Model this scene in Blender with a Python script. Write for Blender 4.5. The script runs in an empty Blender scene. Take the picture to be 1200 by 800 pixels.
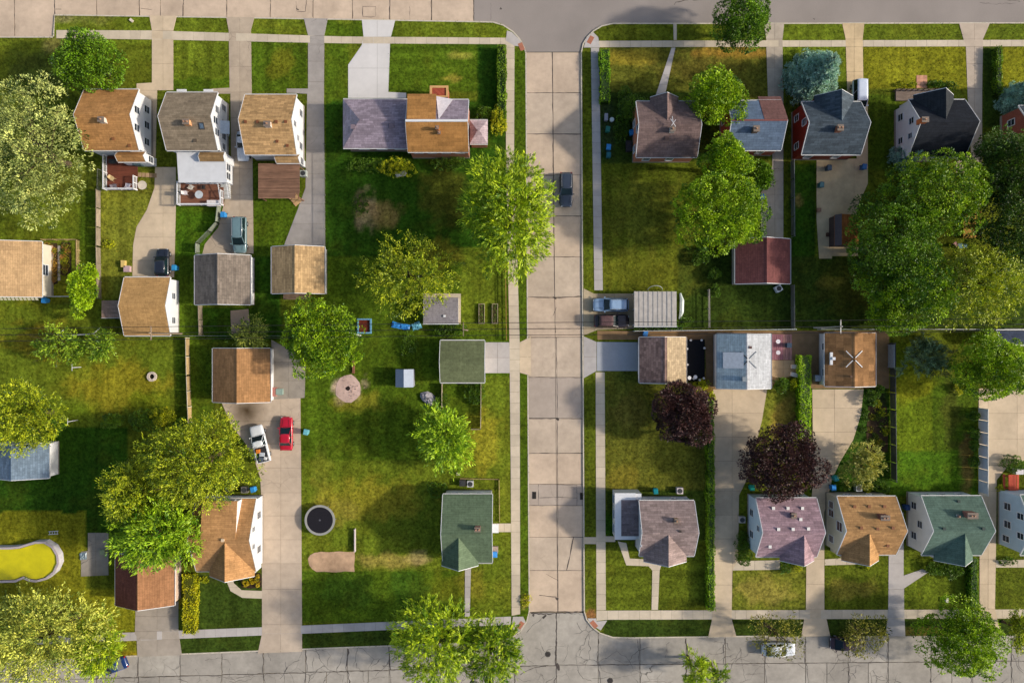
import bpy, math, random
import numpy as np
from mathutils import Vector
R_ = math.radians
SC = bpy.context.scene
COL = SC.collection
random.seed(7)
# ------------------------------------------------------------------ camera, sky, sun, exposure
H = 96.0                      # camera height in metres
S = 0.12                      # metres of ground per photo pixel
cam = bpy.data.cameras.new("camera"); camo = bpy.data.objects.new("camera", cam); COL.objects.link(camo)
cam.sensor_width = 36.0; cam.lens = 36.0 * H / (1200 * S); cam.clip_start = 1; cam.clip_end = 5000
camo.location = (0, 0, H); camo.rotation_euler = (0, 0, 0)
SC.camera = camo
SUN_EL, SUN_AZ = R_(27), R_(93)        # azimuth clockwise from +Y
w = bpy.data.worlds.new("World"); SC.world = w; w.use_nodes = True
nt = w.node_tree; bg = nt.nodes["Background"]; sky = nt.nodes.new("ShaderNodeTexSky")
sky.sky_type = 'NISHITA'; sky.sun_disc = False; sky.sun_elevation = SUN_EL; sky.sun_rotation = SUN_AZ
sky.air_density = 1.0; sky.dust_density = 2.5; sky.ozone_density = 1.0
nt.links.new(sky.outputs[0], bg.inputs[0]); bg.inputs[1].default_value = 0.15
sl = bpy.data.lights.new("sun", 'SUN'); sl.energy = 3.8; sl.angle = R_(3.0); sl.color = (1.0, 0.92, 0.80)
so = bpy.data.objects.new("sun", sl); COL.objects.link(so)
sdir = Vector((math.sin(SUN_AZ) * math.cos(SUN_EL), math.cos(SUN_AZ) * math.cos(SUN_EL), math.sin(SUN_EL)))
so.rotation_euler = sdir.to_track_quat('Z', 'Y').to_euler(); so.location = sdir * 120
SC.view_settings.view_transform = 'Standard'; SC.view_settings.look = 'None'
SC.view_settings.gamma = 1; SC.view_settings.exposure = 0.36
SC.render.resolution_x = 1024; SC.render.resolution_y = 682
SC.cycles.max_bounces = 6; SC.cycles.transparent_max_bounces = 4
# ------------------------------------------------------------------ coordinates
GZ = 0.12                     # height of lawns above the road
def W(px, py, h=GZ):
    f = (H - h) / H
    return ((px - 600) * S * f, (400 - py) * S * f)
def lin(c):
    return tuple(((v / 255) / 12.92 if v / 255 <= .04045 else ((v / 255 + .055) / 1.055) ** 2.4) for v in c)
# ------------------------------------------------------------------ object helpers
def link(o): COL.objects.link(o); return o
def tag(o, label=None, cat=None, group=None, kind=None):
    if label: o['label'] = label
    if cat: o['category'] = cat
    if group: o['group'] = group
    if kind: o['kind'] = kind
    return o
def empty(name, loc, rz=0, label=None, cat=None, group=None, kind=None):
    o = link(bpy.data.objects.new(name, None)); o.location = loc; o.rotation_euler = (0, 0, rz); o.empty_display_size = .3
    return tag(o, label, cat, group, kind)
def wloc(o):
    x = y = z = 0
    while o is not None:
        x += o.location.x; y += o.location.y; z += o.location.z; o = o.parent
    return (x, y, z)
class MB:
    """collects faces; build() links ONE mesh object. Vertices are world coordinates unless local=True"""
    def __init__(s): s.v = []; s.f = []
    def add(s, vs, fs):
        n = len(s.v); s.v += [tuple(p) for p in vs]; s.f += [tuple(i + n for i in f) for f in fs]; return s
    def box(s, x0, y0, z0, x1, y1, z1):
        return s.add([(x0,y0,z0),(x1,y0,z0),(x1,y1,z0),(x0,y1,z0),(x0,y0,z1),(x1,y0,z1),(x1,y1,z1),(x0,y1,z1)],
                     [(0,3,2,1),(4,5,6,7),(0,1,5,4),(1,2,6,5),(2,3,7,6),(3,0,4,7)])
    def cbox(s, cx, cy, z0, sx, sy, sz): return s.box(cx-sx/2, cy-sy/2, z0, cx+sx/2, cy+sy/2, z0+sz)
    def prism(s, poly, z0, z1, top=True):
        n = len(poly); a = sum(poly[i][0]*poly[(i+1)%n][1]-poly[(i+1)%n][0]*poly[i][1] for i in range(n))
        if a < 0: poly = poly[::-1]
        vs = [(x,y,z0) for x,y in poly] + [(x,y,z1) for x,y in poly]
        fs = [(i,(i+1)%n,(i+1)%n+n,i+n) for i in range(n)] + [tuple(range(n,2*n))]
        return s.add(vs, fs)
    def bar(s, p, q, wd, ht):
        p = Vector(p); q = Vector(q); d = (q-p); L = d.length
        if L < 1e-6: return s
        d /= L; up = Vector((0,0,1)) if abs(d.z) < .95 else Vector((1,0,0))
        a = d.cross(up).normalized()*wd/2; b = a.cross(d).normalized()*ht/2
        vs = [p-a-b,p+a-b,p+a+b,p-a+b,q-a-b,q+a-b,q+a+b,q-a+b]
        return s.add(vs, [(0,1,2,3),(7,6,5,4),(0,4,5,1),(1,5,6,2),(2,6,7,3),(3,7,4,0)])
    def tube(s, pts, rs, n=8, cap=True):
        base = len(s.v); rings = []
        for i, p in enumerate(pts):
            p = Vector(p); a = Vector(pts[max(i-1,0)]); b = Vector(pts[min(i+1,len(pts)-1)]); d = (b-a)
            d = d.normalized() if d.length > 1e-9 else Vector((0,0,1))
            u = d.cross(Vector((0,0,1)) if abs(d.z) < .9 else Vector((1,0,0))).normalized(); v = d.cross(u)
            rings.append([len(s.v)+k for k in range(n)])
            for k in range(n):
                t = 2*math.pi*k/n; s.v.append(tuple(p + (u*math.cos(t)+v*math.sin(t))*rs[i]))
        for i in range(len(rings)-1):
            for k in range(n): s.f.append((rings[i][k], rings[i][(k+1)%n], rings[i+1][(k+1)%n], rings[i+1][k]))
        if cap: s.f.append(tuple(rings[0])); s.f.append(tuple(rings[-1][::-1]))
        return s
    def cyl(s, cx, cy, z0, r, h, n=16, r2=None):
        r2 = r if r2 is None else r2
        return s.tube([(cx,cy,z0),(cx,cy,z0+h)], [r, r2], n)
    def ring(s, cx, cy, z0, r0, r1, h, n=32):
        vs = []
        for r, z in ((r0,z0),(r1,z0),(r1,z0+h),(r0,z0+h)):
            vs += [(cx+r*math.cos(2*math.pi*k/n), cy+r*math.sin(2*math.pi*k/n), z) for k in range(n)]
        fs = []
        for j in range(4):
            a, b = j*n, ((j+1)%4)*n
            fs += [(a+k, a+(k+1)%n, b+(k+1)%n, b+k) for k in range(n)]
        return s.add(vs, fs)
    def build(s, name, m, parent=None, local=False, smooth=False, label=None):
        me = bpy.data.meshes.new(name)
        off = (0,0,0) if (local or parent is None) else wloc(parent)
        me.from_pydata([(x-off[0], y-off[1], z-off[2]) for x,y,z in s.v], [], s.f)
        if smooth: me.polygons.foreach_set('use_smooth', [True]*len(me.polygons))
        if m: me.materials.append(m)
        me.validate()
        o = link(bpy.data.objects.new(name, me)); o.parent = parent
        if label: o['label'] = label
        return o
def thing(mb, name, m, label, cat, group=None, smooth=False):
    """a thing that is one mesh, its origin at its own base"""
    xs = [v[0] for v in mb.v]; ys = [v[1] for v in mb.v]; z = min(v[2] for v in mb.v)
    cx, cy = (min(xs)+max(xs))/2, (min(ys)+max(ys))/2
    mb.v = [(a-cx, b-cy, c-z) for a,b,c in mb.v]
    o = mb.build(name, m, None, True, smooth); o.location = (cx, cy, z)
    return tag(o, label, cat, group)
# ------------------------------------------------------------------ materials
MATS = {}
class NB:
    def __init__(s, name):
        s.m = bpy.data.materials.new(name); s.m.use_nodes = True; s.t = s.m.node_tree; s.p = s.t.nodes['Principled BSDF']
    def n(s, typ, **kw):
        nd = s.t.nodes.new('ShaderNode'+typ)
        for k, v in kw.items():
            if k in nd.inputs: nd.inputs[k].default_value = v
            else: setattr(nd, k, v)
        return nd
    def l(s, a, b): s.t.links.new(a, b)
    def math(s, op, a, b=None, clamp=False):
        nd = s.t.nodes.new('ShaderNodeMath'); nd.operation = op; nd.use_clamp = clamp
        for i, v in enumerate((a, b)):
            if v is None: continue
            if hasattr(v, 'is_linked'): s.l(v, nd.inputs[i])
            else: nd.inputs[i].default_value = v
        return nd.outputs[0]
    def rng(s, v, a, b, c, d):
        nd = s.t.nodes.new('ShaderNodeMapRange'); s.l(v, nd.inputs[0])
        for i, x in enumerate((a,b,c,d)): nd.inputs[i+1].default_value = x
        return nd.outputs[0]
    def mixc(s, f, a, b, mode='MIX'):
        nd = s.t.nodes.new('ShaderNodeMix'); nd.data_type = 'RGBA'; nd.blend_type = mode
        for sock, v in ((nd.inputs[0], f), (nd.inputs[6], a), (nd.inputs[7], b)):
            if hasattr(v, 'is_linked'): s.l(v, sock)
            elif isinstance(v, (int, float)): sock.default_value = v
            else: sock.default_value = (*v[:3], 1)
        return nd.outputs[2]
    def scale(s, col, f):
        nd = s.t.nodes.new('ShaderNodeVectorMath'); nd.operation = 'SCALE'
        if hasattr(col, 'is_linked'): s.l(col, nd.inputs[0])
        else: nd.inputs[0].default_value = col[:3]
        if hasattr(f, 'is_linked'): s.l(f, nd.inputs[3])
        else: nd.inputs[3].default_value = f
        return nd.outputs[0]
    def pos(s): return s.n('NewGeometry').outputs['Position']
    def noise(s, vec, sc, det=4, rough=.55):
        nd = s.n('TexNoise', Scale=sc, Detail=det, Roughness=rough)
        if vec is not None: s.l(vec, nd.inputs['Vector'])
        return nd.outputs[0]
    def bump(s, h, st=.3, d=.02):
        nd = s.n('Bump', Strength=st, Distance=d); s.l(h, nd.inputs['Height']); s.l(nd.outputs[0], s.p.inputs['Normal'])
    def done(s, col, rough=.8, spec=.25, metal=0):
        if hasattr(col, 'is_linked'): s.l(col, s.p.inputs['Base Color'])
        else: s.p.inputs['Base Color'].default_value = (*col[:3], 1)
        s.p.inputs['Roughness'].default_value = rough; s.p.inputs['Specular IOR Level'].default_value = spec
        s.p.inputs['Metallic'].default_value = metal
        return s.m
K = 0.80      # displayed sunlit colour -> base colour
def base(c, k=None): return tuple(min(.85, v * (k or K)) for v in lin(c))
def cached(f):
    def g(*a, **k):
        key = (f.__name__, a, tuple(sorted(k.items())))
        if key not in MATS: MATS[key] = f(*a, **k)
        return MATS[key]
    return g
@cached
def m_plain(c, rough=.6, spec=.3, metal=0, var=.12, sc=3.0, k=None):
    b = NB('painted'); n1 = b.noise(b.pos(), sc, 5)
    return b.done(b.scale(base(c, k), b.rng(n1, .3, .7, 1-var, 1+var)), rough, spec, metal)
@cached
def m_concrete(c, var=.10, stain=.18, crack=0.0, spots=()):
    b = NB('concrete'); p = b.pos()
    rnd = b.n('ObjectInfo').outputs['Random']
    f = b.rng(rnd, 0, 1, 1-var, 1+var)
    col = b.scale(base(c), f)
    big = b.noise(p, .22, 5, .6); mid = b.noise(p, 1.3, 6, .65); fine = b.noise(p, 14, 4, .7)
    col = b.scale(col, b.rng(big, .3, .7, 1-stain*.6, 1+stain*.45))
    col = b.scale(col, b.rng(mid, .35, .75, 1+stain*.25, 1-stain*.45))
    col = b.scale(col, b.rng(fine, .2, .8, .93, 1.07))
    col = b.mixc(b.rng(b.noise(p, .5, 3), .45, .75, 0, .35), col, b.scale(col, .82))
    for (sx, sy, r, st) in spots:
        vm = b.n('VectorMath', operation='DISTANCE'); wp = b.mixc(.5, (0,0,0), (0,0,0)); 
        dv = b.n('VectorMath', operation='ADD'); b.l(p, dv.inputs[0]); 
        nn = b.n('TexNoise', Scale=.9, Detail=4.0); b.l(p, nn.inputs['Vector']); b.l(nn.outputs['Color'], dv.inputs[1])
        b.l(dv.outputs[0], vm.inputs[0]); vm.inputs[1].default_value = (sx+.5, sy+.5, GZ+.5)
        col = b.mixc(b.rng(vm.outputs['Value'], 0, r, st, 0), col, (.05, .03, .012))
    if crack > 0:
        v = b.n('TexVoronoi', feature='DISTANCE_TO_EDGE', Scale=.33)
        dv = b.n('VectorMath', operation='ADD'); b.l(p, dv.inputs[0])
        nn = b.n('TexNoise', Scale=.8, Detail=6.0); b.l(p, nn.inputs['Vector']); b.l(nn.outputs['Color'], dv.inputs[1])
        b.l(dv.outputs[0], v.inputs['Vector'])
        mask = b.math('MULTIPLY', b.rng(v.outputs[0], .004, .016, 1, 0), b.rng(b.noise(p, .12, 2), .5, .6, 0, 1))
        col = b.mixc(b.math('MULTIPLY', mask, crack), col, (.05,.045,.04))
    spk = b.rng(b.noise(p, 4.5, 3, .6), .66, .74, 0, .35); col = b.mixc(spk, col, b.scale(col, .6))
    b.bump(fine, .25, .01)
    return b.done(col, .9, .15)
@cached
def m_asphalt(c, var=.1):
    b = NB('asphalt'); p = b.pos()
    col = b.scale(base(c), b.rng(b.noise(p, .15, 4), .3, .7, 1-var, 1+var))
    col = b.scale(col, b.rng(b.noise(p, 9, 4, .8), .25, .75, .88, 1.12))
    b.bump(b.noise(p, 30, 3), .3, .01)
    return b.done(col, .9, .15)
@cached
def m_shingle(c, axis='x', con=.16, row=.2, wid=.95, blotch=.14, k=None):
    con = con*1.3+.04; row = max(row, .27)
    g_ = sum(c)/3; c = tuple((v*.84+g_*.16)*k_ for v, k_ in zip(c, (1.0,1.03,.98) if c[0]-c[2] > 60 else (1,1,1)))
    b = NB('shingle'); p = b.pos()
    sx = b.n('SeparateXYZ'); b.l(p, sx.inputs[0]); cx = b.n('CombineXYZ')
    b.l(sx.outputs[0 if axis == 'x' else 1], cx.inputs[0]); b.l(sx.outputs[1 if axis == 'x' else 0], cx.inputs[1])
    br = b.n('TexBrick', Scale=1.0); br.offset = .5; br.squash = 1
    br.inputs['Brick Width'].default_value = wid; br.inputs['Row Height'].default_value = row
    br.inputs['Mortar Size'].default_value = .012; br.inputs['Mortar Smooth'].default_value = .3
    br.inputs['Color1'].default_value = (1-con,)*3+(1,); br.inputs['Color2'].default_value = (1+con,)*3+(1,); br.inputs['Mortar'].default_value = (.55,)*3+(1,)
    b.l(cx.outputs[0], br.inputs['Vector'])
    col = b.mixc(1.0, base(c, k), br.outputs[0], 'MULTIPLY')
    n1 = b.noise(p, .45, 5, .6)
    col = b.scale(col, b.rng(n1, .3, .7, 1-blotch, 1+blotch))
    mp = b.n('Mapping'); b.l(p, mp.inputs[0]); mp.inputs['Scale'].default_value = (.6, 5, 1) if axis != 'x' else (5, .6, 1)
    col = b.scale(col, b.rng(b.noise(mp.outputs[0], 1.0, 3), .35, .7, 1.05, .9))
    col = b.scale(col, b.rng(b.noise(p, 11, 3, .8), .25, .75, .82, 1.18))
    col = b.scale(col, b.rng(b.noise(p, 2.6, 5, .75), .3, .7, .80, 1.2))
    dk = b.rng(b.noise(p, .7, 6, .7), .58, .72, 0, .3); col = b.mixc(dk, col, b.scale(col, .55))
    b.bump(br.outputs['Fac'], -.35, .02)
    return b.done(col, .92, .1)
@cached
def m_siding(c, step=.2, k=None):
    b = NB('siding'); p = b.pos(); sx = b.n('SeparateXYZ'); b.l(p, sx.inputs[0])
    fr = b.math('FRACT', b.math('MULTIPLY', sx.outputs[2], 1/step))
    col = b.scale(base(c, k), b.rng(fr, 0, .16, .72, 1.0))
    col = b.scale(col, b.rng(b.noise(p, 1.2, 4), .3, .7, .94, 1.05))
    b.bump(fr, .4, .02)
    return b.done(col, .55, .3)
@cached
def m_brick(c, c2=None):
    b = NB('brickwork'); p = b.pos(); sx = b.n('SeparateXYZ'); b.l(p, sx.inputs[0]); cx = b.n('CombineXYZ')
    b.l(b.math('ADD', sx.outputs[0], sx.outputs[1]), cx.inputs[0]); b.l(sx.outputs[2], cx.inputs[1])
    br = b.n('TexBrick', Scale=1.0); br.inputs['Brick Width'].default_value = .22; br.inputs['Row Height'].default_value = .075
    br.inputs['Mortar Size'].default_value = .01
    a = base(c); br.inputs['Color1'].default_value = (*a, 1); br.inputs['Color2'].default_value = (*(v*.7 for v in a), 1)
    br.inputs['Mortar'].default_value = (*(v*.6+.1 for v in a), 1); b.l(cx.outputs[0], br.inputs['Vector'])
    b.bump(br.outputs['Fac'], -.3, .01)
    return b.done(b.scale(br.outputs[0], b.rng(b.noise(p, 1, 4), .3, .7, .85, 1.1)), .85, .15)
@cached
def m_wood(c, axis='x', board=.14, con=.25):
    b = NB('weathered_wood'); p = b.pos(); sx = b.n('SeparateXYZ'); b.l(p, sx.inputs[0])
    mp = b.n('Mapping'); b.l(p, mp.inputs[0]); mp.inputs['Scale'].default_value = (.6, 7, 7) if axis == 'x' else (7, .6, 7)
    col = b.scale(base(c), b.rng(b.noise(mp.outputs[0], 1.3, 5), .3, .7, 1-con, 1+con))
    col = b.scale(col, b.rng(b.n('ObjectInfo').outputs['Random'], 0, 1, .8, 1.2))
    return b.done(b.scale(col, b.rng(b.noise(p, .8, 4), .3, .7, .85, 1.15)), .8, .2)
@cached
def m_glass(c=(38, 46, 56)):
    b = NB('window_glass'); return b.done(b.scale(lin(c), b.rng(b.noise(b.pos(), 1.5, 2), .3, .7, .6, 1.5)), .08, .8)
@cached
def m_paint(c, rough=.25, metal=0.0, k=None):
    b = NB('car_paint'); col = b.scale(base(c, k), b.rng(b.noise(b.pos(), 1.5, 4), .3, .7, .93, 1.05))
    b.done(col, rough, .5, metal); b.p.inputs['Coat Weight'].default_value = .5; b.p.inputs['Coat Roughness'].default_value = .1
    return b.m
@cached
def m_metal(c, rough=.4):
    b = NB('metal'); return b.done(b.scale(base(c), b.rng(b.noise(b.pos(), 2, 4), .3, .7, .88, 1.08)), rough, .5, .3)
@cached
def m_leaf(dark, light, trans=.35, k=1.0):
    b = NB('leaf'); at = b.n('Attribute', attribute_name='tint')
    cr = b.n('ValToRGB'); b.l(at.outputs['Fac'], cr.inputs[0])
    d = tuple(v*k for v in lin(dark)); l_ = tuple(v*k for v in lin(light))
    cr.color_ramp.elements[0].color = (*d, 1); cr.color_ramp.elements[1].color = (*l_, 1)
    col = b.scale(cr.outputs[0], b.rng(b.noise(b.pos(), .35, 3), .3, .7, .85, 1.15))
    col = b.mixc(b.rng(b.noise(b.pos(), .9, 4, .7), .42, .66, 0, .6), col, b.mixc(1.0, col, (1.22, .96, .8), 'MULTIPLY'))
    b.done(col, .5, .3)
    tr = b.n('BsdfTranslucent'); b.l(b.mixc(1.0, col, (1.2, 1.15, .4), 'MULTIPLY'), tr.inputs[0])
    mx = b.n('MixShader'); mx.inputs[0].default_value = trans
    b.l(b.p.outputs[0], mx.inputs[1]); b.l(tr.outputs[0], mx.inputs[2])
    b.l(mx.outputs[0], b.t.nodes['Material Output'].inputs[0]); return b.m
@cached
def m_bark(c=(92, 78, 62)):
    b = NB('bark'); p = b.pos(); n_ = b.noise(p, 6, 5)
    b.bump(n_, .6, .03); return b.done(b.scale(base(c), b.rng(n_, .3, .7, .6, 1.3)), .95, .1)
@cached
def m_grass():
    b = NB('grass'); at = b.n('Attribute', attribute_name='lawn'); p = b.pos()
    f1 = b.noise(p, 2.6, 4, .75); f2 = b.noise(p, 12, 4, .8)
    col = b.scale(at.outputs['Color'], b.rng(f1, .32, .68, .42, 1.62))
    sp = b.rng(b.noise(p, 1.7, 6, .8), .56, .68, 0, .5); col = b.mixc(sp, col, b.mixc(1.0, col, (1.9, 1.45, 1.3), 'MULTIPLY'))
    col = b.scale(col, b.rng(f2, .25, .75, .75, 1.25))
    b.bump(f2, .9, .06); return b.done(col, .95, .05)
WHITE = (222, 222, 222)
def white(): return m_plain(WHITE, .5, .3, 0, .05)
# ------------------------------------------------------------------ plan geometry
def clip(poly, x0, y0, x1, y1):
    for ax, v, sg in ((0,x0,1),(0,x1,-1),(1,y0,1),(1,y1,-1)):
        out = []; n = len(poly)
        for i in range(n):
            a, c = poly[i], poly[(i+1)%n]; da = (a[ax]-v)*sg; dc = (c[ax]-v)*sg
            if da >= 0: out.append(a)
            if (da > 0) != (dc > 0) and abs(da-dc) > 1e-12 and (da >= 0 or dc >= 0):
                t = da/(da-dc); out.append((a[0]+(c[0]-a[0])*t, a[1]+(c[1]-a[1])*t))
        poly = []
        for q in out:
            if not poly or abs(q[0]-poly[-1][0])+abs(q[1]-poly[-1][1]) > 1e-5: poly.append(q)
        if len(poly) > 1 and abs(poly[0][0]-poly[-1][0])+abs(poly[0][1]-poly[-1][1]) < 1e-5: poly.pop()
        if len(poly) < 3: return []
    return poly
def area(p): return abs(sum(p[i][0]*p[(i+1)%len(p)][1]-p[(i+1)%len(p)][0]*p[i][1] for i in range(len(p))))/2
def inside(poly, X, Y):
    r = np.zeros(X.shape, bool); n = len(poly)
    for i in range(n):
        x0, y0 = poly[i]; x1, y1 = poly[(i+1)%n]
        if y0 == y1: continue
        c = ((y0 > Y) != (y1 > Y)) & (X < (x1-x0)*(Y-y0)/(y1-y0)+x0); r ^= c
    return r
PAVED = []     # polygons in photo pixels where no grass grows
JOINT = m_plain((122, 110, 92), .95, .1, 0, .3)
def slabs(root, pxpoly, xs, ys, z, mat, gap=.025, name='slab', zj=.03, jitter=.006, paved=True, warp=0):
    """cuts the polygon (photo px on the ground) into single slabs on a bed"""
    if paved: PAVED.append(pxpoly)
    poly = [W(x, y, z) for x, y in pxpoly]
    MB().prism(poly, z-.08, z-zj).build('joint_bed', JOINT, root)
    wx = [W(x, 0, z)[0] for x in xs]; wy = sorted(W(0, y, z)[1] for y in ys)
    wx = [-1e4]+sorted(wx)+[1e4]; wy = [-1e4]+wy+[1e4]
    for i in range(len(wx)-1):
        for j in range(len(wy)-1):
            c = clip(poly, wx[i]+gap/2, wy[j]+gap/2, wx[i+1]-gap/2, wy[j+1]-gap/2)
            if len(c) < 3 or area(c) < .05: continue
            c = [q for k_, q in enumerate(c)]
            dz = random.uniform(-jitter, jitter)
            MB().prism(c, z-.06, z+dz).build(name, mat, root)
def drange(a, b, st, off=0):
    out = []; v = a+off
    while v < b: out.append(v); v += st
    return out
# ================================================================== the setting
BEIGE = m_concrete((206, 183, 159), .05, .26, 0, tuple((*W(a,b),r,s) for a,b,r,s in ((668,240,1.6,.22),(674,370,2.2,.3),(636,470,1.3,.25),(664,150,1.5,.16),(634,300,1.2,.2),(670,655,1.6,.22),(200,6,1.8,.2),(390,8,1.4,.2))))
WALKC = m_concrete((208, 192, 168), .07, .2)
WALKG = m_concrete((190, 182, 176), .07, .2)
DRIVE = m_concrete((212, 190, 160), .05, .22, .0)
DRIVEG = m_concrete((166, 158, 150), .05, .25, .6)
DRIVEW = m_concrete((216, 211, 206), .02, .08)
DRIVEB = m_concrete((172, 174, 178), .03, .12)
GREY = m_concrete((172, 164, 152), .10, .34, .8)
GREYM = m_concrete((182, 166, 151), .03, .2, .2)
OLDG = m_concrete((158, 148, 135), .05, .3, .8)
# ---- blocks of ground between the streets
LB = [(-160,43),(62,43),(64,17),(300,20.5),(560,25),(578,25.5),(590,29),(602,37),(610,46),(615,56),(617,62),(621,716),(618,728),(611,739),(600,748),(585,752.5),(400,759),(155,769),(-160,783)]
RB = [(680.5,62),(683,51),(688,43),(695,36),(705,30),(718,27),(900,27),(1360,26),(1360,743),(900,745.5),(740,747.5),(718,747),(703,742),(694,735),(687,726),(684,716)]
# lawns by region: polygon px, colour, mowing stripe (direction, period m) or None
G_ = dict(base=(82,92,22), dry=(104,108,34), olive=(90,103,25), green=(70,90,18), deep=(44,74,14), lush=(88,104,20), yel=(112,112,24), dark=(52,68,20), brown=(88,90,30), bright=(68,98,18))
REG = [
 ([(-160,0),(178,0),(178,225),(-160,225)], 'base', ('h',1.1)),
 ([(64,0),(600,0),(600,52),(64,52)], 'olive', None),
 ([(203,46),(269,46),(269,106),(203,106)], 'olive', ('v',.95)), ([(294,46),(361,46),(361,108),(294,108)], 'green', ('v',1.3)),
 ([(203,92),(269,92),(269,106),(203,106)], 'green', None),
 ([(380,46),(408,46),(408,190),(380,190)], 'green', None), ([(404,27),(460,20),(460,48),(380,48),(380,20)], 'green', None),
 ([(455,50),(593,50),(593,108),(455,108)], 'green', ('h',.9)), ([(560,50),(583,50),(583,140),(560,140)], 'deep', None),
 ([(-160,225),(118,225),(118,395),(-160,395)], 'olive', None), ([(118,200),(184,200),(184,350),(118,350)], 'dry', ('v',2.2)),
 ([(93,225),(117,225),(117,310),(93,310)], 'green', ('v',1.5)), ([(206,240),(262,240),(262,300),(206,300)], 'bright', None),
 ([(206,300),(232,300),(232,395),(206,395)], 'green', None), ([(296,190),(352,190),(352,300),(296,300)], 'green', None),
 ([(296,300),(330,300),(330,400),(230,400),(230,360),(296,360)], 'deep', None),
 ([(381,120),(598,120),(598,300),(381,300)], 'deep', None), ([(381,300),(598,300),(598,400),(381,400)], 'green', None),
 ([(540,290),(592,290),(592,388),(540,388)], 'olive', None),
 ([(-160,395),(222,395),(222,500),(-160,500)], 'olive', None), ([(205,395),(250,395),(250,500),(205,500)], 'green', ('v',1.2)),
 ([(-160,500),(150,500),(150,640),(-160,640)], 'deep', None), ([(-160,600),(100,600),(100,700),(-160,700)], 'yel', None),
 ([(-160,690),(160,690),(160,790),(-160,790)], 'yel', None), ([(229,672),(307,672),(307,770),(205,770),(205,735),(229,735)], 'dark', None),
 ([(353,395),(600,395),(600,540),(353,540)], 'green', ('v',1.6)), ([(353,540),(600,540),(600,670),(353,670)], 'olive', None),
 ([(565,440),(599,440),(599,600),(540,600),(540,500)], 'olive', ('v',1.0)),
 ([(353,668),(600,668),(600,728),(353,728)], 'green', None), ([(353,735),(620,728),(620,765),(353,765)], 'dark', None),
 ([(578,630),(600,630),(600,720),(552,720),(552,665)], 'olive', None), ([(600,60),(624,60),(624,730),(600,730)], 'green', None),
 ([(680,50),(697,50),(697,340),(680,340)], 'base', ('v',.9)), ([(680,430),(699,430),(699,730),(680,730)], 'base', None),
 ([(690,20),(900,20),(900,50),(690,50)], 'base', None), ([(704,54),(900,54),(900,118),(704,118)], 'brown', None),
 ([(704,108),(835,108),(835,190),(704,190)], 'dark', None), ([(704,190),(832,190),(832,345),(704,345)], 'base', ('v',1.0)),
 ([(795,290),(926,290),(926,386),(795,386)], 'dark', None), ([(926,190),(957,190),(957,303),(926,303)], 'deep', None),
 ([(926,300),(1200,300),(1200,386),(926,386)], 'dark', None), ([(1018,110),(1055,110),(1055,200),(1018,200)], 'green', None),
 ([(915,20),(1360,20),(1360,50),(915,50)], 'olive', None), ([(1012,52),(1135,52),(1135,104),(1012,104)], 'yel', None), ([(916,52),(990,52),(990,115),(916,115)], 'olive', None),
 ([(1151,54),(1173,54),(1173,150),(1151,150)], 'dark', None), ([(1173,54),(1360,54),(1360,120),(1173,120)], 'yel', None),
 ([(709,430),(838,430),(838,577),(709,577)], 'brown', None), ([(709,575),(838,575),(838,640),(709,640)], 'dark', None),
 ([(709,634),(832,634),(832,716),(709,716)], 'base', ('h',1.0)), ([(705,724),(1360,724),(1360,747),(705,747)], 'dark', None),
 ([(858,666),(946,666),(946,714),(858,714)], 'dry', None), ([(966,662),(1042,662),(1042,714),(966,714)], 'base', None),
 ([(1058,655),(1148,655),(1148,714),(1058,714)], 'olive', None), ([(1166,662),(1360,662),(1360,714),(1166,714)], 'base', None),
 ([(885,440),(952,440),(952,570),(875,570)], 'dry', None), ([(950,455),(1042,455),(1042,578),(950,578)], 'deep', None),
 ([(1044,400),(1092,400),(1092,530),(1044,530)], 'lush', None), ([(1092,440),(1145,440),(1145,530),(1092,530)], 'green', None), ([(1044,528),(1145,528),(1145,580),(1044,580)], 'bright', None),
 ([(703,600),(720,600),(720,628),(703,628)], 'deep', None),
]
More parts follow.
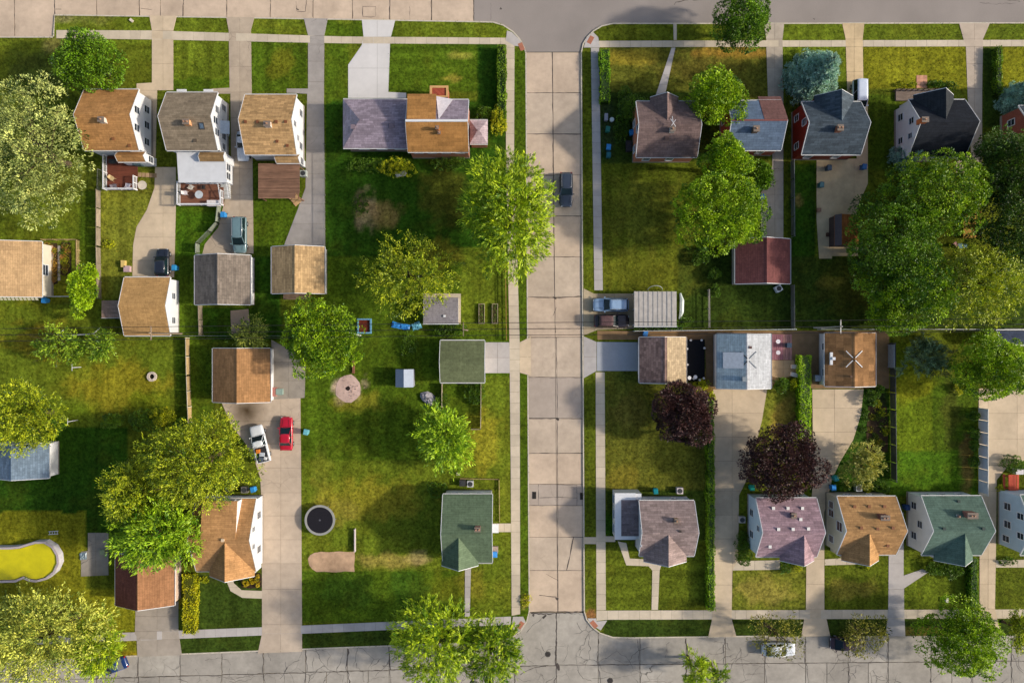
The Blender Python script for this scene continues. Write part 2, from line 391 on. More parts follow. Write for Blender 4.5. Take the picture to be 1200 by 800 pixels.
BLOT = [ # x,y,rx,ry,colour,strength : worn earth, dry and lush patches, one dark patch of painted shade
 (430,248,14,22,(160,134,98),.7),(450,250,18,18,(150,120,70),.6),(520,225,28,45,(90,80,28),.5),(508,300,30,18,(110,104,30),.7),
 (400,455,0,0,(0,0,0),0),(455,657,42,9,(150,128,66),.6),(490,652,14,9,(170,146,100),.5),(408,455,18,16,(196,164,148),1),
 (430,585,70,28,(128,120,34),.8),(420,470,30,12,(130,122,36),.6),(565,520,26,40,(132,124,34),.75),(530,690,60,18,(104,108,26),.5),(480,690,24,22,(44,78,20),.6),(405,690,30,20,(56,88,24),.4),
 (60,340,60,20,(120,112,26),.5),(140,455,60,32,(126,114,28),.7),(50,400,40,22,(134,112,30),.6),(176,470,30,12,(96,118,20),.5),(85,480,30,9,(90,110,20),.5),
 (60,205,40,30,(88,84,50),.2),(62,52,16,12,(120,110,62),.6),(330,74,18,16,(108,104,26),.6),(104,18,30,12,(120,112,70),.3),(42,90,34,30,(50,60,34),.4),  # dark patch ending this row puts cast shade into the lawn colour
 (540,65,14,4,(150,140,60),.5),(530,92,10,3,(166,146,60),.6),(740,66,40,10,(138,122,40),.8),(850,62,50,7,(150,112,46),.7),(820,80,60,16,(96,80,34),.4),
 (755,250,55,45,(98,94,34),.4),(760,320,60,30,(96,92,26),.4),(770,435,50,16,(60,74,24),.5),(740,480,22,20,(110,96,40),.5),(790,540,40,24,(90,92,28),.6),(728,560,26,16,(124,110,36),.5),
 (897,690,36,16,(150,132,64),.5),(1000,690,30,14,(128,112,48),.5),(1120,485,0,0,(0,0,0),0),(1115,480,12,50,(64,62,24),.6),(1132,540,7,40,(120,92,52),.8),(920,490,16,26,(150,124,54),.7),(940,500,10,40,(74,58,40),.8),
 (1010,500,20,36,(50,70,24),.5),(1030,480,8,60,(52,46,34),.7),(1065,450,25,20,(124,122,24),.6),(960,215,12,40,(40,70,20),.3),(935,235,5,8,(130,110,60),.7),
 (640,732,8,8,(150,120,70),.1),(615,705,7,9,(170,150,80),.8),(692,722,6,8,(140,84,60),.8),(1090,740,40,8,(116,92,44),.5),(190,690,22,30,(150,110,24),.5),(150,770,20,8,(150,120,26),.5),
 (72,20,14,7,(130,120,80),.5),(1000,340,40,30,(74,72,24),.6),(975,330,20,8,(120,104,40),.5),(835,445,12,14,(164,120,70),.7),(840,470,9,26,(136,96,50),.7),
 (375,560,12,50,(110,110,40),.3),(395,600,22,18,(124,112,50),.4),(595,620,10,60,(120,120,40),.2),(552,683,16,20,(126,116,40),.5),(590,690,18,22,(90,100,26),.3),
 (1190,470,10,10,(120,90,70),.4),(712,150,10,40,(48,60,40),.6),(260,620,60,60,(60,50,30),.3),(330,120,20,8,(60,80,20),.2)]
_rg = np.random.RandomState(3)
def vnoise(X, Y, sc, seed):
    g = np.random.RandomState(seed).rand(512, 512); x = X*sc+1000.3; y = Y*sc+1000.7
    xi = np.floor(x).astype(int); yi = np.floor(y).astype(int); fx = x-xi; fy = y-yi; fx = fx*fx*(3-2*fx); fy = fy*fy*(3-2*fy)
    a = g[xi%512, yi%512]; b_ = g[(xi+1)%512, yi%512]; c = g[xi%512, (yi+1)%512]; d = g[(xi+1)%512, (yi+1)%512]
    return (a*(1-fx)+b_*fx)*(1-fy)+(c*(1-fx)+d*fx)*fy
def fbm(X, Y, sc, seed): return (vnoise(X,Y,sc,seed)+.5*vnoise(X,Y,sc*2.1,seed+1)+.25*vnoise(X,Y,sc*4.3,seed+2)+.125*vnoise(X,Y,sc*8.7,seed+3))/1.875
def lawncol(x, y):
    """lawn colour at world points"""
    f = (H-GZ)/H; X = x/(S*f)+600; Y = 400-y/(S*f)
    wob = (fbm(x,y,.5,11)-.5)*7; wob2 = (fbm(x,y,.5,21)-.5)*7
    C = np.tile(np.array(lin(G_['base'])), (len(x),1))
    for poly, c, st in REG:
        m = inside(poly, X+wob*.35, Y+wob2*.35); col = np.array(lin(G_[c]))
        C[m] = col
        if st:
            t = x if st[0] == 'v' else y
            k = 1+.11*np.sign(np.sin(2*np.pi*t/st[1]/2+.3*wob))*(.5+.5*fbm(x,y,.25,31))
            C[m] *= k[m][:,None]
    for (bx,by,rx,ry,c,stg) in BLOT:
        if rx == 0: continue
        d = np.sqrt(((X-bx)/rx)**2+((Y-by)/ry)**2)+(fbm(x,y,.8,41)-.5)*1.3
        a = np.clip((1.15-d)/.5, 0, 1)*stg; C = C*(1-a[:,None])+np.array(lin(c))*a[:,None]
    n1 = fbm(x,y,.16,51); n2 = fbm(x,y,.7,61)
    yel = np.array(lin((122,118,32)))
    a = np.clip((n1*.5+n2*.5-.50)*5, 0, 1)*.25; lum = C.mean(1, keepdims=True)/yel.mean()
    C = C*(1-a[:,None])+(yel*np.clip(lum*1.3,.3,1.2))*a[:,None]
    DIRV = np.ones(len(x), bool)
    for poly, c, st in REG:
        if st and st[0] == 'h': DIRV[inside(poly, X, Y)] = False
    sv = vnoise(x*2.3, y*.16, 1, 101)*.6+vnoise(x*.9, y*.07, 1, 103)*.4; sh = vnoise(x*.16, y*2.3, 1, 102)*.6+vnoise(x*.07, y*.9, 1, 104)*.4
    C *= (.66+.68*np.where(DIRV, sv, sh))[:,None]
    C *= (.8+.4*fbm(x,y,.4,71))[:,None]; C *= (.82+.36*vnoise(x,y,1.7,81))[:,None]
    return np.clip(C*LAWNK, 0, 1)
LAWNK = .99
GRASS = m_grass()
GC = 0.42
def block(name, pxpoly):
    poly = [W(x, y, GZ) for x, y in pxpoly]
    x0, x1, y0, y1 = -84, 84, -58, 58
    nx = int((x1-x0)/GC); ny = int((y1-y0)/GC)
    gx = x0+np.arange(nx+1)*GC; gy = y0+np.arange(ny+1)*GC
    GX, GY = np.meshgrid(gx, gy, indexing='ij'); IN = inside(poly, GX.ravel(), GY.ravel()).reshape(GX.shape)
    cnt = IN[:-1,:-1].astype(int)+IN[1:,:-1]+IN[:-1,1:]+IN[1:,1:]
    vid = -np.ones(GX.shape, int); verts = []; faces = []
    def V(i,j):
        if vid[i,j] < 0: vid[i,j] = len(verts); verts.append((gx[i], gy[j], GZ))
        return vid[i,j]
    for i, j in zip(*np.nonzero(cnt == 4)): faces.append((V(i,j),V(i+1,j),V(i+1,j+1),V(i,j+1)))
    for i, j in zip(*np.nonzero((cnt > 0) & (cnt < 4))):
        c = clip(poly, gx[i], gy[j], gx[i+1], gy[j+1])
        if len(c) < 3: continue
        n = len(verts); verts += [(a,b,GZ) for a,b in c]; faces.append(tuple(range(n,n+len(c))))
    # kerb side wall
    pb = clip(poly, x0, y0, x1, y1); n = len(verts)
    verts += [(a,b,GZ) for a,b in pb]+[(a,b,-.05) for a,b in pb]; m = len(pb)
    faces += [(n+k, n+(k+1)%m, n+m+(k+1)%m, n+m+k) for k in range(m)]
    me = bpy.data.meshes.new(name); me.from_pydata(verts, [], faces)
    v = np.array(verts); c = lawncol(v[:,0], v[:,1])
    at = me.attributes.new('lawn', 'FLOAT_COLOR', 'POINT'); at.data.foreach_set('color', np.c_[c, np.ones(len(c))].astype('f').ravel())
    me.materials.append(GRASS)
    o = link(bpy.data.objects.new(name, me)); tag(o, kind='structure'); return o
lawnL = block('lawn', LB); lawnR = block('lawn', RB)
gr = MB().add([(-900,-900,-.16),(900,-900,-.16),(900,900,-.16),(-900,900,-.16)], [(0,1,2,3)]).build('ground', m_plain((84,92,40), .95, .05, 0, .3, .2)); tag(gr, kind='structure')
# ---- streets
roads = empty('street', (0,0,0), kind='structure')
VS = [(617,61.5),(680.5,61.5),(684,717),(621,717)]
def quadsplit(root, ytop, ybot, mat, z=0):
    """street slabs follow the slightly slanted street"""
    def xl(y): return 617+(y-61)/(717-61)*4
    def xr(y): return 680.5+(y-61)/(717-61)*3.5
    def xm(y): return 647.5+(y-61)/(717-61)*6
    g = .25
    for a, b in ((xl, xm), (xm, xr)):
        p = [(a(ytop)+g*(a is xm), ytop+g), (b(ytop)-g*(b is xm), ytop+g), (b(ybot)-g*(b is xm), ybot-g), (a(ybot)+g*(a is xm), ybot-g)]
        MB().prism([W(x, y, z) for x, y in p], z-.06, z+random.uniform(-.004,.004)).build('slab', mat, root)
ysv = [61.5,109,157,205,253,301,348,395,442,490,531,567,592,629,668,717]
SLABT = m_concrete((202,182,160), .05, .26, .12)
for i in range(len(ysv)-1): quadsplit(roads, ysv[i], ysv[i+1], GREYM if ysv[i] in (442,567) else (SLABT if i % 2 else BEIGE))
for pl in (VS,): MB().prism([W(x, y, 0) for x, y in pl], -.1, -.03).build('joint_bed', JOINT, roads)
TL = [(-200,-60),(555,-60),(555,25),(300,20.5),(64,17),(62,43),(-200,43)]
top_st = empty('street', (0,0,0), kind='structure')
slabs(top_st, TL, [-150,-100,-50,17,64,113,163,188,215,266,317,367,413,457,506], [-8], 0, BEIGE, .07, paved=False)
asp = MB().prism([W(x, y, 0) for x, y in [(555.6,-60),(1500,-60),(1500,26),(900,27),(718,27),(705,30),(695,36),(688,43),(683,51),(680.5,61),(617,61),(615,56),(610,46),(602,37),(590,29),(578,25.5),(555.6,25)]], -.12, .004).build('asphalt_road', m_asphalt((152,142,134))); tag(asp, kind='structure')
low_st = empty('street', (0,0,0), kind='structure')
BSL = [(-200,784),(155,769),(400,759),(585,752.5),(600,748),(611,739),(618,728),(621,717.6),(684,717.6),(687,726),(694,735),(703,742),(718,747),(740,747.5),(900,745.5),(1400,743),(1400,860),(-200,860)]
xj = [652-49*k for k in range(1,18)][::-1]+[652,701,750,804,850,896,944,994,1041,1091,1140,1185,1235,1290]
random.seed(5)
def bottom_slabs():
    jl = lambda x: 794-(x-130)*.0285 if x < 640 else 779-(x-640)*.0085
    xs = [-200]+xj+[1400]
    for i in range(len(xs)-1):
        for r in range(3):
            a, b = xs[i], xs[i+1]
            if r == 0:
                c = clip([(x,y) for x,y in BSL], a+.35, 700, b-.35, (jl(a)+jl(b))/2-.3)
                parts = [c]
            else:
                y0 = (jl(a)+jl(b))/2+(r-1)*34+.3; o = random.choice([0,0,24]) if r == 1 else 0
                m = (a+b)/2 if o else b
                parts = [clip(BSL, a+.35, y0, m-.35, y0+33.4)]+([clip(BSL, m+.35, y0, b-.35, y0+33.4)] if o else [])
            for c in parts:
                if len(c) > 2 and area(c) > 4:
                    MB().prism([W(x,y,0) for x,y in c], -.06, random.uniform(-.008,.006)).build('slab', GREY, low_st)
bottom_slabs()
MB().prism([W(x, y, 0) for x, y in BSL], -.1, -.03).build('joint_bed', JOINT, low_st)
# tar poured over joints and cracks
TAR = m_plain((80,72,67), .8, .25, 0, .3, 6)
def ribbon(mb, pts, wd, z, step=3.2, wob=.9, rnd=random):
    P = []
    for (x0,y0),(x1,y1) in zip(pts, pts[1:]):
        L = math.hypot(x1-x0, y1-y0); n = max(1, int(L/step)); nxv, nyv = -(y1-y0)/max(L,1e-6), (x1-x0)/max(L,1e-6)
        for k in range(n):
            t = k/n; o = rnd.uniform(-wob, wob) if (k or P) else 0
            P.append((x0+(x1-x0)*t+nxv*o, y0+(y1-y0)*t+nyv*o))
    P.append(pts[-1]); V_ = []
    for i, p in enumerate(P):
        a = P[max(i-1,0)]; b_ = P[min(i+1,len(P)-1)]; dx, dy = b_[0]-a[0], b_[1]-a[1]; L = math.hypot(dx,dy) or 1
        ww = wd*rnd.uniform(.3,1.3)/2*.8
        for sgn in (-1,1): V_.append((*W(p[0]-sgn*dy/L*ww, p[1]+sgn*dx/L*ww, 0), z))
    mb.add(V_, [(2*i,2*i+1,2*i+3,2*i+2) for i in range(len(P)-1)])
tb = MB(); rr = random.Random(11)
jl = lambda x: 794-(x-130)*.0285 if x < 640 else 779-(x-640)*.0085
ribbon(tb, [(x, jl(x)) for x in range(100,1240,20)], .9, .009, 4, .5, rr)
for x in xj:
    if x < 110: continue
    wdt = 1.8 if x in (652, 804, 407) else (1.0 if rr.random() < .6 else .6)
    ytop = max(720, {True: 769-(x-155)*.041, False: 747}[x < 600])
    ribbon(tb, [(x+rr.uniform(-1,1), ytop+1), (x+rr.uniform(-2,2), jl(x))], wdt, .0093, 4, 1.2, rr)
    ribbon(tb, [(x+rr.uniform(-1,1), jl(x)), (x+rr.uniform(-4,4), 806)], wdt*.8, .0096, 4, 1.4, rr)
for k in range(110):
    x = rr.uniform(130,1200); y = rr.uniform(756,800) if x > 620 else rr.uniform(772,800)
    pts = [(x,y)]; a = rr.uniform(0,6.28)
    for q in range(rr.randint(2,4)):
        a += rr.uniform(-.8,.8); x += math.cos(a)*rr.uniform(5,12); y += math.sin(a)*rr.uniform(4,8); pts.append((x,max(y,752)))
    ribbon(tb, pts, rr.uniform(.25,.6), .0099, 2.5, .9, rr)
for pts, wd in [ # cracks read off the corner and the cross street
  ([(652,717),(652,745),(651,777)],1.6),([(622,718),(640,719),(684,716)],1.6),([(640,721),(627,730),(617,741)],.8),([(676,729),(682,739)],.6),([(652,777),(655,785)],5),
  ([(640,780),(625,782),(610,790)],1.2),([(640,720),(636,724)],3),([(624,720),(626,721)],3)]:
    ribbon(tb, pts, wd, .0102, 3, .7, rr)
tag(tb.build('tar_seal', TAR, low_st), kind='stuff')
tb = MB()
for pts, wd in [([(647,61),(648,140),(648.5,240)],.9),([(648.5,240),(650,348),(651,390)],.7),([(652,395),(653,470),(653.5,560),(654,717)],.8),([(622,205),(650,206)],.6),
  ([(618,253.5),(682,253.5)],.8),([(618,109),(650,109),(681,109)],.8),([(619,157),(681,157.5)],1.0),([(619,301),(682,301)],.8),([(619,348),(650,349),(683,347)],1.3),([(619,385),(683,385)],.7),([(619,395.5),(683,395)],.9),([(620,442),(683,442)],.9),
  ([(620,490),(655,490)],1.4),([(655,490),(683,491)],.5),([(620,531),(683,530.5)],1.1),([(632,567),(676,568)],.7),([(631,567),(631,592)],.7),([(676,568),(676,592)],.6),([(620,592),(683,592)],.7),([(632,583),(655,582),(676,583)],.7),
  ([(672,629),(668,650),(664,668)],1.4),([(656,629),(683,629)],.8),([(621,668),(652,668)],.5),([(640,672),(653,679)],.7),([(632,697),(652,699)],1.0),([(652,668),(684,668)],.6),
  ([(651,700),(654,702)],5),([(653,679),(654,680)],2.4),([(648,348),(652,350)],2.6),([(652,490),(655,492)],3),([(621,717),(640,716),(684,716)],.9),([(648,370),(652,360)],.7)]:
    ribbon(tb, pts, wd, .0085, 5, .28, rr)
tag(tb.build('tar_seal', TAR, roads), kind='stuff')
tb = MB()
for pts, wd in [([(x,y0),(x+rr.uniform(-1,1),y1)],w_) for x,y0,y1,w_ in [(64,-10,36,1.1),(17,-10,42,.5),(113,-10,18,.5),(163,-10,19,1.0),(188,8,18,.6),(215,-5,19,1),(266,-10,20,.8),(317,-5,20,.8),(367,-5,20,.5),(413,-10,22,.8),(457,-10,23,.8),(480,8,24,.4),(506,-10,24,.9),(554.5,-10,25,1.1)]]+\
   [([(347,2),(348,14),(358,14),(359,0)],.8),([(425,8),(440,8),(440,20),(425,20),(425,8)],.7),([(65,11),(72,11)],.7),([(165,10),(178,12)],.6),([(347,10),(350,12)],2)]:
    ribbon(tb, pts, wd, .0085, 4, .5, rr)
tag(tb.build('tar_seal', TAR, top_st), kind='stuff')
tb = MB()
for pts, wd in [([(790,6),(792,3),(806,0)],1.2),([(812,1),(822,0)],1),([(586,10),(588,11)],3),([(575,4),(575,24)],.3),([(1148,3),(1165,5),(1190,4)],.5),([(1180,0),(1195,2)],.8),([(953,22),(955,23)],1.5)]:
    ribbon(tb, pts, wd, .009, 3, .6, rr)
tag(tb.build('tar_seal', TAR, asp), kind='stuff')
# storm drains and a manhole in the street
def cover(px, py, sx, sy, label, round_=False):
    e = empty('storm_drain' if not round_ else 'manhole_cover', (*W(px,py,0), .006), label=label, cat='drain')
    x, y = W(px,py,0); ir = m_metal((58,52,48), .7)
    if round_: MB().cyl(x,y,.004,sx/2,.02,20).build('lid', ir, e); MB().ring(x,y,.004,sx/2+.02,sx/2+.1,.016,24).build('frame', ir, e)
    else:
        f = MB(); f.box(x-sx/2,y-sy/2,.004,x+sx/2,y-sy/2+.06,.03).box(x-sx/2,y+sy/2-.06,.004,x+sx/2,y+sy/2,.03).box(x-sx/2,y-sy/2+.06,.004,x-sx/2+.06,y+sy/2-.06,.03).box(x+sx/2-.06,y-sy/2+.06,.004,x+sx/2,y+sy/2-.06,.03); f.build('frame', ir, e)
        g = MB()
        for k in range(7): g.box(x-sx/2+.07,y-sy/2+.1+k*(sy-.25)/6,.008,x+sx/2-.07,y-sy/2+.15+k*(sy-.25)/6,.024)
        g.build('grate', ir, e); MB().box(x-sx/2+.06,y-sy/2+.06,.003,x+sx/2-.06,y+sy/2-.06,.007).build('pit_shade', m_plain((20,18,16),.9), e)  # flat dark plate stands in for the shaded pit below the grate
cover(626,580,.55,1.0,'dark iron storm drain on the side of the cross street nearer the green-roofed house')
cover(682,581,.55,1.0,'dark iron storm drain on the side of the cross street nearer the mauve-roofed corner house')
cover(642,766,.6,.6,'small round manhole cover in the cracked street at the junction',True)
cover(715,797,.6,.6,'round iron manhole cover near the bottom edge of the cracked street',True)
# ---- kerbs
CURB = m_plain((206,194,174), .85, .15, 0, .12, 2)
def curb(lawn, pts, wd=.17):
    mb = MB(); P = [W(x,y,GZ) for x,y in pts]; V_ = []
    for i, p in enumerate(P):
        a = P[max(i-1,0)]; b_ = P[min(i+1,len(P)-1)]; dx, dy = b_[0]-a[0], b_[1]-a[1]; L = math.hypot(dx,dy)
        nx_, ny_ = -dy/L, dx/L
        V_ += [(p[0]-nx_*.0,p[1]-ny_*.0,-.02),(p[0],p[1],GZ+.02),(p[0]+nx_*wd,p[1]+ny_*wd,GZ+.02),(p[0]+nx_*wd,p[1]+ny_*wd,0)]
    f = []
    for i in range(len(P)-1):
        for k in range(3): f.append((4*i+k,4*i+k+1,4*i+5+k,4*i+4+k))
    mb.add(V_, f).build('kerb', CURB, lawn)
curb(lawnL, LB[1:][::-1])
curb(lawnL, [(-160,43),(62,43)][::-1])
rbc = RB[9:]+RB[:8]
curb(lawnR, rbc[::-1])
# ---- pavements
def walk(pxpoly, xs, ys, mat=WALKC, z=GZ+.03, gap=.024, name='sidewalk', root=None):
    e = root or empty(name, (*W(*pxpoly[0]), GZ), kind='structure'); slabs(e, pxpoly, xs, ys, z, mat, gap, jitter=.008); return e
topw = lambda x: 35+ (x-70)*.0245 if x < 400 else 43.1+(x-400)*.006
w1 = walk([(66,35.5),(180,36),(400,43),(592,44.5),(593,52),(400,51),(180,46.5),(66,45)], drange(78,590,12.4), [])
walk([(592.5,44.5),(601,40),(603,52),(602.5,180),(609,400),(609.3,560),(609.6,719),(599.6,721),(598.6,560),(597,401),(593,180)], [], drange(56,716,12.6), WALKC)
w2 = walk([(702,48),(1400,46.5),(1400,54),(702,55.5)], drange(714,1400,12.4), [])
walk([(692.5,56.2),(702,56.2),(706.5,340),(696.5,340)], [], drange(68,345,12.4), WALKG)
walk([(698,436),(708.6,436),(710,714.5),(699,714.5)], [], drange(448,712,12.4), WALKC)
walk([(-120,751),(130,741.5),(355,732.5),(598.8,722),(598.8,731.5),(355,742),(130,751.3),(-120,761)], drange(-110,598,12.5), [], WALKG)
walk([(699,715),(1400,713),(1400,723.5),(712,725.6),(699,727)], drange(712,1400,12.5), [], WALKC)
# corner ramps with tactile pads
def ramp(poly, pad, rot, label):
    PAVED.append(poly); e = empty('corner_ramp', (*W(*poly[0]), GZ), kind='structure')
    MB().prism([W(x,y,GZ) for x,y in poly], 0, GZ+.034).build('slab', WALKG, e)
    x, y = W(*pad); mb = MB(); c, s_ = math.cos(rot), math.sin(rot)
    hw, hh = .32, .55
    mb.prism([(x+c*a-s_*b_, y+s_*a+c*b_) for a,b_ in ((-hw,-hh),(hw,-hh),(hw,hh),(-hw,hh))], GZ+.034, GZ+.045).build('tactile_pad', m_plain((180,118,92),.8,.2,0,.1), e)
    dd = MB()
    for i in range(5):
        for j in range(8):
            u, v = -hw+.07+i*.12, -hh+.08+j*.13; dd.cyl(x+c*u-s_*v, y+s_*u+c*v, GZ+.045, .02, .012, 6)
    dd.build('stud', m_plain((180,118,92),.8,.2,0,.1), e)
ramp([(687,45),(695,38),(701,44),(703,56),(692,56),(684,56)], (692,47), -.5, '')
ramp([(594,36),(600,38),(609,47),(612,55),(603,54),(593,48)], (611,55), .4, '')
ramp([(601,722),(613,722),(616,728),(611,737),(604,742),(600,733)], (610,732), -.6, '')
ramp([(699,727.5),(711.5,726.5),(704,738),(697,734),(690,727),(688.5,724),(698.5,724)], (696,731), .7, '')
# ---- driveways
def drive(pxpoly, xs, ys, mat=DRIVE, gap=.028, z=GZ+.034, root=None):
    return walk(pxpoly, xs, ys, mat, z, gap, 'driveway', root)
drive([(175,18.5),(207,19),(203,36),(203,106),(184,106),(184,110),(182,196),(206,196),(206,240),(204,325),(155,325),(156,287),(160,266),(172,246),(181,220),(182,192),(160,110),(160,98),(178,97),(178,36)], [191], [36,46,75,106,135,165,195,222,250,278,305])
drive([(265,20),(298,20.5),(294,36),(295,110),(296,200),(297,297),(237,298),(240,286),(256,266),(262,240),(271,200),(270,110),(248,110),(248,104),(269,103),(268,36)], [281], [38,48,78,108,138,168,198,228,262], m_concrete((186,168,146),.05,.28,.5))
drive([(356,21.5),(384,22),(380,42),(379.5,120),(381,288),(333,287),(349,245),(358,220),(360,110),(336,109),(336,104),(361,104),(361,42)], [], [42,52,72,96,120,148,176,204,239,262], DRIVEG)
drive([(424,23.5),(463,24),(458,43.5),(457,52),(455,108),(476,109),(476,115),(408,115),(408,76),(424,53),(426,43)], [442], [43.4,80], DRIVEW)
drive([(787,56),(791.5,56),(779,113),(768,113)], [], drange(66,113,11), WALKG)
drive([(789,28),(793,28),(793,47),(789.5,47)], [], [38], WALKC)
drive([(895,27.5),(919,27.5),(917,46),(918,116),(918,280),(891,280),(892,258),(892,226),(900,210),(905,195),(905,116),(900,114),(898,54),(898,46)], [908], [46,55,80,108,140,170,200,228,256], m_concrete((184,170,152),.05,.3,.6))
drive([(987,27.5),(1013,27.5),(1011,46),(1012,112),(1017,116),(1017,215),(1006,240),(1006,300),(975,300),(975,303),(960,303),(957,258),(957,187),(1004,186),(1003,116),(993,112),(991,46)], [1001], [46,55,84,112,150], m_concrete((212,186,146),.04,.3,.0))
drive([(1124,27.5),(1160,27.5),(1152,46),(1151,112),(1151,206),(1121,206),(1120,190),(1138,180),(1134,112),(1132,54),(1129,46)], [1142], [46,55,75,104,134,164,196,230,262], m_concrete((196,178,158),.05,.2,.0))
drive([(568,401),(596.8,401),(598.2,437),(568,437)], [583], [419], WALKG)
drive([(609,401),(622,394.5),(622,440),(609.2,436.5)], [], [418], DRIVE)
drive([(684,394),(699,400.5),(699,434.5),(684,443)], [], [418], WALKG)
drive([(699.5,400.5),(750,401),(750,434.5),(699.5,434.5)], [], [], DRIVEB)
drive([(684,338),(696,344),(744,344),(744,385),(700,386.5),(684,393)], [696,720], [364], m_concrete((182,164,134),.05,.3,.4))
D12 = m_concrete((200,180,158),.05,.22,.2, ((*W(290,482),3.2,1.0),(*W(322,492),1.2,.35)))
drive([(259,470),(313,467),(352,465),(353,590),(354,763),(302,765),(307,742),(307,732),(307,600),(305,560),(298,538),(288,520),(271,498)], [329], [493,520,548,577,604,632,660,690,731.5,742], D12)
drive([(263,674),(271,671),(274,683),(283,691),(307,692),(307,701),(284,700),(270,692)], [], [688], WALKC)
drive([(318,398),(358,420),(357,466),(318,468)], [338], [424,446], OLDG)
drive([(159,706),(209,704),(209,739),(213,767),(161,769),(160,745),(158,742)], [184], [722,739,749], m_concrete((170,158,144),.06,.25,.4))
drive([(103,624),(127,624),(127,673.5),(95,675),(95,646),(103,645)], [112], [646], OLDG)
drive([(270,364),(291,362),(294,391),(271,391)], [], [378], m_concrete((176,152,128),.05,.2))
PAVED.append([(826,388),(840,388),(840,455),(826,440)])
dp = MB().prism([W(x,y) for x,y in [(700,387.5),(1042,387.5),(1042,455),(952,455),(936,450),(936,420),(905,452),(840,458),(828,450),(826,398),(700,398)]], GZ-.02, GZ+.02).build('gravel_yard', m_concrete((146,116,82),0,.35,.0)); tag(dp, kind='structure')
PAVED.append([(700,387.5),(1042,387.5),(1042,455),(952,455),(936,450),(936,420),(905,452),(840,458),(828,450),(826,398),(700,398)])
drive([(904,422),(930,422),(936,440),(912,443),(904,440)], [918], [432], m_concrete((190,160,122),.05,.2))
drive([(835.5,456),(899,456),(893,492),(886,520),(878,556),(866,580),(865,655),(858.5,668),(857.5,713),(857.5,725),(863,745.6),(830,746),(834.5,725),(835,713),(837.5,575)], [858], [484,512,540,575,603,631,657,685,713,725], DRIVE)
drive([(952,456),(1012,456),(1009,485),(1000,515),(985,540),(975,562),(966,600),(966,655),(966,713),(973,745),(939,745.3),(944.5,713),(945,655),(950,600),(953,560)], [978], [478,506,534,562,590,618,655,684,713,724], DRIVE)
drive([(1042,600),(1059,600),(1059,674),(1081,666.5),(1088,670),(1059.5,689),(1059.5,713),(1061,745),(1038,745),(1041,713)], [], [630,660,690,713,724], WALKG)
drive([(1147,455),(1230,455),(1230,530),(1182,545),(1168,562),(1167,655),(1166,713),(1173,744),(1142,744.5),(1148,713),(1148,655)], [1158,1192], [484,514,545,575,605,635,655,684,713,724], DRIVE)
for pl, mt in (([(966.5,655),(1004,652.5),(1004,661),(966.5,662)],WALKC),([(858.7,657),(914,656),(914,667),(858.7,668)],WALKC),([(1167.2,656),(1240,655),(1240,664.5),(1167.2,664.5)],WALKC),
   ([(578,613),(598.7,613),(598.7,623),(578,623)],WALKC),([(545,662),(552,662),(550.5,722),(544.5,722)],WALKG),([(684,629),(698.6,629),(698.6,637),(684,637)],WALKC),([(709.6,628),(721,628),(721,634.5),(709.6,634.5)],WALKC)):
    drive(pl, drange(min(p[0] for p in pl)+13, max(p[0] for p in pl)-4, 12.5), drange(min(p[1] for p in pl)+13, max(p[1] for p in pl)-4, 12.5), mt)
drive([(724,634),(734,636),(738,654),(757,655),(763,658),(777,656),(773,668),(771,714),(763.5,714),(764.5,668),(760,663),(734,662)], [749], [668,683,698], WALKC)
# ---- grass blades standing on the lawns
FOOT = []      # building footprints (world rects) with no grass
def grow_grass(lawn, poly, seed, dens=15):
    rs = np.random.RandomState(seed); xs0 = max(-75, min(W(x,y)[0] for x,y in poly)); xs1 = min(75, max(W(x,y)[0] for x,y in poly))
    n = int(dens*(xs1-xs0)*100); x = rs.uniform(xs0,xs1,n); y = rs.uniform(-50,50,n)
    f = (H-GZ)/H; X = x/(S*f)+600; Y = 400-y/(S*f)
    ok = inside(poly, X, Y)
    JX = X+rs.uniform(-1.1,1.1,n); JY = Y+rs.uniform(-1.1,1.1,n)      # blades lean over the paving edges
    for p in PAVED: ok &= ~inside(p, JX, JY)
    for (a,b_,c,d) in FOOT: ok &= ~((x>a)&(x<c)&(y>b_)&(y<d))
    x = x[ok]; y = y[ok]; n = len(x)
    col = lawncol(x, y)
    bare = (col[:,0] > col[:,1]*1.15)
    keep = ~(bare & (rs.rand(n) < .8)); x = x[keep]; y = y[keep]; col = col[keep]; n = len(x)
    a = rs.uniform(0, 2*np.pi, n); wd = rs.uniform(.07,.16,n); h = rs.uniform(.03,.09,n)*(.6+.9*fbm(x,y,.5,91)); t = rs.uniform(.04,.13,n); b = a+rs.uniform(-.6,.6,n)+np.pi/2
    V_ = np.zeros((n,3,3)); V_[:,0] = np.c_[x-np.cos(a)*wd/2, y-np.sin(a)*wd/2, np.full(n,GZ-.005)]; V_[:,1] = np.c_[x+np.cos(a)*wd/2, y+np.sin(a)*wd/2, np.full(n,GZ-.005)]
    V_[:,2] = np.c_[x+np.cos(b)*t, y+np.sin(b)*t, GZ+h]
    me = bpy.data.meshes.new('grass'); me.vertices.add(3*n); me.vertices.foreach_set('co', V_.ravel().astype('f'))
    me.loops.add(3*n); me.loops.foreach_set('vertex_index', np.arange(3*n, dtype='i')); me.polygons.add(n)
    me.polygons.foreach_set('loop_start', np.arange(0,3*n,3,dtype='i')); me.update()
    c = col*rs.uniform(.55,1.55,n)[:,None]; c = np.repeat(np.c_[c,np.ones(n)], 3, axis=0)
    at = me.attributes.new('lawn','FLOAT_COLOR','POINT'); at.data.foreach_set('color', c.astype('f').ravel())
    me.materials.append(GRASS); o = link(bpy.data.objects.new('grass', me)); o.parent = lawn; tag(o, kind='stuff')
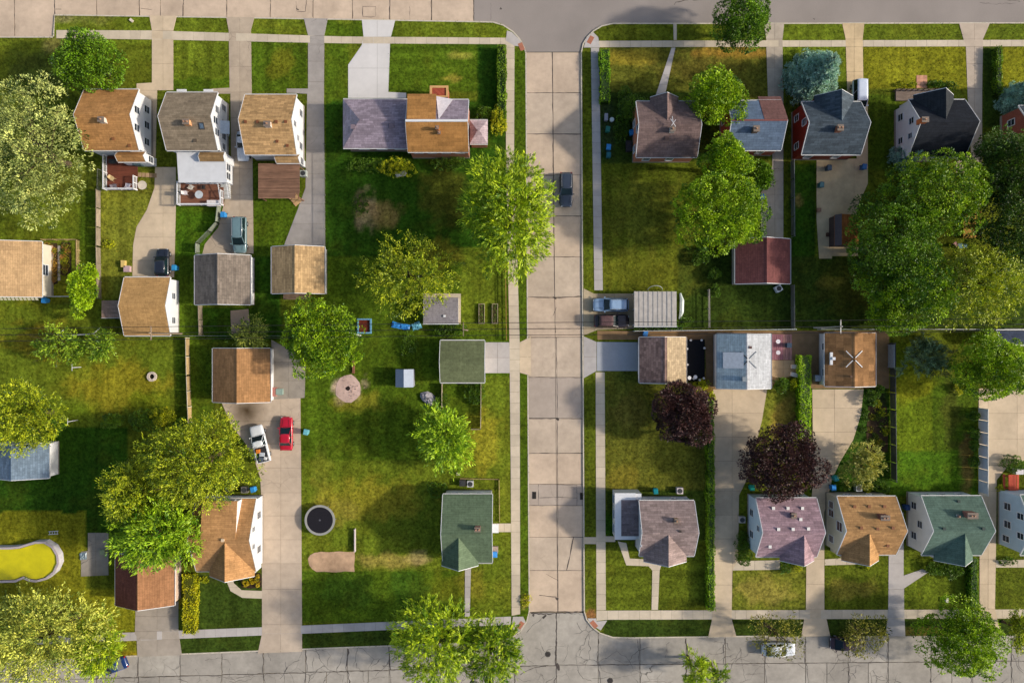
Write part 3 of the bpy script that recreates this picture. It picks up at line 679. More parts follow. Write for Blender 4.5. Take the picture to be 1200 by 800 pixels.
# ================================================================== buildings
class Bld:
    """a gabled building; rect = eave outline in photo px seen at eave height, axis = ridge direction"""
    def __init__(s, name, label, cat, rect, he, hr, axis, roof, wall, oh=.24, og=.18, group=None, trim=None, hip=(0,0), ridge_off=0, wall_low=None, gutter=True, fascia=True, into=None):
        x0, y1 = W(rect[0], rect[1], he); x1, y0 = W(rect[2], rect[3], he)
        s.r = (x0,y0,x1,y1); s.he, s.hr, s.axis = he, hr, axis; s.oh, s.og = oh, og
        s.e = into.e if into else empty(name, ((x0+x1)/2,(y0+y1)/2,GZ), label=label, cat=cat, group=group)
        s.trim = trim or white(); s.roofm = roof; s.wallm = wall; t = .14; s.t = t
        if axis == 'x': a0,a1,c0,c1 = x0,x1,y0,y1
        else: a0,a1,c0,c1 = y0,y1,x0,x1
        s.a0,s.a1,s.c0,s.c1 = a0,a1,c0,c1; cm = (c0+c1)/2+ridge_off; s.cm = cm
        P = (lambda a,c,z: (a,c,z)) if axis == 'x' else (lambda a,c,z: (c,a,z)); s.P = P
        h0, h1 = hip
        # each slope is a slab of its own: upper skin and underside
        r = MB(); A0, A1 = a0+h0, a1-h1
        top = [P(a0,c0,he),P(a1,c0,he),P(a1,c1,he),P(a0,c1,he),P(A0,cm,hr),P(A1,cm,hr)]
        bot = [(x,y,z-t) for x,y,z in top]
        fs = [(0,1,5,4),(2,3,4,5)]+([(3,0,4)] if h0 else [])+([(1,2,5)] if h1 else [])
        ff = fs+[tuple(i+6 for i in f[::-1]) for f in fs]+[(0,6,7,1),(2,8,9,3)]
        ff += [(3,9,6,0)] if h0 else [(0,4,10,6),(4,3,9,10)]
        ff += [(1,7,8,2)] if h1 else [(1,7,11,5),(5,11,8,2)]
        s.roof = r.add(top+bot, ff).build('roof', roof, s.e)
        rc = MB(); wv = .16
        for sg in (-1, 1):
            k = (hr-he)/(cm-c0 if sg < 0 else c1-cm)
            rc.add([P(A0+.01,cm,hr+.03),P(A1-.01,cm,hr+.03),P(A1-.01,cm+sg*wv,hr-k*wv+.03),P(A0+.01,cm+sg*wv,hr-k*wv+.03),
                    P(A0+.01,cm+sg*wv,hr-k*wv-.02),P(A1-.01,cm+sg*wv,hr-k*wv-.02)], [(0,1,2,3),(3,2,5,4)])
        rc.build('ridge_cap', roof, s.roof)
        # rake boards
        if fascia:
            for a, d, h_ in ((a0,-.07,h0),(a1,.07,h1)):
                if h_: continue
                f = MB()
                for (ca, za, cb, zb) in ((c0,he,cm,hr),(cm,hr,c1,he)):
                    f.add([P(a,ca,za-.2),P(a,cb,zb-.2),P(a,cb,zb+.02),P(a,ca,za+.02),P(a+d,ca,za-.2),P(a+d,cb,zb-.2),P(a+d,cb,zb+.02),P(a+d,ca,za+.02)],
                          [(0,1,2,3),(7,6,5,4),(3,2,6,7),(0,4,5,1),(0,3,7,4),(1,5,6,2)])
                f.build('rake_board', s.trim, s.e)
        if gutter:
            for c, d in ((c0,-1),(c1,1)):
                g = MB(); ca, cb = sorted((c+d*.005, c+d*.13)); p, q = P(a0,ca,he-.15), P(a1,cb,he-.02)
                g.box(min(p[0],q[0]),min(p[1],q[1]),p[2],max(p[0],q[0]),max(p[1],q[1]),p[2]+.02)
                cc = c+d*.12; p, q = P(a0,cc-.012,0), P(a1,cc+.012,0); g.box(min(p[0],q[0]),min(p[1],q[1]),he-.15,max(p[0],q[0]),max(p[1],q[1]),he-.02)
                g.build('gutter', s.trim, s.e)
        # walls
        wa0,wa1,wc0,wc1 = a0+og,a1-og,c0+oh,c1-oh; s.w = (wa0,wa1,wc0,wc1)
        if h0: wa0 = a0+oh
        if h1: wa1 = a1-oh
        s.w = (wa0,wa1,wc0,wc1)
        k0 = (hr-he)/(cm-c0); k1 = (hr-he)/(c1-cm); z0 = he-t+k0*oh*1; z1 = he-t+k1*oh
        m = MB(); V_ = []
        for a in (wa0, wa1):
            zz = hr-t if not (h0 if a == wa0 else h1) else (he-t+.1)
            V_ += [P(a,wc0,GZ-.1),P(a,wc1,GZ-.1),P(a,wc1,z1-.01),P(a,cm,zz-.01),P(a,wc0,z0-.01)]
        m.add(V_, [(0,1,2,3,4),(9,8,7,6,5),(1,6,7,2),(0,4,9,5)]).build('wall', wall, s.e)
        if wall_low is not None:
            b = MB(); o = .03
            p, q = P(wa0-o,wc0-o,0), P(wa1+o,wc1+o,0)
            b.box(p[0],p[1],GZ-.1,q[0],q[1],GZ+wall_low)
            b.build('foundation', m_plain((150,142,132),.9,.1), s.e)
        p, q = P(wa0,wc0,0), P(wa1,wc1,0); FOOT.append((p[0],p[1],q[0],q[1]))
    def z(s, x, y):
        c = y if s.axis == 'x' else x
        t = (c-s.c0)/(s.cm-s.c0) if c < s.cm else (s.c1-c)/(s.c1-s.cm)
        return s.he+(s.hr-s.he)*max(0,min(1,t))
    def at(s, px, py):
        z = (s.he+s.hr)/2
        for _ in range(6): x, y = W(px, py, z); z = s.z(x, y)
        return x, y, z
    def chimney(s, px, py, sx=.8, sy=.8, h=1.0, mat=None, pots=1, cap=None):
        x, y, z = s.at(px, py)
        mat = mat or m_brick((186,110,78)); c = MB().cbox(x,y,z-.7,sx,sy,h+.7).build('chimney', mat, s.roof)
        MB().cbox(x,y,z+h,sx+.12,sy+.12,.09).build('chimney_cap', cap or m_plain((128,114,102),.8,.2), s.roof)
        p = MB()
        for k in range(pots): p = MB().cyl(x+(k-(pots-1)/2)*.4, y, z+h+.09, .11, .2, 10); p.build('flue', m_plain((170,130,104),.8,.2), s.roof)
    def vents(s, pts, sz=.3, h=.16, mat=None):
        for px, py in pts:
            x, y, z = s.at(px, py); n = MB().cbox(x,y,z-.1,sz,sz,h+.1); n.cbox(x,y,z+h,sz+.1,sz+.1,.04)
            n.build('roof_vent', mat or m_plain((60,52,46),.6), s.roof)
    def pipe(s, px, py, r=.09, h=.5, mat=None):
        x, y, z = s.at(px, py); MB().cyl(x,y,z-.1,r,h+.1,8).build('vent_pipe', mat or white(), s.roof)
    def skylight(s, px, py, sx=.7, sy=.9):
        x, y, z = s.at(px, py); hf = .5*((s.z(x,y+.3)-s.z(x,y-.3))/.6)*sy
        def sheet(i, o): 
            a, b_ = sx/2-i, sy/2-i; k = hf/(sy/2)
            return [(x-a,y-b_,z-k*b_+o),(x+a,y-b_,z-k*b_+o),(x+a,y+b_,z+k*b_+o),(x-a,y+b_,z+k*b_+o)]
        f = MB().add(sheet(0,.1)+sheet(0,-.03), [(0,1,2,3),(0,4,5,1),(1,5,6,2),(2,6,7,3),(3,7,4,0)]).build('skylight', m_plain((70,66,62),.5), s.roof)
        MB().add(sheet(.1,.125), [(0,1,2,3)]).build('pane', m_glass((70,84,96)), s.roof)
    def wallpt(s, side, u, z):
        x0,y0 = s.P(s.w[0], s.w[2], 0)[:2]; x1,y1 = s.P(s.w[1], s.w[3], 0)[:2]
        if side in 'EW': return (x1 if side == 'E' else x0, y0+(y1-y0)*u, z)
        return (x0+(x1-x0)*u, y1 if side == 'N' else y0, z)
    def window(s, side, u, z, wd=.9, ht=1.2, shutter=None, mat=None, glass=None, door=False):
        x, y, zz = s.wallpt(side, u, z+GZ); return opening(s.e, side, x, y, zz, wd, ht, mat or s.trim, glass or m_glass(), shutter, door)
    def windows(s, side, lst, **k):
        for q in lst: s.window(side, *q, **k)
def opening(parent, side, x, y, z, wd, ht, trim, glass, shutter=None, door=False, dmat=None):
    n = {'E':(1,0),'W':(-1,0),'N':(0,1),'S':(0,-1)}[side]; t = (abs(n[1]), abs(n[0]))
    def bx(mb, u0, u1, z0, z1, d0, d1):
        xs = sorted((x+t[0]*u0+n[0]*d0, x+t[0]*u1+n[0]*d1)); ys = sorted((y+t[1]*u0+n[1]*d0, y+t[1]*u1+n[1]*d1))
        return mb.box(xs[0], ys[0], z0, xs[1], ys[1], z1)
    f = MB(); w2, h2, b = wd/2, ht/2, .09
    bx(f,-w2-b,-w2,z-h2-b,z+h2+b,-.02,.07); bx(f,w2,w2+b,z-h2-b,z+h2+b,-.02,.07); bx(f,-w2,w2,z+h2,z+h2+b,-.02,.068); bx(f,-w2,w2,z-h2-b,z-h2,-.02,.11)
    if not door: bx(f,-w2,w2,z-.025,z+.025,.0,.055)
    fr = f.build('door_frame' if door else 'window', trim, parent)
    if door:
        d = bx(MB(),-w2,w2,z-h2,z+h2,-.01,.03); 
        for k in (-.55,.25): bx(d,-w2*.6,w2*.6,z+k*h2-.25,z+k*h2+.25,.03,.045)
        d.build('door', dmat or m_plain((120,60,50),.5), fr); bx(MB(),w2*.7,w2*.85,z-.08,z,.03,.09).build('handle', m_metal((180,160,110),.3), fr)
    else: bx(MB(),-w2,w2,z-h2,z+h2,-.01,.03).build('pane', glass, fr)
    if shutter:
        for sg in (-1,1):
            q = MB(); a, c = sorted((sg*(w2+b+.02), sg*(w2+b+.38))); bx(q,a,c,z-h2,z+h2,-.01,.04)
            for k in range(6): bx(q,a+.04,c-.04,z-h2+.08+k*ht/6,z-h2+.14+k*ht/6,.04,.055)
            q.build('shutter', shutter, parent)
    return fr
def cross_gable(b, side, xpx, halfw, front, hc, he2=None, roof=None, wall=None, trim=True, og=.15, soffit=True):
    """gable wing with its own ridge at right angles to the main one (main axis x); front = how far past the eave its own front edge stands"""
    he2 = he2 if he2 is not None else b.he; roof = roof or b.roofm
    sg = -1 if side == 'S' else 1; ye = b.r[1] if side == 'S' else b.r[3]; yf = ye+sg*front
    xc = W(xpx, 0, hc)[0]
    k = (b.hr-b.he)/abs(b.cm-ye)
    def yb(z): return ye-sg*(z-b.he)/k
    e = .03
    A,R,B = (xc-halfw,yf,he2),(xc,yf,hc),(xc+halfw,yf,he2)
    yR = yb(hc)-sg*.35; yA = yb(he2)-sg*.25
    D,F,G = (xc-halfw,yA,he2),(xc,yR,hc),(xc+halfw,yA,he2)
    m = MB(); t = .13
    for (p,q,r_,s_) in ((A,R,F,D),(R,B,G,F)):
        top = [(v[0],v[1],v[2]+e) for v in (p,q,r_,s_)]; bot = [(v[0],v[1],v[2]-t) for v in (p,q,r_,s_)]
        m.add(top+bot, [(0,1,2,3),(7,6,5,4),(0,4,5,1),(1,5,6,2),(2,6,7,3),(3,7,4,0)])
    ro = m.build('gable_roof', roof, b.e)
    rc = MB()
    for q in (-1,1):
        kk = (hc-he2)/halfw; rc.add([(xc,yf,hc+e+.03),(xc,yR,hc+e+.03),(xc+q*.15,yR,hc+e+.03-kk*.15),(xc+q*.15,yf,hc+e+.03-kk*.15)], [(0,1,2,3)])
    rc.build('ridge_cap', roof, ro)
    yw = yf-sg*og; hw = halfw-.22
    zz = hc-t-.02; ze = he2-t+(hc-he2)*.22/halfw-.02
    wv = MB(); V_ = []
    for yy in (yw, yA-sg*.1): V_ += [(xc-hw,yy,GZ-.05),(xc+hw,yy,GZ-.05),(xc+hw,yy,ze),(xc,yy,zz),(xc-hw,yy,ze)]
    wv.add(V_, [(0,1,2,3,4),(0,5,9,4),(1,6,7,2)]).build('gable_wall', wall or b.wallm, b.e)
    if trim:
        f = MB()
        for (p,q) in ((A,R),(R,B)):
            vs = []
            for yy in (yf, yf+sg*.07):
                for v in (p,q): vs += [(v[0],yy,v[2]-.2),(v[0],yy,v[2]+e+.02)]
            f.add(vs, [(0,1,3,2),(4,6,7,5),(1,5,7,3),(0,2,6,4)])
        f.build('rake_board', b.trim, b.e)
    opening(b.e, side, xc, yw, he2*.45+.2, 1.6, 1.2, b.trim, m_glass())
    opening(b.e, side, xc, yw, he2+.5, .6, .7, b.trim, m_glass()) if hc-he2 > 1.6 else None
    FOOT.append((xc-hw, min(yw,ye), xc+hw, max(yw,ye)))
    return xc, yw
def flat_box(parent, name, rect, z0, z1, mat, hpx=None):
    x0,y1 = W(rect[0],rect[1],hpx or z1); x1,y0 = W(rect[2],rect[3],hpx or z1)
    return MB().box(x0,y0,z0,x1,y1,z1).build(name, mat, parent)
def garage_door(b, side, u, wd=2.6, ht=2.1, mat=None):
    x, y, z = b.wallpt(side, u, GZ+ht/2+.02); n = {'E':(1,0),'W':(-1,0),'N':(0,1),'S':(0,-1)}[side]; t = (abs(n[1]), abs(n[0]))
    m = MB()
    def bx(u0,u1,z0,z1,d0,d1):
        xs = sorted((x+t[0]*u0+n[0]*d0, x+t[0]*u1+n[0]*d1)); ys = sorted((y+t[1]*u0+n[1]*d0, y+t[1]*u1+n[1]*d1)); m.box(xs[0],ys[0],z0,xs[1],ys[1],z1)
    for k in range(4):
        z0 = z-ht/2+k*ht/4; bx(-wd/2,wd/2,z0+.01,z0+ht/4-.01,-.01,.03)
        for j in range(4): bx(-wd/2+.1+j*wd/4,-wd/2+wd/4-.08+j*wd/4,z0+.09,z0+ht/4-.09,.03,.045)
    m.build('garage_door', mat or white(), b.e)
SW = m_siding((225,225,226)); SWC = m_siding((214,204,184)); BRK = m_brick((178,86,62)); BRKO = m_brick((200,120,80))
# ---------------------------------------------------------------- three houses on the upper street
TAN1 = m_shingle((184,124,72),'x',.08,.2)
h1 = Bld('house','house with an orange-brown roof and white gable wall beside the silver-leaved tree','house',(98.5,105,162.5,176),4.1,6.3,'x',TAN1,SW,og=.15,wall_low=.5)
h1.chimney(122,142,.75,.6,.7,m_plain((214,200,186),.8)); h1.vents([(133,163),(152,171)],.3,.1,m_plain((130,84,50),.7)); h1.windows('E',[(.2,1.7),(.5,1.7),(.78,1.7,.9,1.2),(.35,4.2),(.66,4.2)]); h1.windows('S',[(.15,3.0,.8,.8)]); h1.windows('N',[(.3,1.8),(.7,1.8)])
h1.window('N',.5,1.15,1.0,2.1,door=True)
ex = Bld('annex','small rear annex with an orange-brown roof joined to the back of the house by the silver-leaved tree','house annex',(138,178,170.5,189.5),3.2,3.9,'x',TAN1,SW,og=.1,oh=.12,into=h1); ex.windows('E',[(.5,1.6,.8,1.1)])
h2 = Bld('house','two-storey white house with a grey-brown roof and a white metal-roofed porch at the back','house',(195,108.5,255,176),4.1,6.3,'x',m_shingle((142,124,100),'x',.1,.2),SW,og=.15,wall_low=.5)
h2.chimney(221,145,.8,.6,.8,m_plain((206,152,108),.8),2); h2.skylight(236.5,148,.7,.8); h2.vents([(229,165)],.35,.1,m_plain((90,78,64),.7)); h2.windows('E',[(.12,1.7,.8,.9),(.32,1.7,.9,1.2),(.55,1.7,.9,1.2),(.85,1.7,.8,1.2),(.3,3.9),(.5,4.4),(.72,3.9,.9,1)])
h2.windows('N',[(.25,1.8,1.1,1.1),(.8,1.8,1.1,1.1)])
for u in (.25,.8):
    x,y,z = h2.wallpt('N',u,3.2); MB().cbox(x,y+.45,z+.35,1.3,.8,.07).build('window_hood', white(), h2.e)
x,y,z = h2.wallpt('E',.45,2.9); MB().add([(x,y-.9,z),(x+1.1,y-.9,z-.35),(x+1.1,y+.9,z-.35),(x,y+.9,z),(x,y-.9,z-.06),(x+1.1,y-.9,z-.41),(x+1.1,y+.9,z-.41),(x,y+.9,z-.06)],[(0,1,2,3),(7,6,5,4),(0,4,5,1),(1,5,6,2),(2,6,7,3)]).build('door_canopy', m_plain((190,200,208),.5), h2.e); h2.window('E',.45,1.2,.9,2.0,door=True)
pc = h2.e
WM = m_plain((212,212,212),.45,.4,0,.06,1.2)
x0,y1 = W(207,178,3.3); x1,y0 = W(266,214,2.8)
MB().add([(x0,y0,2.8),(x1,y0,2.8),(x1,y1,3.3),(x0,y1,3.3),(x0,y0,2.7),(x1,y0,2.7),(x1,y1,3.2),(x0,y1,3.2)],[(0,1,2,3),(7,6,5,4),(0,4,5,1),(1,5,6,2),(2,6,7,3),(3,7,4,0)]).build('roof', WM, pc)
rb = MB()
for k in range(4):
    xx = x0+.15+k*(x1-x0-.3)/3; rb.add([(xx-.02,y0,2.8),(xx+.02,y0,2.8),(xx+.02,y1,3.3),(xx-.02,y1,3.3),(xx-.02,y0,2.812),(xx+.02,y0,2.812),(xx+.02,y1,3.312),(xx-.02,y1,3.312)],[(4,5,6,7),(0,4,7,3),(1,2,6,5)])
rb.build('roof_rib', WM, pc)['kind'] = 'stuff'; MB().box(x0+.2,y0+.25,GZ,x1-.25,y1,2.72).build('wall', SW, pc); FOOT.append((x0,y0,x1,y1))
for k in range(4): opening(pc,'S',x0+1.2+k*1.5,y0+.25,1.9,1.1,1.0,white(),m_glass())
for k in range(2): opening(pc,'E',x1-.25,y0+1.1+k*1.2,1.8,.9,1.2,white(),m_glass())
an2 = Bld('annex','low brown lean-to roof tucked between the grey-brown house roof and the white porch roof','house annex',(234,178.5,263,189),3.5,3.9,'x',m_shingle((150,112,74),'x',.08,.2),SW,og=.05,oh=.08,gutter=False,into=h2)
h3 = Bld('house','two-storey house with a mottled tan roof and brown pergola at the back','house',(287,111,347.5,181),4.1,6.3,'x',m_shingle((196,146,98),'x',.16,.2),SW,og=.15,wall_low=.5)
h3.chimney(315,147,.8,.6,.7,m_plain((214,196,180),.8)); h3.vents([(288,143),(302,143),(324,143),(335,143),(325,166),(337,171)],.28,.12,m_plain((120,72,44),.7)); h3.windows('E',[(.2,1.7),(.8,1.7),(.5,4.3,.7,.9),(.3,3.0,.7,.7)]); h3.windows('N',[(.3,1.8),(.7,1.8)])
an3 = Bld('annex','small tan-roofed annex behind the mottled tan roof, above the brown pergola','house annex',(324,181.5,351,191),3.1,3.9,'x',m_shingle((196,146,98),'x',.12,.2),SW,og=.1,oh=.12,into=h3); an3.windows('E',[(.5,1.7)])
# pergola
pg = empty('pergola', (*W(327,212),GZ), label='brown slatted pergola roof behind the mottled tan-roofed house', cat='pergola')
WB = m_wood((126,94,74),'x'); x0,y1 = W(302.5,191.5,2.7); x1,y0 = W(351,232.5,2.7); 
n_ = 26
for k in range(n_):
    y = y0+(y1-y0)*(k+.5)/n_
    if k < 8: MB().box(x0,y-.085,2.6,x1 if k > 3 else x1-.6,y+.085,2.68).build('slat', WB, pg)
    else: MB().box(x0,y-.085,2.6,x1,y+.085,2.68).build('slat', WB, pg)
for xx in (x0+.2,(x0+x1)/2,x1-.2): MB().box(xx-.06,y0,2.42,xx+.06,y1,2.6).build('beam', WB, pg)
for xx in (x0+.2,x1-.2):
    for yy in (y0+.2,y1-.3): MB().cbox(xx,yy,GZ,.13,.13,2.3).build('post', WB, pg)
flat_box(pg,'floor',(303,192,350,231),GZ-.05,GZ+.12,m_wood((120,92,70)),.2); FOOT.append((x0,y0,x1,y1))
# curved timber steps from the pergola
st = empty('garden_steps', (*W(344,222),GZ), label='tan timber steps curving from the pergola to the grey driveway', cat='steps')
for k,(px,py,a) in enumerate([(334,221,.5),(338,225,.6),(342,229,.7),(346,233,.8),(349,237,.85)]):
    x,y = W(px,py); c,s_ = math.cos(-a),math.sin(-a); MB().prism([(x+c*u-s_*v,y+s_*u+c*v) for u,v in ((-.26,-.6),(.26,-.6),(.26,.6),(-.26,.6))],GZ,GZ+.3-.05*k).build('tread', m_wood((186,150,106)), st)
# ---------------------------------------------------------------- decks
def deck(rect, ht, mat, label, rails, stairs=None, railm=None, name='deck'):
    x0,y1 = W(rect[0],rect[1],ht); x1,y0 = W(rect[2],rect[3],ht); e = empty(name, ((x0+x1)/2,(y0+y1)/2,GZ), label=label, cat='deck')
    n = int((y1-y0)/.15); m = MB()
    for k in range(n): y = y0+(y1-y0)*k/n; m.box(x0,y,ht-.04,x1,y+(y1-y0)/n-.012,ht+random.uniform(-.004,.004))
    tag(m.build('deck_board', mat, e), kind='stuff'); MB().box(x0+.05,y0+.05,ht-.2,x1-.05,y1-.05,ht-.045).build('joist_frame', mat, e)
    for xx in (x0+.15,x1-.15):
        for yy in (y0+.15,y1-.15): MB().cbox(xx,yy,GZ-.05,.12,.12,ht-.1).build('post', mat, e)
    rm = railm or white()
    for side,u0,u1 in rails:
        if side in 'NS': yy = y1-.05 if side == 'N' else y0+.05; p,q = (x0+(x1-x0)*u0,yy),(x0+(x1-x0)*u1,yy)
        else: xx = x1-.05 if side == 'E' else x0+.05; p,q = (xx,y0+(y1-y0)*u0),(xx,y0+(y1-y0)*u1)
        L = math.hypot(q[0]-p[0],q[1]-p[1]); r = MB(); r.bar((*p,ht+.95),(*q,ht+.95),.16,.05); r.bar((*p,ht+.12),(*q,ht+.12),.07,.05)
        k = int(L/.13)
        for i in range(k+1): t = i/max(k,1); xx,yy = p[0]+(q[0]-p[0])*t,p[1]+(q[1]-p[1])*t; r.cbox(xx,yy,ht+.12,.035,.035,.82)
        r.build('railing', rm, e)
        for t in (0,.5,1): xx,yy = p[0]+(q[0]-p[0])*t,p[1]+(q[1]-p[1])*t; MB().cbox(xx,yy,ht,.11,.11,1.02).build('railing_post', rm, e)
    if stairs:
        r0 = stairs; xa,yb_ = W(r0[0],r0[1],ht); xb,ya = W(r0[2],r0[3],ht); k = 5
        for i in range(k): xx = xa+(xb-xa)*i/k; MB().box(xx,ya,ht-(i+1)*ht/(k+1)*.9-.05,xx+(xb-xa)/k-.02,yb_,ht-(i+1)*ht/(k+1)*.9).build('tread', m_wood((170,140,105),'y'), e)
    FOOT.append((x0,y0,x1,y1)); return e
deck((125,183,161,223),.8,m_wood((112,62,46)),'red-brown wooden deck with white railings behind the orange-brown roofed house',[('W',0,1),('S',0,1),('E',0,.38)],(161,202,181,207))
deck((211,214.5,262,241),.8,m_wood((132,88,68)),'brown wooden deck with white railings below the white porch roof',[('W',0,1),('S',0,1),('E',0,.62)])
x,y = W(266,225); e = empty('side_stair', (x,y,GZ), label='small white side stair with railing at the corner of the brown deck by the driveway', cat='stairs')
for k in range(4): MB().cbox(x,y+.75-k*.5,GZ,1.1,.48,.75-k*.18).build('tread', m_plain((196,196,192),.7), e)
for sx in (-.6,.6): r = MB(); r.bar((x+sx,y+1,1.75),(x+sx,y-1,1.1),.08,.06); [r.cbox(x+sx,y+.9-i*.3,GZ,.035,.035,1.5-i*.1) for i in range(7)]; r.build('railing', white(), e)
# ---------------------------------------------------------------- long house on the corner
PUR = m_shingle((150,134,146),'x',.14,.2); ORA = m_shingle((178,118,62),'x',.1,.45,2.2)
b4 = Bld('house','large corner house with an orange-brown and mauve-grey roof and square red brick porch','house',(478,117,549,178),4.3,6.4,'x',PUR,m_brick((196,124,88)),og=.12,wall_low=.4)
# two tone roof: the southern slope is covered in orange-brown courses
x0,y0,x1,y1 = b4.r; MB().add([(x0-.02,y0-.02,b4.he+.03),(x1+.02,y0-.02,b4.he+.03),(x1+.02,b4.cm,b4.hr+.03),(x0-.02,b4.cm,b4.hr+.03),(x0-.02,y0-.02,b4.he-.03),(x1+.02,y0-.02,b4.he-.03)],[(0,1,2,3),(0,4,5,1)]).build('slope_sheet', ORA, b4.roof, label='orange-brown southern roof slope with long courses')
MB().box(x0,b4.cm-.15,b4.hr+.0,x1,b4.cm+.15,b4.hr+.09).build('ridge_flashing', white(), b4.roof)
# pale cricket between the dormer and the street slope
kk_ = (b4.hr-b4.he)/(y1-b4.cm)
def onN(px,py):
    q = b4.at(px,py); return (q[0],q[1],q[2]+.06)
MB().add([onN(511.3,113),onN(531,116.5),onN(514,140)]+[(a,b_,c-.05) for a,b_,c in (onN(511.3,113),onN(531,116.5),onN(514,140))],[(0,2,1),(0,1,4,3),(1,2,5,4)]).build('roof_cricket', m_plain((214,206,210),.6), b4.roof)
# wide rear dormer
xa = W(477,0,6)[0]; xb = W(511,0,6)[0]; yt = W(0,110,5.8)[1]
MB().add([(xa,b4.cm+.16,b4.hr+.05),(xb,b4.cm+.16,b4.hr+.05),(xb,yt,5.75),(xa,yt,5.75),(xa,b4.cm+.16,b4.hr-.07),(xb,b4.cm+.16,b4.hr-.07),(xb,yt,5.63),(xa,yt,5.63)],[(0,1,2,3),(7,6,5,4),(0,4,5,1),(1,5,6,2),(2,6,7,3),(3,7,4,0)]).build('dormer_roof', ORA, b4.e)
MB().add([(xb-.15,b4.cm+.3,b4.hr-.08),(xb-.15,yt-.15,5.62),(xb-.15,yt-.15,GZ),(xb-.15,b4.cm+.3,GZ),(xa+.15,b4.cm+.3,b4.hr-.08),(xa+.15,yt-.15,5.62),(xa+.15,yt-.15,GZ),(xa+.15,b4.cm+.3,GZ)],[(0,1,2,3),(7,6,5,4),(1,5,6,2)]).build('dormer_wall', m_siding((226,220,222),.25), b4.e)
for u in (.3,.7): opening(b4.e,'N',xa+(xb-xa)*u,yt-.15,4.9,1.0,1.0,white(),m_glass())
b4.windows('S',[(.15,3.3,1.2,.9),(.38,3.3,1.2,.9),(.62,3.3,1.2,.9),(.86,3.3,1.2,.9)]); b4.windows('E',[(.5,4.4,.8,1)]); b4.chimney(513,152,.35,.35,.9,m_plain((190,120,76),.8)); b4.chimney(515,156.5,.3,.3,.4,m_plain((190,120,76),.8))
cb = b4.e
x0,y1 = W(504.5,101.5,2.6); x1,y0 = W(524.5,114,2.6); MB().box(x0,y0,GZ-.05,x1,y1,2.5).build('wall', m_brick((180,86,66)), cb)
m = MB(); m.box(x0-.1,y0,2.5,x1+.1,y0+.2,2.66).box(x0-.1,y1-.2,2.5,x1+.1,y1+.1,2.66).box(x0-.1,y0+.2,2.5,x0+.2,y1-.2,2.66).box(x1-.2,y0+.2,2.5,x1+.1,y1-.2,2.66); m.build('coping', m_plain((206,160,104),.8), cb)
MB().box(x0+.2,y0+.2,2.5,x1-.2,y1-.2,2.54).build('roof', m_brick((170,78,54)), cb); FOOT.append((x0,y0,x1,y1))
b4w = Bld('house_wing','long low wing with a mauve-grey hipped shingle roof joined to the orange-brown roofed corner house','house wing',(402,116.5,477,173.5),3.2,4.9,'x',PUR,m_brick((150,110,96)),hip=(2.6,0),oh=.4,og=.02,wall_low=.3,into=b4)
MB().add([(b4w.r[0],b4w.r[1],3.235),(b4w.r[0],b4w.r[3],3.235),(b4w.r[0]+2.6,b4w.cm,4.94)],[(0,2,1)]).build('hip_slope', m_shingle((184,166,172),'y',.1,.2), b4w.roof) 
b4w.vents([(414,149),(459,148)],.5,.2,m_plain((128,112,118),.6)); b4w.windows('S',[(.25,1.7,1.4,1.1),(.55,1.7,1.4,1.1),(.85,1.7,1.4,1.1)]); b4w.windows('W',[(.5,1.7,1.4,1.1)]); garage_door(b4w,'N',.42,4.6)
b4p = Bld('side_porch','small side porch with a pale mauve hipped roof at the hedge end of the corner house','porch',(550.5,141,571.5,168.5),2.6,3.3,'x',m_shingle((188,166,172),'x',.1,.2),m_brick((190,120,90)),hip=(1.1,1.1),oh=.15,into=b4); b4p.windows('E',[(.5,1.5,1,1.1)])
# ---------------------------------------------------------------- garages
g1 = Bld('garage','tan-orange roofed garage with a white gable wall behind the parked black SUV','garage',(145.5,325,199.5,393),2.8,4.2,'x',m_shingle((190,138,84),'x',.06,.2),SW,og=.12,wall_low=.2); garage_door(g1,'N',.5,3.6); g1.windows('E',[(.25,1.6,.8,.8),(.7,1.6,.8,.8)])
g1b = g1.e
x0,y1 = W(119,352,2.2); x1,y0 = W(142,372.5,2.2); MB().box(x0+.1,y0+.1,GZ-.05,x1-.1,y1-.1,2.1).build('wall', m_siding((170,150,130)), g1b); MB().box(x0,y0,2.1,x1,y1,2.2).build('roof', m_shingle((152,124,106),'x',.1,.2), g1b); MB().box(x0-.04,y0-.04,2.08,x1,y0,2.22).build('trim', white(), g1b); FOOT.append((x0,y0,x1,y1))
def garage(label, rect, he, hr, axis, roof, wall=None, door=('N',.5,3.6), **k):
    g = Bld('garage', label, 'garage', rect, he, hr, axis, roof, wall or SW, wall_low=.2, **k)
    if door: garage_door(g, *door)
    return g
g2 = garage('weathered grey-brown roofed garage behind the parked teal van','' or (228.5,299,293,357),2.5,4.1,'y',m_shingle((132,118,104),'y',.12,.2),og=.12,oh=.3); g2.windows('S',[(.5,1.6,.9,.8)]); g2.windows('E',[(.5,1.5,.8,.8)])
g3 = garage('light tan shingle-roofed garage at the end of the grey driveway',(318.5,289,380,344),2.5,3.9,'y',m_shingle((194,150,106),'y',.14,.2),og=.12,oh=.3)
gb = g3.e; flat_box(gb,'wall',(333,344,361,350),GZ-.05,1.6,m_wood((110,84,62))); flat_box(gb,'roof',(332,344,362,351),1.6,1.68,m_shingle((122,98,78),'x',.1,.2))
g4 = garage('brown shingle-roofed garage beside the driveway with the white pickup and red car',(249.5,408,316.5,471),2.6,4.2,'y',m_shingle((172,118,76),'y',.08,.2),door=('S',.55,4.2),og=.12,oh=.32)
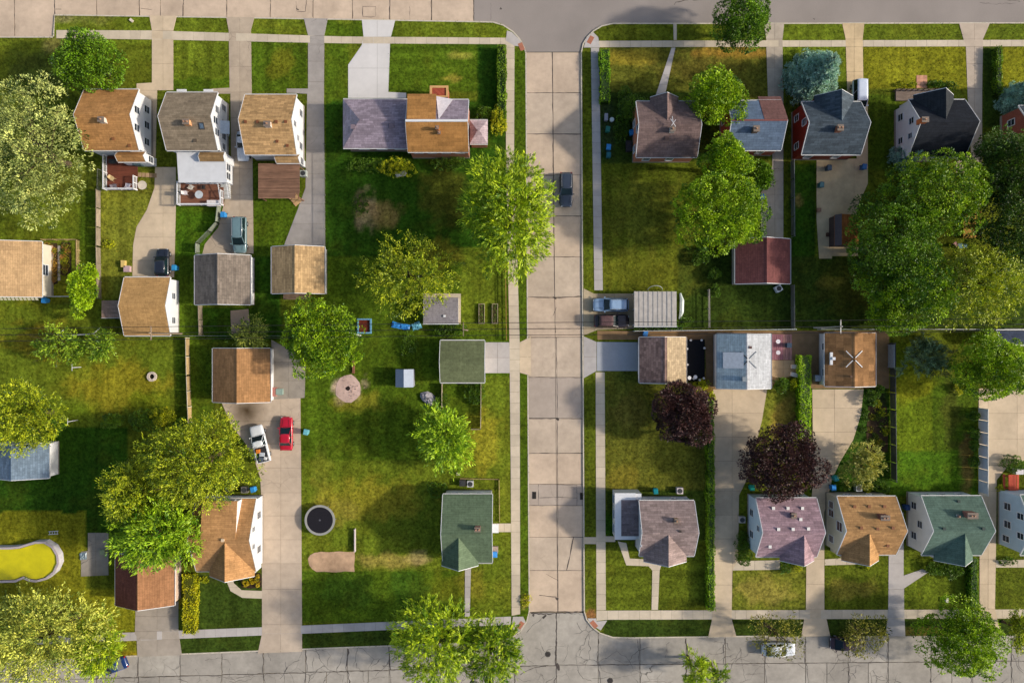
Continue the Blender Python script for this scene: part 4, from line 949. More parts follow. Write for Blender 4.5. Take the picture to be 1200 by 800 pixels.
g5 = Bld('house','tan-roofed house with white trim beside the flower bed, cut by the picture edge','house',(-62,283,48.5,348),2.9,4.5,'y',m_shingle((196,150,108),'y',.05,.2),SWC,og=.25,wall_low=.4); g5.windows('S',[(.3,1.6),(.6,1.6),(.85,1.6)]); g5.windows('E',[(.5,1.7,1.4,1.1)])
aw = MB(); 
for k in range(10):
    x,y = W(2+k*4.6,350.5,2.2); aw.add([(x-.2,y+.3,2.5),(x+.2,y+.3,2.5),(x+.2,y-.15,2.15),(x-.2,y-.15,2.15)],[(0,1,2,3)])
aw.build('awning_scallop', m_plain((214,206,170),.7), g5.e)
g6 = garage('blue-grey roofed garage under the edge of the yellow-green tree, cut by the picture edge',(-12,519,57,560),2.7,4.2,'y',m_shingle((112,132,150),'y',.1,.2),oh=.3,og=.1,door=('S',.5,4)); 
g12 = garage('red-brown roofed garage under the bright green tree, with a grey apron to the lower street',(135.5,648,204,709),2.7,4.5,'y',m_shingle((164,108,74),'y',.05,.2),m_siding((206,180,160)),door=('S',.5,4.4),og=.12,oh=.3)
x0,y0,x1,y1 = g12.r; MB().add([(x0-.02,y0-.02,g12.he+.03),(x0-.02,y1+.02,g12.he+.03),(g12.cm-.17,y1+.02,g12.hr+.0),(g12.cm-.17,y0-.02,g12.hr+.0)],[(0,3,2,1)]).build('slope_sheet', m_shingle((120,66,58),'y',.05,.2), g12.roof, label='dark maroon slope of the roof')  # thin sheet gives the western slope a darker maroon tone
g13 = garage('olive-green roofed garage opening onto the cross street','' or (516,399,568,448),2.5,3.5,'x',m_shingle((108,116,78),'x',.04,.2),m_siding((190,196,180)),door=('E',.5,4.4),og=.15,oh=.3)
g24 = garage('maroon shingle-roofed garage below the bright clumpy tree',(862,280,926,332.5),2.6,4.1,'y',m_shingle((126,72,68),'y',.06,.2),m_siding((200,190,170)),door=('N',.5,4),og=.12,oh=.3)
g26 = garage('garage with a mottled mauve-brown shingle roof at the end of the blue-grey driveway',(749.5,395,804,448.5),2.6,3.9,'y',m_shingle((142,112,102),'y',.22,.3,.5),m_siding((200,180,160)),door=('W',.5,4.2),og=.1,oh=.25)
x0,y0,x1,y1 = g26.r; MB().add([(x1+.02,y0-.02,g26.he+.03),(x1+.02,y1+.02,g26.he+.03),(g26.cm+.3,y1+.02,g26.hr-.07),(g26.cm+.3,y0-.02,g26.hr-.07)],[(0,1,2,3)]).build('slope_sheet', m_shingle((190,158,128),'y',.12,.3,.5), g26.roof, label='pale tan slope of the roof')  # thin sheet gives the eastern slope a paler tan tone
g27 = garage('pale grey garage roof with a blue-grey slope, raised light panel and crossed battens',(840,391,903.5,455),2.6,3.9,'y',m_shingle((190,192,194),'y',.04,.25),SW,door=('S',.5,4.6),og=.1,oh=.25)
x0,y0,x1,y1 = g27.r; MB().add([(x0-.02,y0-.02,g27.he+.03),(x0-.02,y1+.02,g27.he+.03),(g27.cm-.17,y1+.02,g27.hr+.0),(g27.cm-.17,y0-.02,g27.hr+.0)],[(0,3,2,1)]).build('slope_sheet', m_shingle((150,172,182),'y',.05,.25), g27.roof, label='blue-grey slope of the roof')  # thin sheet gives the western slope a darker blue-grey tone
g28 = garage('brown weathered garage roof with four white battens crossed over the ridge',(967,390,1026,452.5),2.6,3.8,'y',m_shingle((152,104,66),'y',.18,.9,.9,.22),m_siding((214,212,214)),door=('S',.45,4.4),og=.1,oh=.25); g28.windows('W',[(.25,1.6,.9,.9),(.75,1.6,.9,.9)])
def battens(g, cx, cy, r, mat, mat2=None):
    for k,(dx,dy) in enumerate(((-1,-1),(-1,1),(1,-1),(1,1))):
        a = g.at(cx+dx*1.5,cy+dy*1.5); b_ = g.at(cx+dx*r,cy+dy*r); MB().bar((a[0],a[1],a[2]+.1),(b_[0],b_[1],b_[2]+.1),.11,.07).build('batten', mat if dx < 0 or mat2 is None else mat2, g.roof)
battens(g27,877,421.5,9.5,m_plain((44,48,52),.7),m_plain((160,164,168),.7)); battens(g28,1000.5,420.5,9.5,white())
a = g27.at(847,412.5); b_ = g27.at(871,431.5); k = (g27.hr-g27.he)/(g27.cm-g27.c0)
xA,xB,yA,yB = a[0],b_[0],b_[1],a[1]; zA,zB = a[2]+.16,b_[2]+.16
MB().add([(xA,yA,zA),(xB,yA,zB),(xB,yB,zB),(xA,yB,zA),(xA,yA,zA-.2),(xB,yA,zB-.2),(xB,yB,zB-.2),(xA,yB,zA-.2)],[(0,1,2,3),(0,4,5,1),(1,5,6,2),(2,6,7,3),(3,7,4,0)]).build('roof_panel', m_plain((196,202,208),.6), g27.roof)
g27.vents([(872,444)],.55,.3,m_plain((130,140,146),.6)); g27.vents([(879,407)],.25,.2,m_plain((90,60,56),.6)); g28.vents([(976,420)],.3,.3,white()); g28.vents([(997,441)],.2,.15,m_plain((90,60,40),.6))
x,y,z = g28.at(973.5,420); MB().cbox(x,y,z-.05,.35,1.7,.3).build('roof_box', white(), g28.roof)
# metal carport
cp = empty('carport', (*W(768,362),GZ), label='carport with a corrugated pale metal roof behind the two parked cars', cat='carport')
x0,y1 = W(743.5,341.5,2.6); x1,y0 = W(793,382,2.6); MT = m_plain((188,180,170),.5,.4,.2,.14,1.5)
for k in range(9):
    xa = x0+(x1-x0)*k/9; xb = x0+(x1-x0)*(k+1)/9; MB().box(xa+.02,y0,2.52,xb-.02,y1,2.6+random.uniform(-.01,.01)).build('panel', MT, cp)
    MB().box(xa-.06,y0-.03,2.56,xa+.06,y1+.03,2.635).build('rib', m_plain((162,158,154),.5,.4,.2), cp)
MB().box(x0-.05,y0-.12,2.4,x1+.05,y0-.03,2.62).build('fascia', white(), cp)
for xx in (x0+.2,x1-.2):
    for yy in (y0+.2,(y0+y1)/2,y1-.2): MB().cbox(xx,yy,GZ-.05,.12,.12,2.4).build('post', white(), cp)
flat_box(cp,'floor',(745,343,792,381),GZ-.05,GZ+.03,DRIVEG,.15); FOOT.append((x0,y0,x1,y1))
MB().box(x0+.15,y0+.1,GZ,x1-.1,y0+.2,2.45).build('back_wall', SW, cp); MB().box(x1-.2,y0+.2,GZ,x1-.1,y1-.2,2.45).build('back_wall', SW, cp)
# ---------------------------------------------------------------- houses of the upper street, far side
PB = m_shingle((126,102,96),'x',.08,.2)
b19 = Bld('house','purple-brown roofed house with an orange brick end wall beside the bins','house',(745.5,119,817,184),3.9,6.1,'x',PB,m_brick((206,128,92)),og=.15,wall_low=.4)
cross_gable(b19,'N',782,1.9,.55,5.7); b19.chimney(787,153,.6,.6,.7,m_plain((216,204,190),.8)); b19.vents([(781,162)],.35,.12,m_plain((90,70,66),.7)); b19.windows('W',[(.2,1.7),(.7,1.7),(.5,4.1)]); b19.windows('S',[(.2,1.8),(.6,1.8)]); b19.windows('N',[(.15,1.8),(.85,1.8)])
an = MB(); p = b19.at(787,147); 
for a_,b__ in (((784,142),(790,151)),((790,143),(785,150)),((786,139),(787,147))): q0 = b19.at(*a_); q1 = b19.at(*b__); an.bar((q0[0],q0[1],q0[2]+.9),(q1[0],q1[1],q1[2]+.9),.06,.05)
an.cbox(p[0],p[1],p[2]-.1,.05,.05,1.1); an.build('antenna', white(), b19.roof)
BL = m_shingle((96,116,142),'x',.08,.2)
b20 = Bld('house','house with a slate-blue roof and a rust-brown roof corner beside the bright green tree','house',(852,118,915.5,176),3.9,6.0,'x',BL,BRK,og=.15,wall_low=.4); b20.chimney(884,153,.7,.7,.8,m_brick((120,96,80)),1); b20.windows('S',[(.2,1.8),(.7,1.8)]); b20.windows('W',[(.3,1.7),(.7,1.7)])
x0,y0,x1,y1 = b20.r; xa = W(893,0,5)[0]; RU = m_shingle((128,88,82),'x',.06,.2); kk_ = (b20.hr-b20.he)/(y1-b20.cm)
MB().add([(xa,b20.cm+.13,b20.hr+.04-kk_*.13),(x1+.1,b20.cm+.13,b20.hr+.04-kk_*.13),(x1+.1,y1+.7,b20.he-.7*kk_+.04),(xa,y1+.7,b20.he-.7*kk_+.04),(xa,b20.cm+.13,b20.hr-.14-kk_*.13),(x1+.1,b20.cm+.13,b20.hr-.14-kk_*.13),(x1+.1,y1+.7,b20.he-.7*kk_-.14),(xa,y1+.7,b20.he-.7*kk_-.14)],[(3,2,1,0),(4,5,6,7),(0,1,5,4),(1,2,6,5),(2,3,7,6),(3,0,4,7)]).build('slope_sheet', RU, b20.roof, label='rust-brown corner of the street slope')
MB().box(x0,b20.cm-.1,b20.hr,x1,b20.cm+.12,b20.hr+.06).build('ridge_cap', m_plain((120,70,66),.8), b20.roof)
SL = m_shingle((74,86,96),'x',.16,.2)
b21 = Bld('house','slate-grey roofed house with a dark red end wall and three white windows','house',(939.5,119.5,1009,181),3.9,6.4,'x',SL,m_siding((140,48,34),.2),og=.15,wall_low=.4)
cross_gable(b21,'N',986.5,2.6,.8,6.2); b21.chimney(981.5,152,.7,.7,.8,m_brick((170,96,60)),2); b21.windows('W',[(.22,1.8,.8,1.2),(.8,1.8,.8,1.2),(.6,4.3,.8,1.1)]); b21.windows('S',[(.2,1.8),(.7,1.8)])
BK = m_shingle((40,44,52),'x',.08,.2)
b22 = Bld('house','house with a near-black roof, a white end wall and a copper-coloured chimney','house',(1065,117,1131,183.5),3.9,6.8,'x',BK,SW,og=.15,wall_low=.4)
cross_gable(b22,'N',1108.5,2.7,.6,6.5,roof=m_shingle((52,56,60),'y',.08,.2)); b22.chimney(1081,142,.8,.6,.6,m_plain((200,110,60),.7)); b22.windows('W',[(.15,1.6,.8,1.0),(.35,1.6,.8,1.0),(.8,1.6,.9,1.1),(.35,3.9,.7,.8),(.62,4.2,.8,1)]); b22.windows('S',[(.3,1.8),(.7,1.8)])
pb = empty('front_porch', (*W(1085,112),GZ), label='grey timber front porch with shrubs before the near-black roofed house', cat='porch'); flat_box(pb,'floor',(1050,104,1103,118),GZ-.05,GZ+.3,m_wood((120,104,92))); 
for k in range(9):
    x,y = W(1051+k*6.5,104.5,1.2); MB().cbox(x,y,GZ,.1,.1,1.1).build('post', m_wood((90,76,66)), pb)
x,y = W(1077,104.5,1.2); MB().cbox(x,y,1.15,6.3,.1,.07).build('rail', m_wood((90,76,66)), pb)
x,y = W(1080,96); e = MB().cbox(x,y,GZ,1.5,1.5,.05); 
bs = empty('doorstep', (x,y,GZ), label='square pinkish brick doorstep before the near-black roofed house', cat='doorstep'); 
for i in range(3):
    for j in range(4): MB().box(x-.75+i*.5+.01,y-.9+j*.45+.01,GZ,x-.25+i*.5-.01,y-.45+j*.45-.01,GZ+.06+random.uniform(-.005,.005)).build('paving_brick', m_wood((206,150,120),'x',.1,.08), bs)
b23 = Bld('house','red brick house with a white-framed window, just entering the picture under the blue spruce','house',(1194,124,1262,182),3.9,6.2,'x',SL,m_brick((150,70,44)),og=.15,wall_low=.4); b23.windows('W',[(.35,2.2,.8,1.2),(.75,2.2,.8,1.2)])
# ---------------------------------------------------------------- houses of the lower street
FG = m_shingle((152,130,124),'x',.14,.2)
bF = Bld('house','corner house with a mauve-grey roof and a low flat side wing with white edges','house',(749,586.5,813.5,651),3.9,6.2,'x',FG,m_siding((214,218,224)),og=.15,wall_low=.4)
cross_gable(bF,'S',783.5,2.9,.75,6.0); bF.chimney(792,609,.5,.5,.5,m_plain((190,150,100),.8)); bF.vents([(797,622)],.2,.1); bF.windows('N',[(.25,2.0),(.7,2.0)]); bF.windows('W',[(.25,4.4,.7,.9),(.6,4.4,.7,.9)])
wg = bF.e
x0,y1 = W(720.5,577.5,2.9); x1,y0 = W(745,632,2.9); xr = W(728,0,2.9)[0]; yr0 = W(0,628,2.9)[1]; yr1 = W(0,585.5,2.9)[1]
MB().box(x0+.1,y0+.1,GZ-.05,x1+.8,y1-.1,2.75).build('wall', SW, wg)
m = MB(); m.box(x0,y0,2.75,xr,y1,2.9).box(xr,y0,2.75,x1,yr0,2.9).box(xr,yr1,2.75,x1,y1,2.9); m.build('roof_edge', white(), wg); MB().box(xr,yr0,2.75,x1+.6,yr1,2.86).build('roof', m_shingle((132,116,116),'x',.12,.2), wg); FOOT.append((x0,y0,x1+.8,y1))
for k in range(3): opening(wg,'W',x0+.1,y0+1.2+k*2,1.6,1.2,1.1,white(),m_glass())
GP = m_shingle((166,133,140),'x',.14,.2)
bG = Bld('house','house with a rose-mauve roof dotted with small white vents and a shade-tinted bluish end wall','house',(886,583.5,957,652),3.9,6.5,'x',GP,m_siding((196,214,226)),og=.15,wall_low=.4)  # blue cast of the shaded wall is put into the siding colour
cross_gable(bG,'S',942.5,2.3,.5,6.2); bG.vents([(906,595),(923,595),(940,595),(912,619.5),(929,619.5),(947,619),(902,640),(938,608)],.3,.12,m_plain((226,222,216),.6)); bG.windows('W',[(.3,1.7),(.7,1.7),(.5,4.3,.7,.8)]); bG.windows('N',[(.2,2.0),(.5,2.0),(.8,2.0)]); bG.chimney(929,603,.6,.6,.4,m_plain((120,84,84),.8))
HO = m_shingle((186,132,84),'x',.12,.2)
bH = Bld('house','house with an orange-tan roof, cream end wall and a long brick chimney','house',(981,581.5,1050,649.5),3.9,6.6,'x',HO,m_siding((214,202,180),.22),og=.15,wall_low=.4)
cross_gable(bH,'S',1019,2.5,.75,6.3); bH.chimney(1033,604.5,1.1,.6,.9,m_brick((150,92,72)),2); bH.vents([(1001,593),(1018,593),(1036,593),(1009,618),(1028,619),(1046,618),(1040,639)],.28,.12,m_plain((128,80,48),.7)); bH.windows('W',[(.18,1.8,.9,1.1),(.66,1.8,.9,1.4),(.82,1.8,.9,1.1),(.5,4.2,1.2,1.4)],glass=m_glass((78,50,48))); bH.windows('N',[(.3,2.0),(.7,2.0)])
GR = m_shingle((94,120,104),'x',.05,.2)
bI = Bld('house','house with a blue-green roof, white end wall and long brick chimney','house',(1080,581,1150,650),3.9,6.6,'x',GR,SW,og=.15,wall_low=.4)
cross_gable(bI,'S',1131,2.6,.7,6.3); bI.chimney(1134.5,602,1.3,.7,.9,m_brick((176,110,92)),2); bI.chimney(1122,604,.3,.3,.25,white()); bI.vents([(1106,619),(1152,619),(1123,587)],.28,.12,m_plain((40,58,54),.7)); bI.windows('W',[(.25,1.8,.9,1.1),(.5,3.2,.9,1.0),(.8,1.8,.9,1.1)]); bI.windows('N',[(.2,2.0),(.5,2.0),(.8,2.0)])
bK = Bld('house','shade-tinted bluish-white two-storey house with shuttered windows at the picture edge','house',(1196,580,1275,650),4.6,7.0,'x',GR,m_siding((180,200,214)),og=.15,wall_low=.3); bK.windows('W',[(.15,1.6,.8,1.2),(.42,1.9,.9,1.2),(.75,1.9,.9,1.2),(.3,4.3,.8,1.1),(.65,4.3,.8,1.1)])  # siding colour carries the bluish shade of the west wall
b34 = garage('dark slate-blue garage roof against the white fence under the yellow-green tree',(1168,387,1240,404),2.6,3.2,'x',m_shingle((70,80,104),'x',.06,.2),door=None,oh=.2)
# ---------------------------------------------------------------- green-roofed house, lower left house
GN = m_shingle((98,118,88),'x',.03,.2)
bE = Bld('house','green-roofed white house at the corner with a pale path to the street','house',(519,579,577,659),3.9,6.4,'x',GN,SW,og=.18,wall_low=.4,ridge_off=-.1)
cross_gable(bE,'S',537.5,2.5,.35,6.1); bE.chimney(560,618,.7,.5,.9,m_brick((190,130,110)),2); bE.windows('N',[(.2,2.4),(.45,2.4),(.75,2.4)]); bE.windows('E',[(.3,1.8),(.75,1.8),(.5,4.3)])
x,y,z = bE.wallpt('S',.56,2.75); MB().cbox(x,y-.5,z,1.7,1.0,.08).build('door_canopy', white(), bE.e); bE.window('S',.56,1.15,.9,2.0,door=True)
x,y,z = bE.wallpt('E',.46,2.5); MB().cbox(x+.5,y,z,1.0,1.2,.08).build('door_canopy', white(), bE.e); bE.window('E',.46,1.15,.9,2.0,door=True)
x,y = W(580,643); MB().cbox(x,y,GZ,.9,.9,.35).build('step', m_plain((170,150,135),.8), bE.e)
TN = m_shingle((190,132,84),'x',.07,.2)
bA = Bld('house','tan-orange roofed house with a white gable wall and hooked path beside the wide driveway','house',(230,584,300,669),3.3,5.8,'x',TN,SW,og=.15,wall_low=.4)
cross_gable(bA,'S',263.5,3.05,.65,5.6); bA.windows('E',[(.35,3.8,.6,.8),(.6,3.8,.6,.8),(.25,1.8),(.75,1.8)]); bA.vents([(262,632),],.3,.3,m_plain((214,190,160),.7))
xa = W(236,0,5.5)[0]; xb = W(277,0,5.5)[0]; yt = W(0,587,5.3)[1]
MB().add([(xa,bA.cm+.1,bA.hr+.07),(xb,bA.cm+.1,bA.hr+.07),(xb,yt,5.25),(xa,yt,5.25),(xa,bA.cm+.1,bA.hr-.05),(xb,bA.cm+.1,bA.hr-.05),(xb,yt,5.13),(xa,yt,5.13)],[(0,1,2,3),(7,6,5,4),(0,4,5,1),(1,5,6,2),(2,6,7,3),(3,7,4,0)]).build('dormer_roof', TN, bA.e)
MB().add([(xb-.1,bA.cm+.3,bA.hr-.06),(xb-.1,yt-.15,5.12),(xb-.1,yt-.15,2.9),(xb-.1,bA.cm+.3,2.9),(xa+.1,bA.cm+.3,bA.hr-.06),(xa+.1,yt-.15,5.12),(xa+.1,yt-.15,2.9),(xa+.1,bA.cm+.3,2.9)],[(0,1,2,3),(7,6,5,4),(1,5,6,2)]).build('dormer_wall', SW, bA.e)
for u in (.25,.75): opening(bA.e,'N',xa+(xb-xa)*u,yt-.15,4.4,.9,.9,white(),m_glass())
# small sheds
s15 = Bld('garden_shed','small pale metal garden shed standing alone on the lawn','shed',(463.5,432.5,484.5,453.5),1.9,2.5,'y',m_plain((146,156,172),.5,.3,.1,.06),m_siding((150,150,156)),oh=.06,og=.05,fascia=False,gutter=False); 
s16 = empty('shed', (*W(517,362),GZ), label='flat-roofed grey shed under the yellow-green tree', cat='shed'); flat_box(s16,'wall',(498,349,536,378),GZ-.05,2.2,m_siding((190,186,180)),2.3); flat_box(s16,'roof',(496,348.5,537,379),2.2,2.32,m_shingle((146,138,140),'x',.05,.2)); flat_box(s16,'roof_vent',(519.5,369,522,371.5),2.32,2.5,white()); flat_box(s16,'trim',(495.5,379,537.5,380),2.15,2.34,white()); flat_box(s16,'path_edge',(496,344,540,379.5),GZ-.05,GZ+.03,WALKC,.1); FOOT.append((*W(496,379),*W(537,348)))
sO = Bld('shed','small shed with a rust-orange roof slope on the sandy yard','shed',(978,252,1006,288),2.0,2.9,'y',m_shingle((170,96,46),'y',.1,.3),m_wood((96,78,74)),oh=.1,og=.08,fascia=False,gutter=False,ridge_off=-1.1)
x0,y0,x1,y1 = sO.r; MB().add([(x0-.02,y0-.02,sO.he+.03),(x0-.02,y1+.02,sO.he+.03),(sO.cm,y1+.02,sO.hr+.04),(sO.cm,y0-.02,sO.hr+.04)],[(0,3,2,1)]).build('slope_sheet', m_plain((96,84,86),.8), sO.roof, label='dark grey narrow slope of the shed roof')  # thin sheet gives the narrow western slope a dark grey tone
# ================================================================== trees, shrubs, hedges
def quads_mesh(name, P, D, N, L, Wd, tint, mat, parent, off):
    """one leaf-shaped face per row, folded along its length"""
    n = len(P); Wv = np.cross(D, N); Wv /= np.linalg.norm(Wv, axis=1, keepdims=True)+1e-9
    V_ = np.empty((n,4,3)); V_[:,0] = P; V_[:,1] = P+D*(L*.45)[:,None]+Wv*(Wd/2)[:,None]; V_[:,2] = P+D*L[:,None]-N*(L*.08)[:,None]; V_[:,3] = P+D*(L*.45)[:,None]-Wv*(Wd/2)[:,None]
    V_ -= np.array(off); me = bpy.data.meshes.new(name); me.vertices.add(4*n); me.vertices.foreach_set('co', V_.ravel().astype('f'))
    me.loops.add(4*n); me.loops.foreach_set('vertex_index', np.arange(4*n, dtype='i')); me.polygons.add(n); me.polygons.foreach_set('loop_start', np.arange(0,4*n,4,dtype='i')); me.update()
    at = me.attributes.new('tint','FLOAT','FACE'); at.data.foreach_set('value', np.clip(tint,0,1).astype('f')); me.materials.append(mat)
    o = link(bpy.data.objects.new(name, me)); o.parent = parent; return o
def unit(a): return a/(np.linalg.norm(a, axis=1, keepdims=True)+1e-9)
def rdir(rs, n, zmin=-1):
    v = unit(rs.normal(size=(n*4,3))); v = v[v[:,2] >= zmin]
    return v[:n]
KINDS = {  # leaf length, width, leaves per clump, clump radius, outward coherence, material
 'maple':  dict(L=.26,Wd=.17,k=14,rc=.52,coh=.35,up=.25, mat=((30,58,6),(104,142,20)), dens=1.45, blob=.34, gap=.12),
 'bright': dict(L=.26,Wd=.17,k=15,rc=.48,coh=.35,up=.3, mat=((42,78,2),(146,178,20)), dens=1.45, blob=.30, gap=.12),
 'oliv':   dict(L=.30,Wd=.135,k=10,rc=.50,coh=.7,up=.2, mat=((48,76,6),(164,176,32)), dens=0.90, blob=.28, gap=.2),
 'silver': dict(L=.33,Wd=.15,k=9,rc=.55,coh=.6,up=.2, mat=((36,58,10),(184,196,112)), dens=0.72, blob=.28, gap=.22),
 'pale':   dict(L=.36,Wd=.15,k=10,rc=.7,coh=.7,up=.2, mat=((62,86,16),(190,196,84)), dens=0.85, blob=.28, gap=.22),
 'locust': dict(L=.48,Wd=.12,k=9,rc=.45,coh=.92,up=.1, mat=((56,94,4),(168,190,34)), dens=0.85, blob=.26, gap=.22),
 'airy':   dict(L=.40,Wd=.14,k=8,rc=.5,coh=.7,up=.1, mat=((52,86,12),(142,170,40)), dens=.9, blob=.24, gap=.35),
 'sparse': dict(L=.30,Wd=.13,k=6,rc=.5,coh=.5,up=.1, mat=((50,60,10),(140,138,44)), dens=.33, blob=.3, gap=.4),
 'feather':dict(L=.46,Wd=.14,k=9,rc=.55,coh=.9,up=.1, mat=((44,88,6),(150,182,34)), dens=0.90, blob=.26, gap=.2),
 'purple': dict(L=.27,Wd=.17,k=12,rc=.5,coh=.4,up=.2, mat=((15,7,8),(78,50,48)), dens=1.90, blob=.3, gap=.12),
 'dark':   dict(L=.28,Wd=.17,k=12,rc=.5,coh=.4,up=.2, mat=((20,40,6),(72,104,20)), dens=1.45, blob=.3, gap=.15),
 'shrub':  dict(L=.18,Wd=.11,k=12,rc=.22,coh=.4,up=.3, mat=((30,58,8),(98,132,28)), dens=2.2, blob=.45, gap=.05),
 'shrubp': dict(L=.24,Wd=.09,k=9,rc=.25,coh=.7,up=.3, mat=((80,96,30),(188,186,90)), dens=1.6, blob=.4, gap=.1),
 'shruby': dict(L=.2,Wd=.12,k=12,rc=.22,coh=.4,up=.3, mat=((96,112,10),(186,188,30)), dens=2.2, blob=.45, gap=.05),
 'gspruce': dict(L=.36,Wd=.12,k=12,rc=.4,coh=.75,up=.2, mat=((34,56,34),(120,146,104)), dens=.8, blob=.28, gap=.2),
 'spruce': dict(L=.34,Wd=.07,k=14,rc=.26,coh=.6,up=.3, mat=((44,78,74),(158,190,176)), dens=1.0, blob=.3, gap=.1),
}
LEAFK = 1.25; LEAFD = 1.35
def lmat(kind): d, l_ = KINDS[kind]['mat']; return m_leaf(d, l_, .13, LEAFK*(1.35 if kind == 'spruce' else 1))
def trunk_mesh(parent, x, y, r0, ztop, targets, rs, mat=None):
    m = MB(); lean = rs.uniform(-.3,.3,2); zt = ztop*.45
    m.tube([(x,y,GZ-.1),(x+lean[0]*.1,y+lean[1]*.1,GZ+.35),(x+lean[0]*.5,y+lean[1]*.5,zt*.6),(x+lean[0],y+lean[1],zt),(x+lean[0]*1.3,y+lean[1]*1.3,ztop*.8)], [r0*1.5,r0,r0*.85,r0*.7,r0*.2], 9)
    m.build('trunk', mat or m_bark(), parent, smooth=True)
    l_ = MB()
    for t in targets:
        z0 = zt*rs.uniform(.55,1.1); p0 = Vector((x+lean[0]*.8,y+lean[1]*.8,z0)); p3 = Vector(t); mid = p0.lerp(p3,.5)+Vector((0,0,.12*(p3-p0).length))+Vector(rs.normal(size=3)*.15)
        q = p0.lerp(mid,.5)+Vector((0,0,.1)); l_.tube([p0,q,mid,p3.lerp(mid,.4),p3],[r0*.5,r0*.4,r0*.28,r0*.16,r0*.05],6,False)
        for _ in range(3): d = Vector(rs.normal(size=3)); d.z = abs(d.z)*.6; l_.tube([mid,mid.lerp(p3,.5)+d*.3,p3+d*.9],[r0*.16,r0*.1,.012],5,False)
    l_.build('limb', mat or m_bark(), parent, smooth=True)
def tree(label, px, py, rx, ry, h, kind, cat='tree', group=None, name=None, zr=None, seed=None, kk=1.0, low=None, flat=.8, tintoff=0.0):
    """crown outline (px, photo) centred px,py seen at its own height; h = total height in metres"""
    K_ = KINDS[kind]; rs = np.random.RandomState(seed if seed is not None else int(px*7+py*13) % 100000)
    if h > 3.2: rx *= 1.07; ry *= 1.07
    small = h < 3.2
    rz = zr or (h*.5 if small else min(h*.42, (rx+ry)/2*S*flat)); cz = h-rz; f = (H-cz)/H; cx, cy = W(px, py, cz); Rx, Ry = rx*S*f, ry*S*f
    nm = name or ('shrub' if small else {'locust':'honey_locust_tree','silver':'silver_maple_tree','maple':'maple_tree','purple':'purple_leaved_tree'}.get(kind,'tree'))
    e = empty(nm, (cx,cy,GZ), label=label, cat=cat, group=group)
    C = np.array([cx,cy,cz]); R = np.array([Rx,Ry,rz]); rb0 = K_['blob']
    A = 2.4*(Rx*Ry+Rx*rz+Ry*rz)
    nb = int(np.clip(A/(5.0 if not small else .8), 7, 46)); u = rdir(rs, nb, -.35); rad = rs.uniform(.45,.80,nb)
    # spread the blobs: a few relaxations on the sphere
    for _ in range(6):
        d = u[:,None]-u[None]; dist = (d**2).sum(2)+.02; u = unit(u+.03*(d/dist[...,None]**1.5).sum(1)*(6/nb)); u[:,2] = np.maximum(u[:,2],-.35)
    Bc = C+u*R*rad[:,None]*(1+rs.uniform(-.08,.08,(nb,1))); Br = (rb0*rs.uniform(.75,1.2,nb))[:,None]*R*np.array([1,1,.9])
    Bc = np.vstack([Bc, C+np.array([0,0,rz*.25])]); Br = np.vstack([Br, R*.55])
    dens = K_['dens']*kk*LEAFD; nl = int(A*2.1*dens*34*(.06/(K_['L']*K_['Wd']))**.75)
    nl = min(nl, 60000); spray = K_['coh'] > .6; kl = max(6, int(K_['k']*(1.5 if spray else 2.4))) if not small else K_['k']; ncl = max(12, nl//kl)
    w_ = (Br[:,0]*Br[:,1]); w_ = w_/w_.sum(); bi = rs.choice(len(Br), ncl, p=w_)
    v = rdir(rs, ncl, -.45); ncl = len(v); bi = bi[:ncl]
    q = Bc[bi]+v*Br[bi]*rs.uniform(.78,1.12,(ncl,1))
    ins = np.zeros(ncl, bool)
    for k in range(len(Br)): ins |= ((((q-Bc[k])/Br[k])**2).sum(1) < .55) & (bi != k)
    keep = ~ins | (rs.rand(ncl) < .12)
    # gaps: thin the crown out where a coarse noise is low
    gn = fbm(q[:,0]+q[:,2]*.5, q[:,1]+q[:,2]*.3, .75, 17); keep &= (gn > K_['gap']+.17) | (rs.rand(ncl) < .25)
    keep &= q[:,2] > (low if low is not None else (GZ+.05 if small else 1.0))
    q = q[keep]; v = v[keep]; bi = bi[keep]
    nf = int(len(q)*(.22 if kind != 'sparse' else .08)) if not small else 0     # inner sprays round the limbs
    if nf: fv = rdir(rs, nf, -.2); nf = len(fv); q = np.vstack([q, C+fv*R*(rs.uniform(.05,.72,(nf,1))**.6)*.8]); v = np.vstack([v, fv]); bi = np.r_[bi, np.full(nf, len(Br)-1)]
    n0 = len(q)
    if n0 == 0: return e
    out = unit(unit((q-C)/R)*.5+v*.7+np.array([0,0,K_['up']]))
    kleaf = kl; sc = 1.0 if not small else min(1, .6+h*.15)
    sway = unit(out*1.0+rs.normal(size=(n0,3))*.45)       # each clump is a spray with a direction of its own
    Q = np.repeat(q, kleaf, 0); O = np.repeat(out, kleaf, 0); Sd = np.repeat(sway, kleaf, 0); n = len(Q)
    ld = unit(rs.normal(size=(n,3))+O*.9); fr = min(1,.35+min(Rx,Ry)/2.2)
    if small: P = Q+ld*K_['rc']*sc*rs.uniform(.35,1.0,(n,1))*fr
    elif spray: P = Q+Sd*(rs.uniform(-.8,.9,(n,1))*K_['rc']*1.5*fr)+rs.normal(size=(n,3))*K_['rc']*.24*fr
    else: P = Q+ld*K_['rc']*1.12*rs.uniform(.8,1.05,(n,1))*fr
    D = unit(Sd*K_['coh']+ld*(1-K_['coh'])*1.4+rs.normal(size=(n,3))*.22*(1.3-K_['coh'])+np.array([0,0,-.12]))
    N = unit(ld*(.9 if not spray else .35)+O*(.35 if not spray else .6)+np.array([0,0,.15])+rs.normal(size=(n,3))*.3); N = unit(N-D*(N*D).sum(1,keepdims=True))
    L = K_['L']*rs.uniform(.65,1.25,n)*sc; Wd = K_['Wd']*rs.uniform(.7,1.2,n)*sc
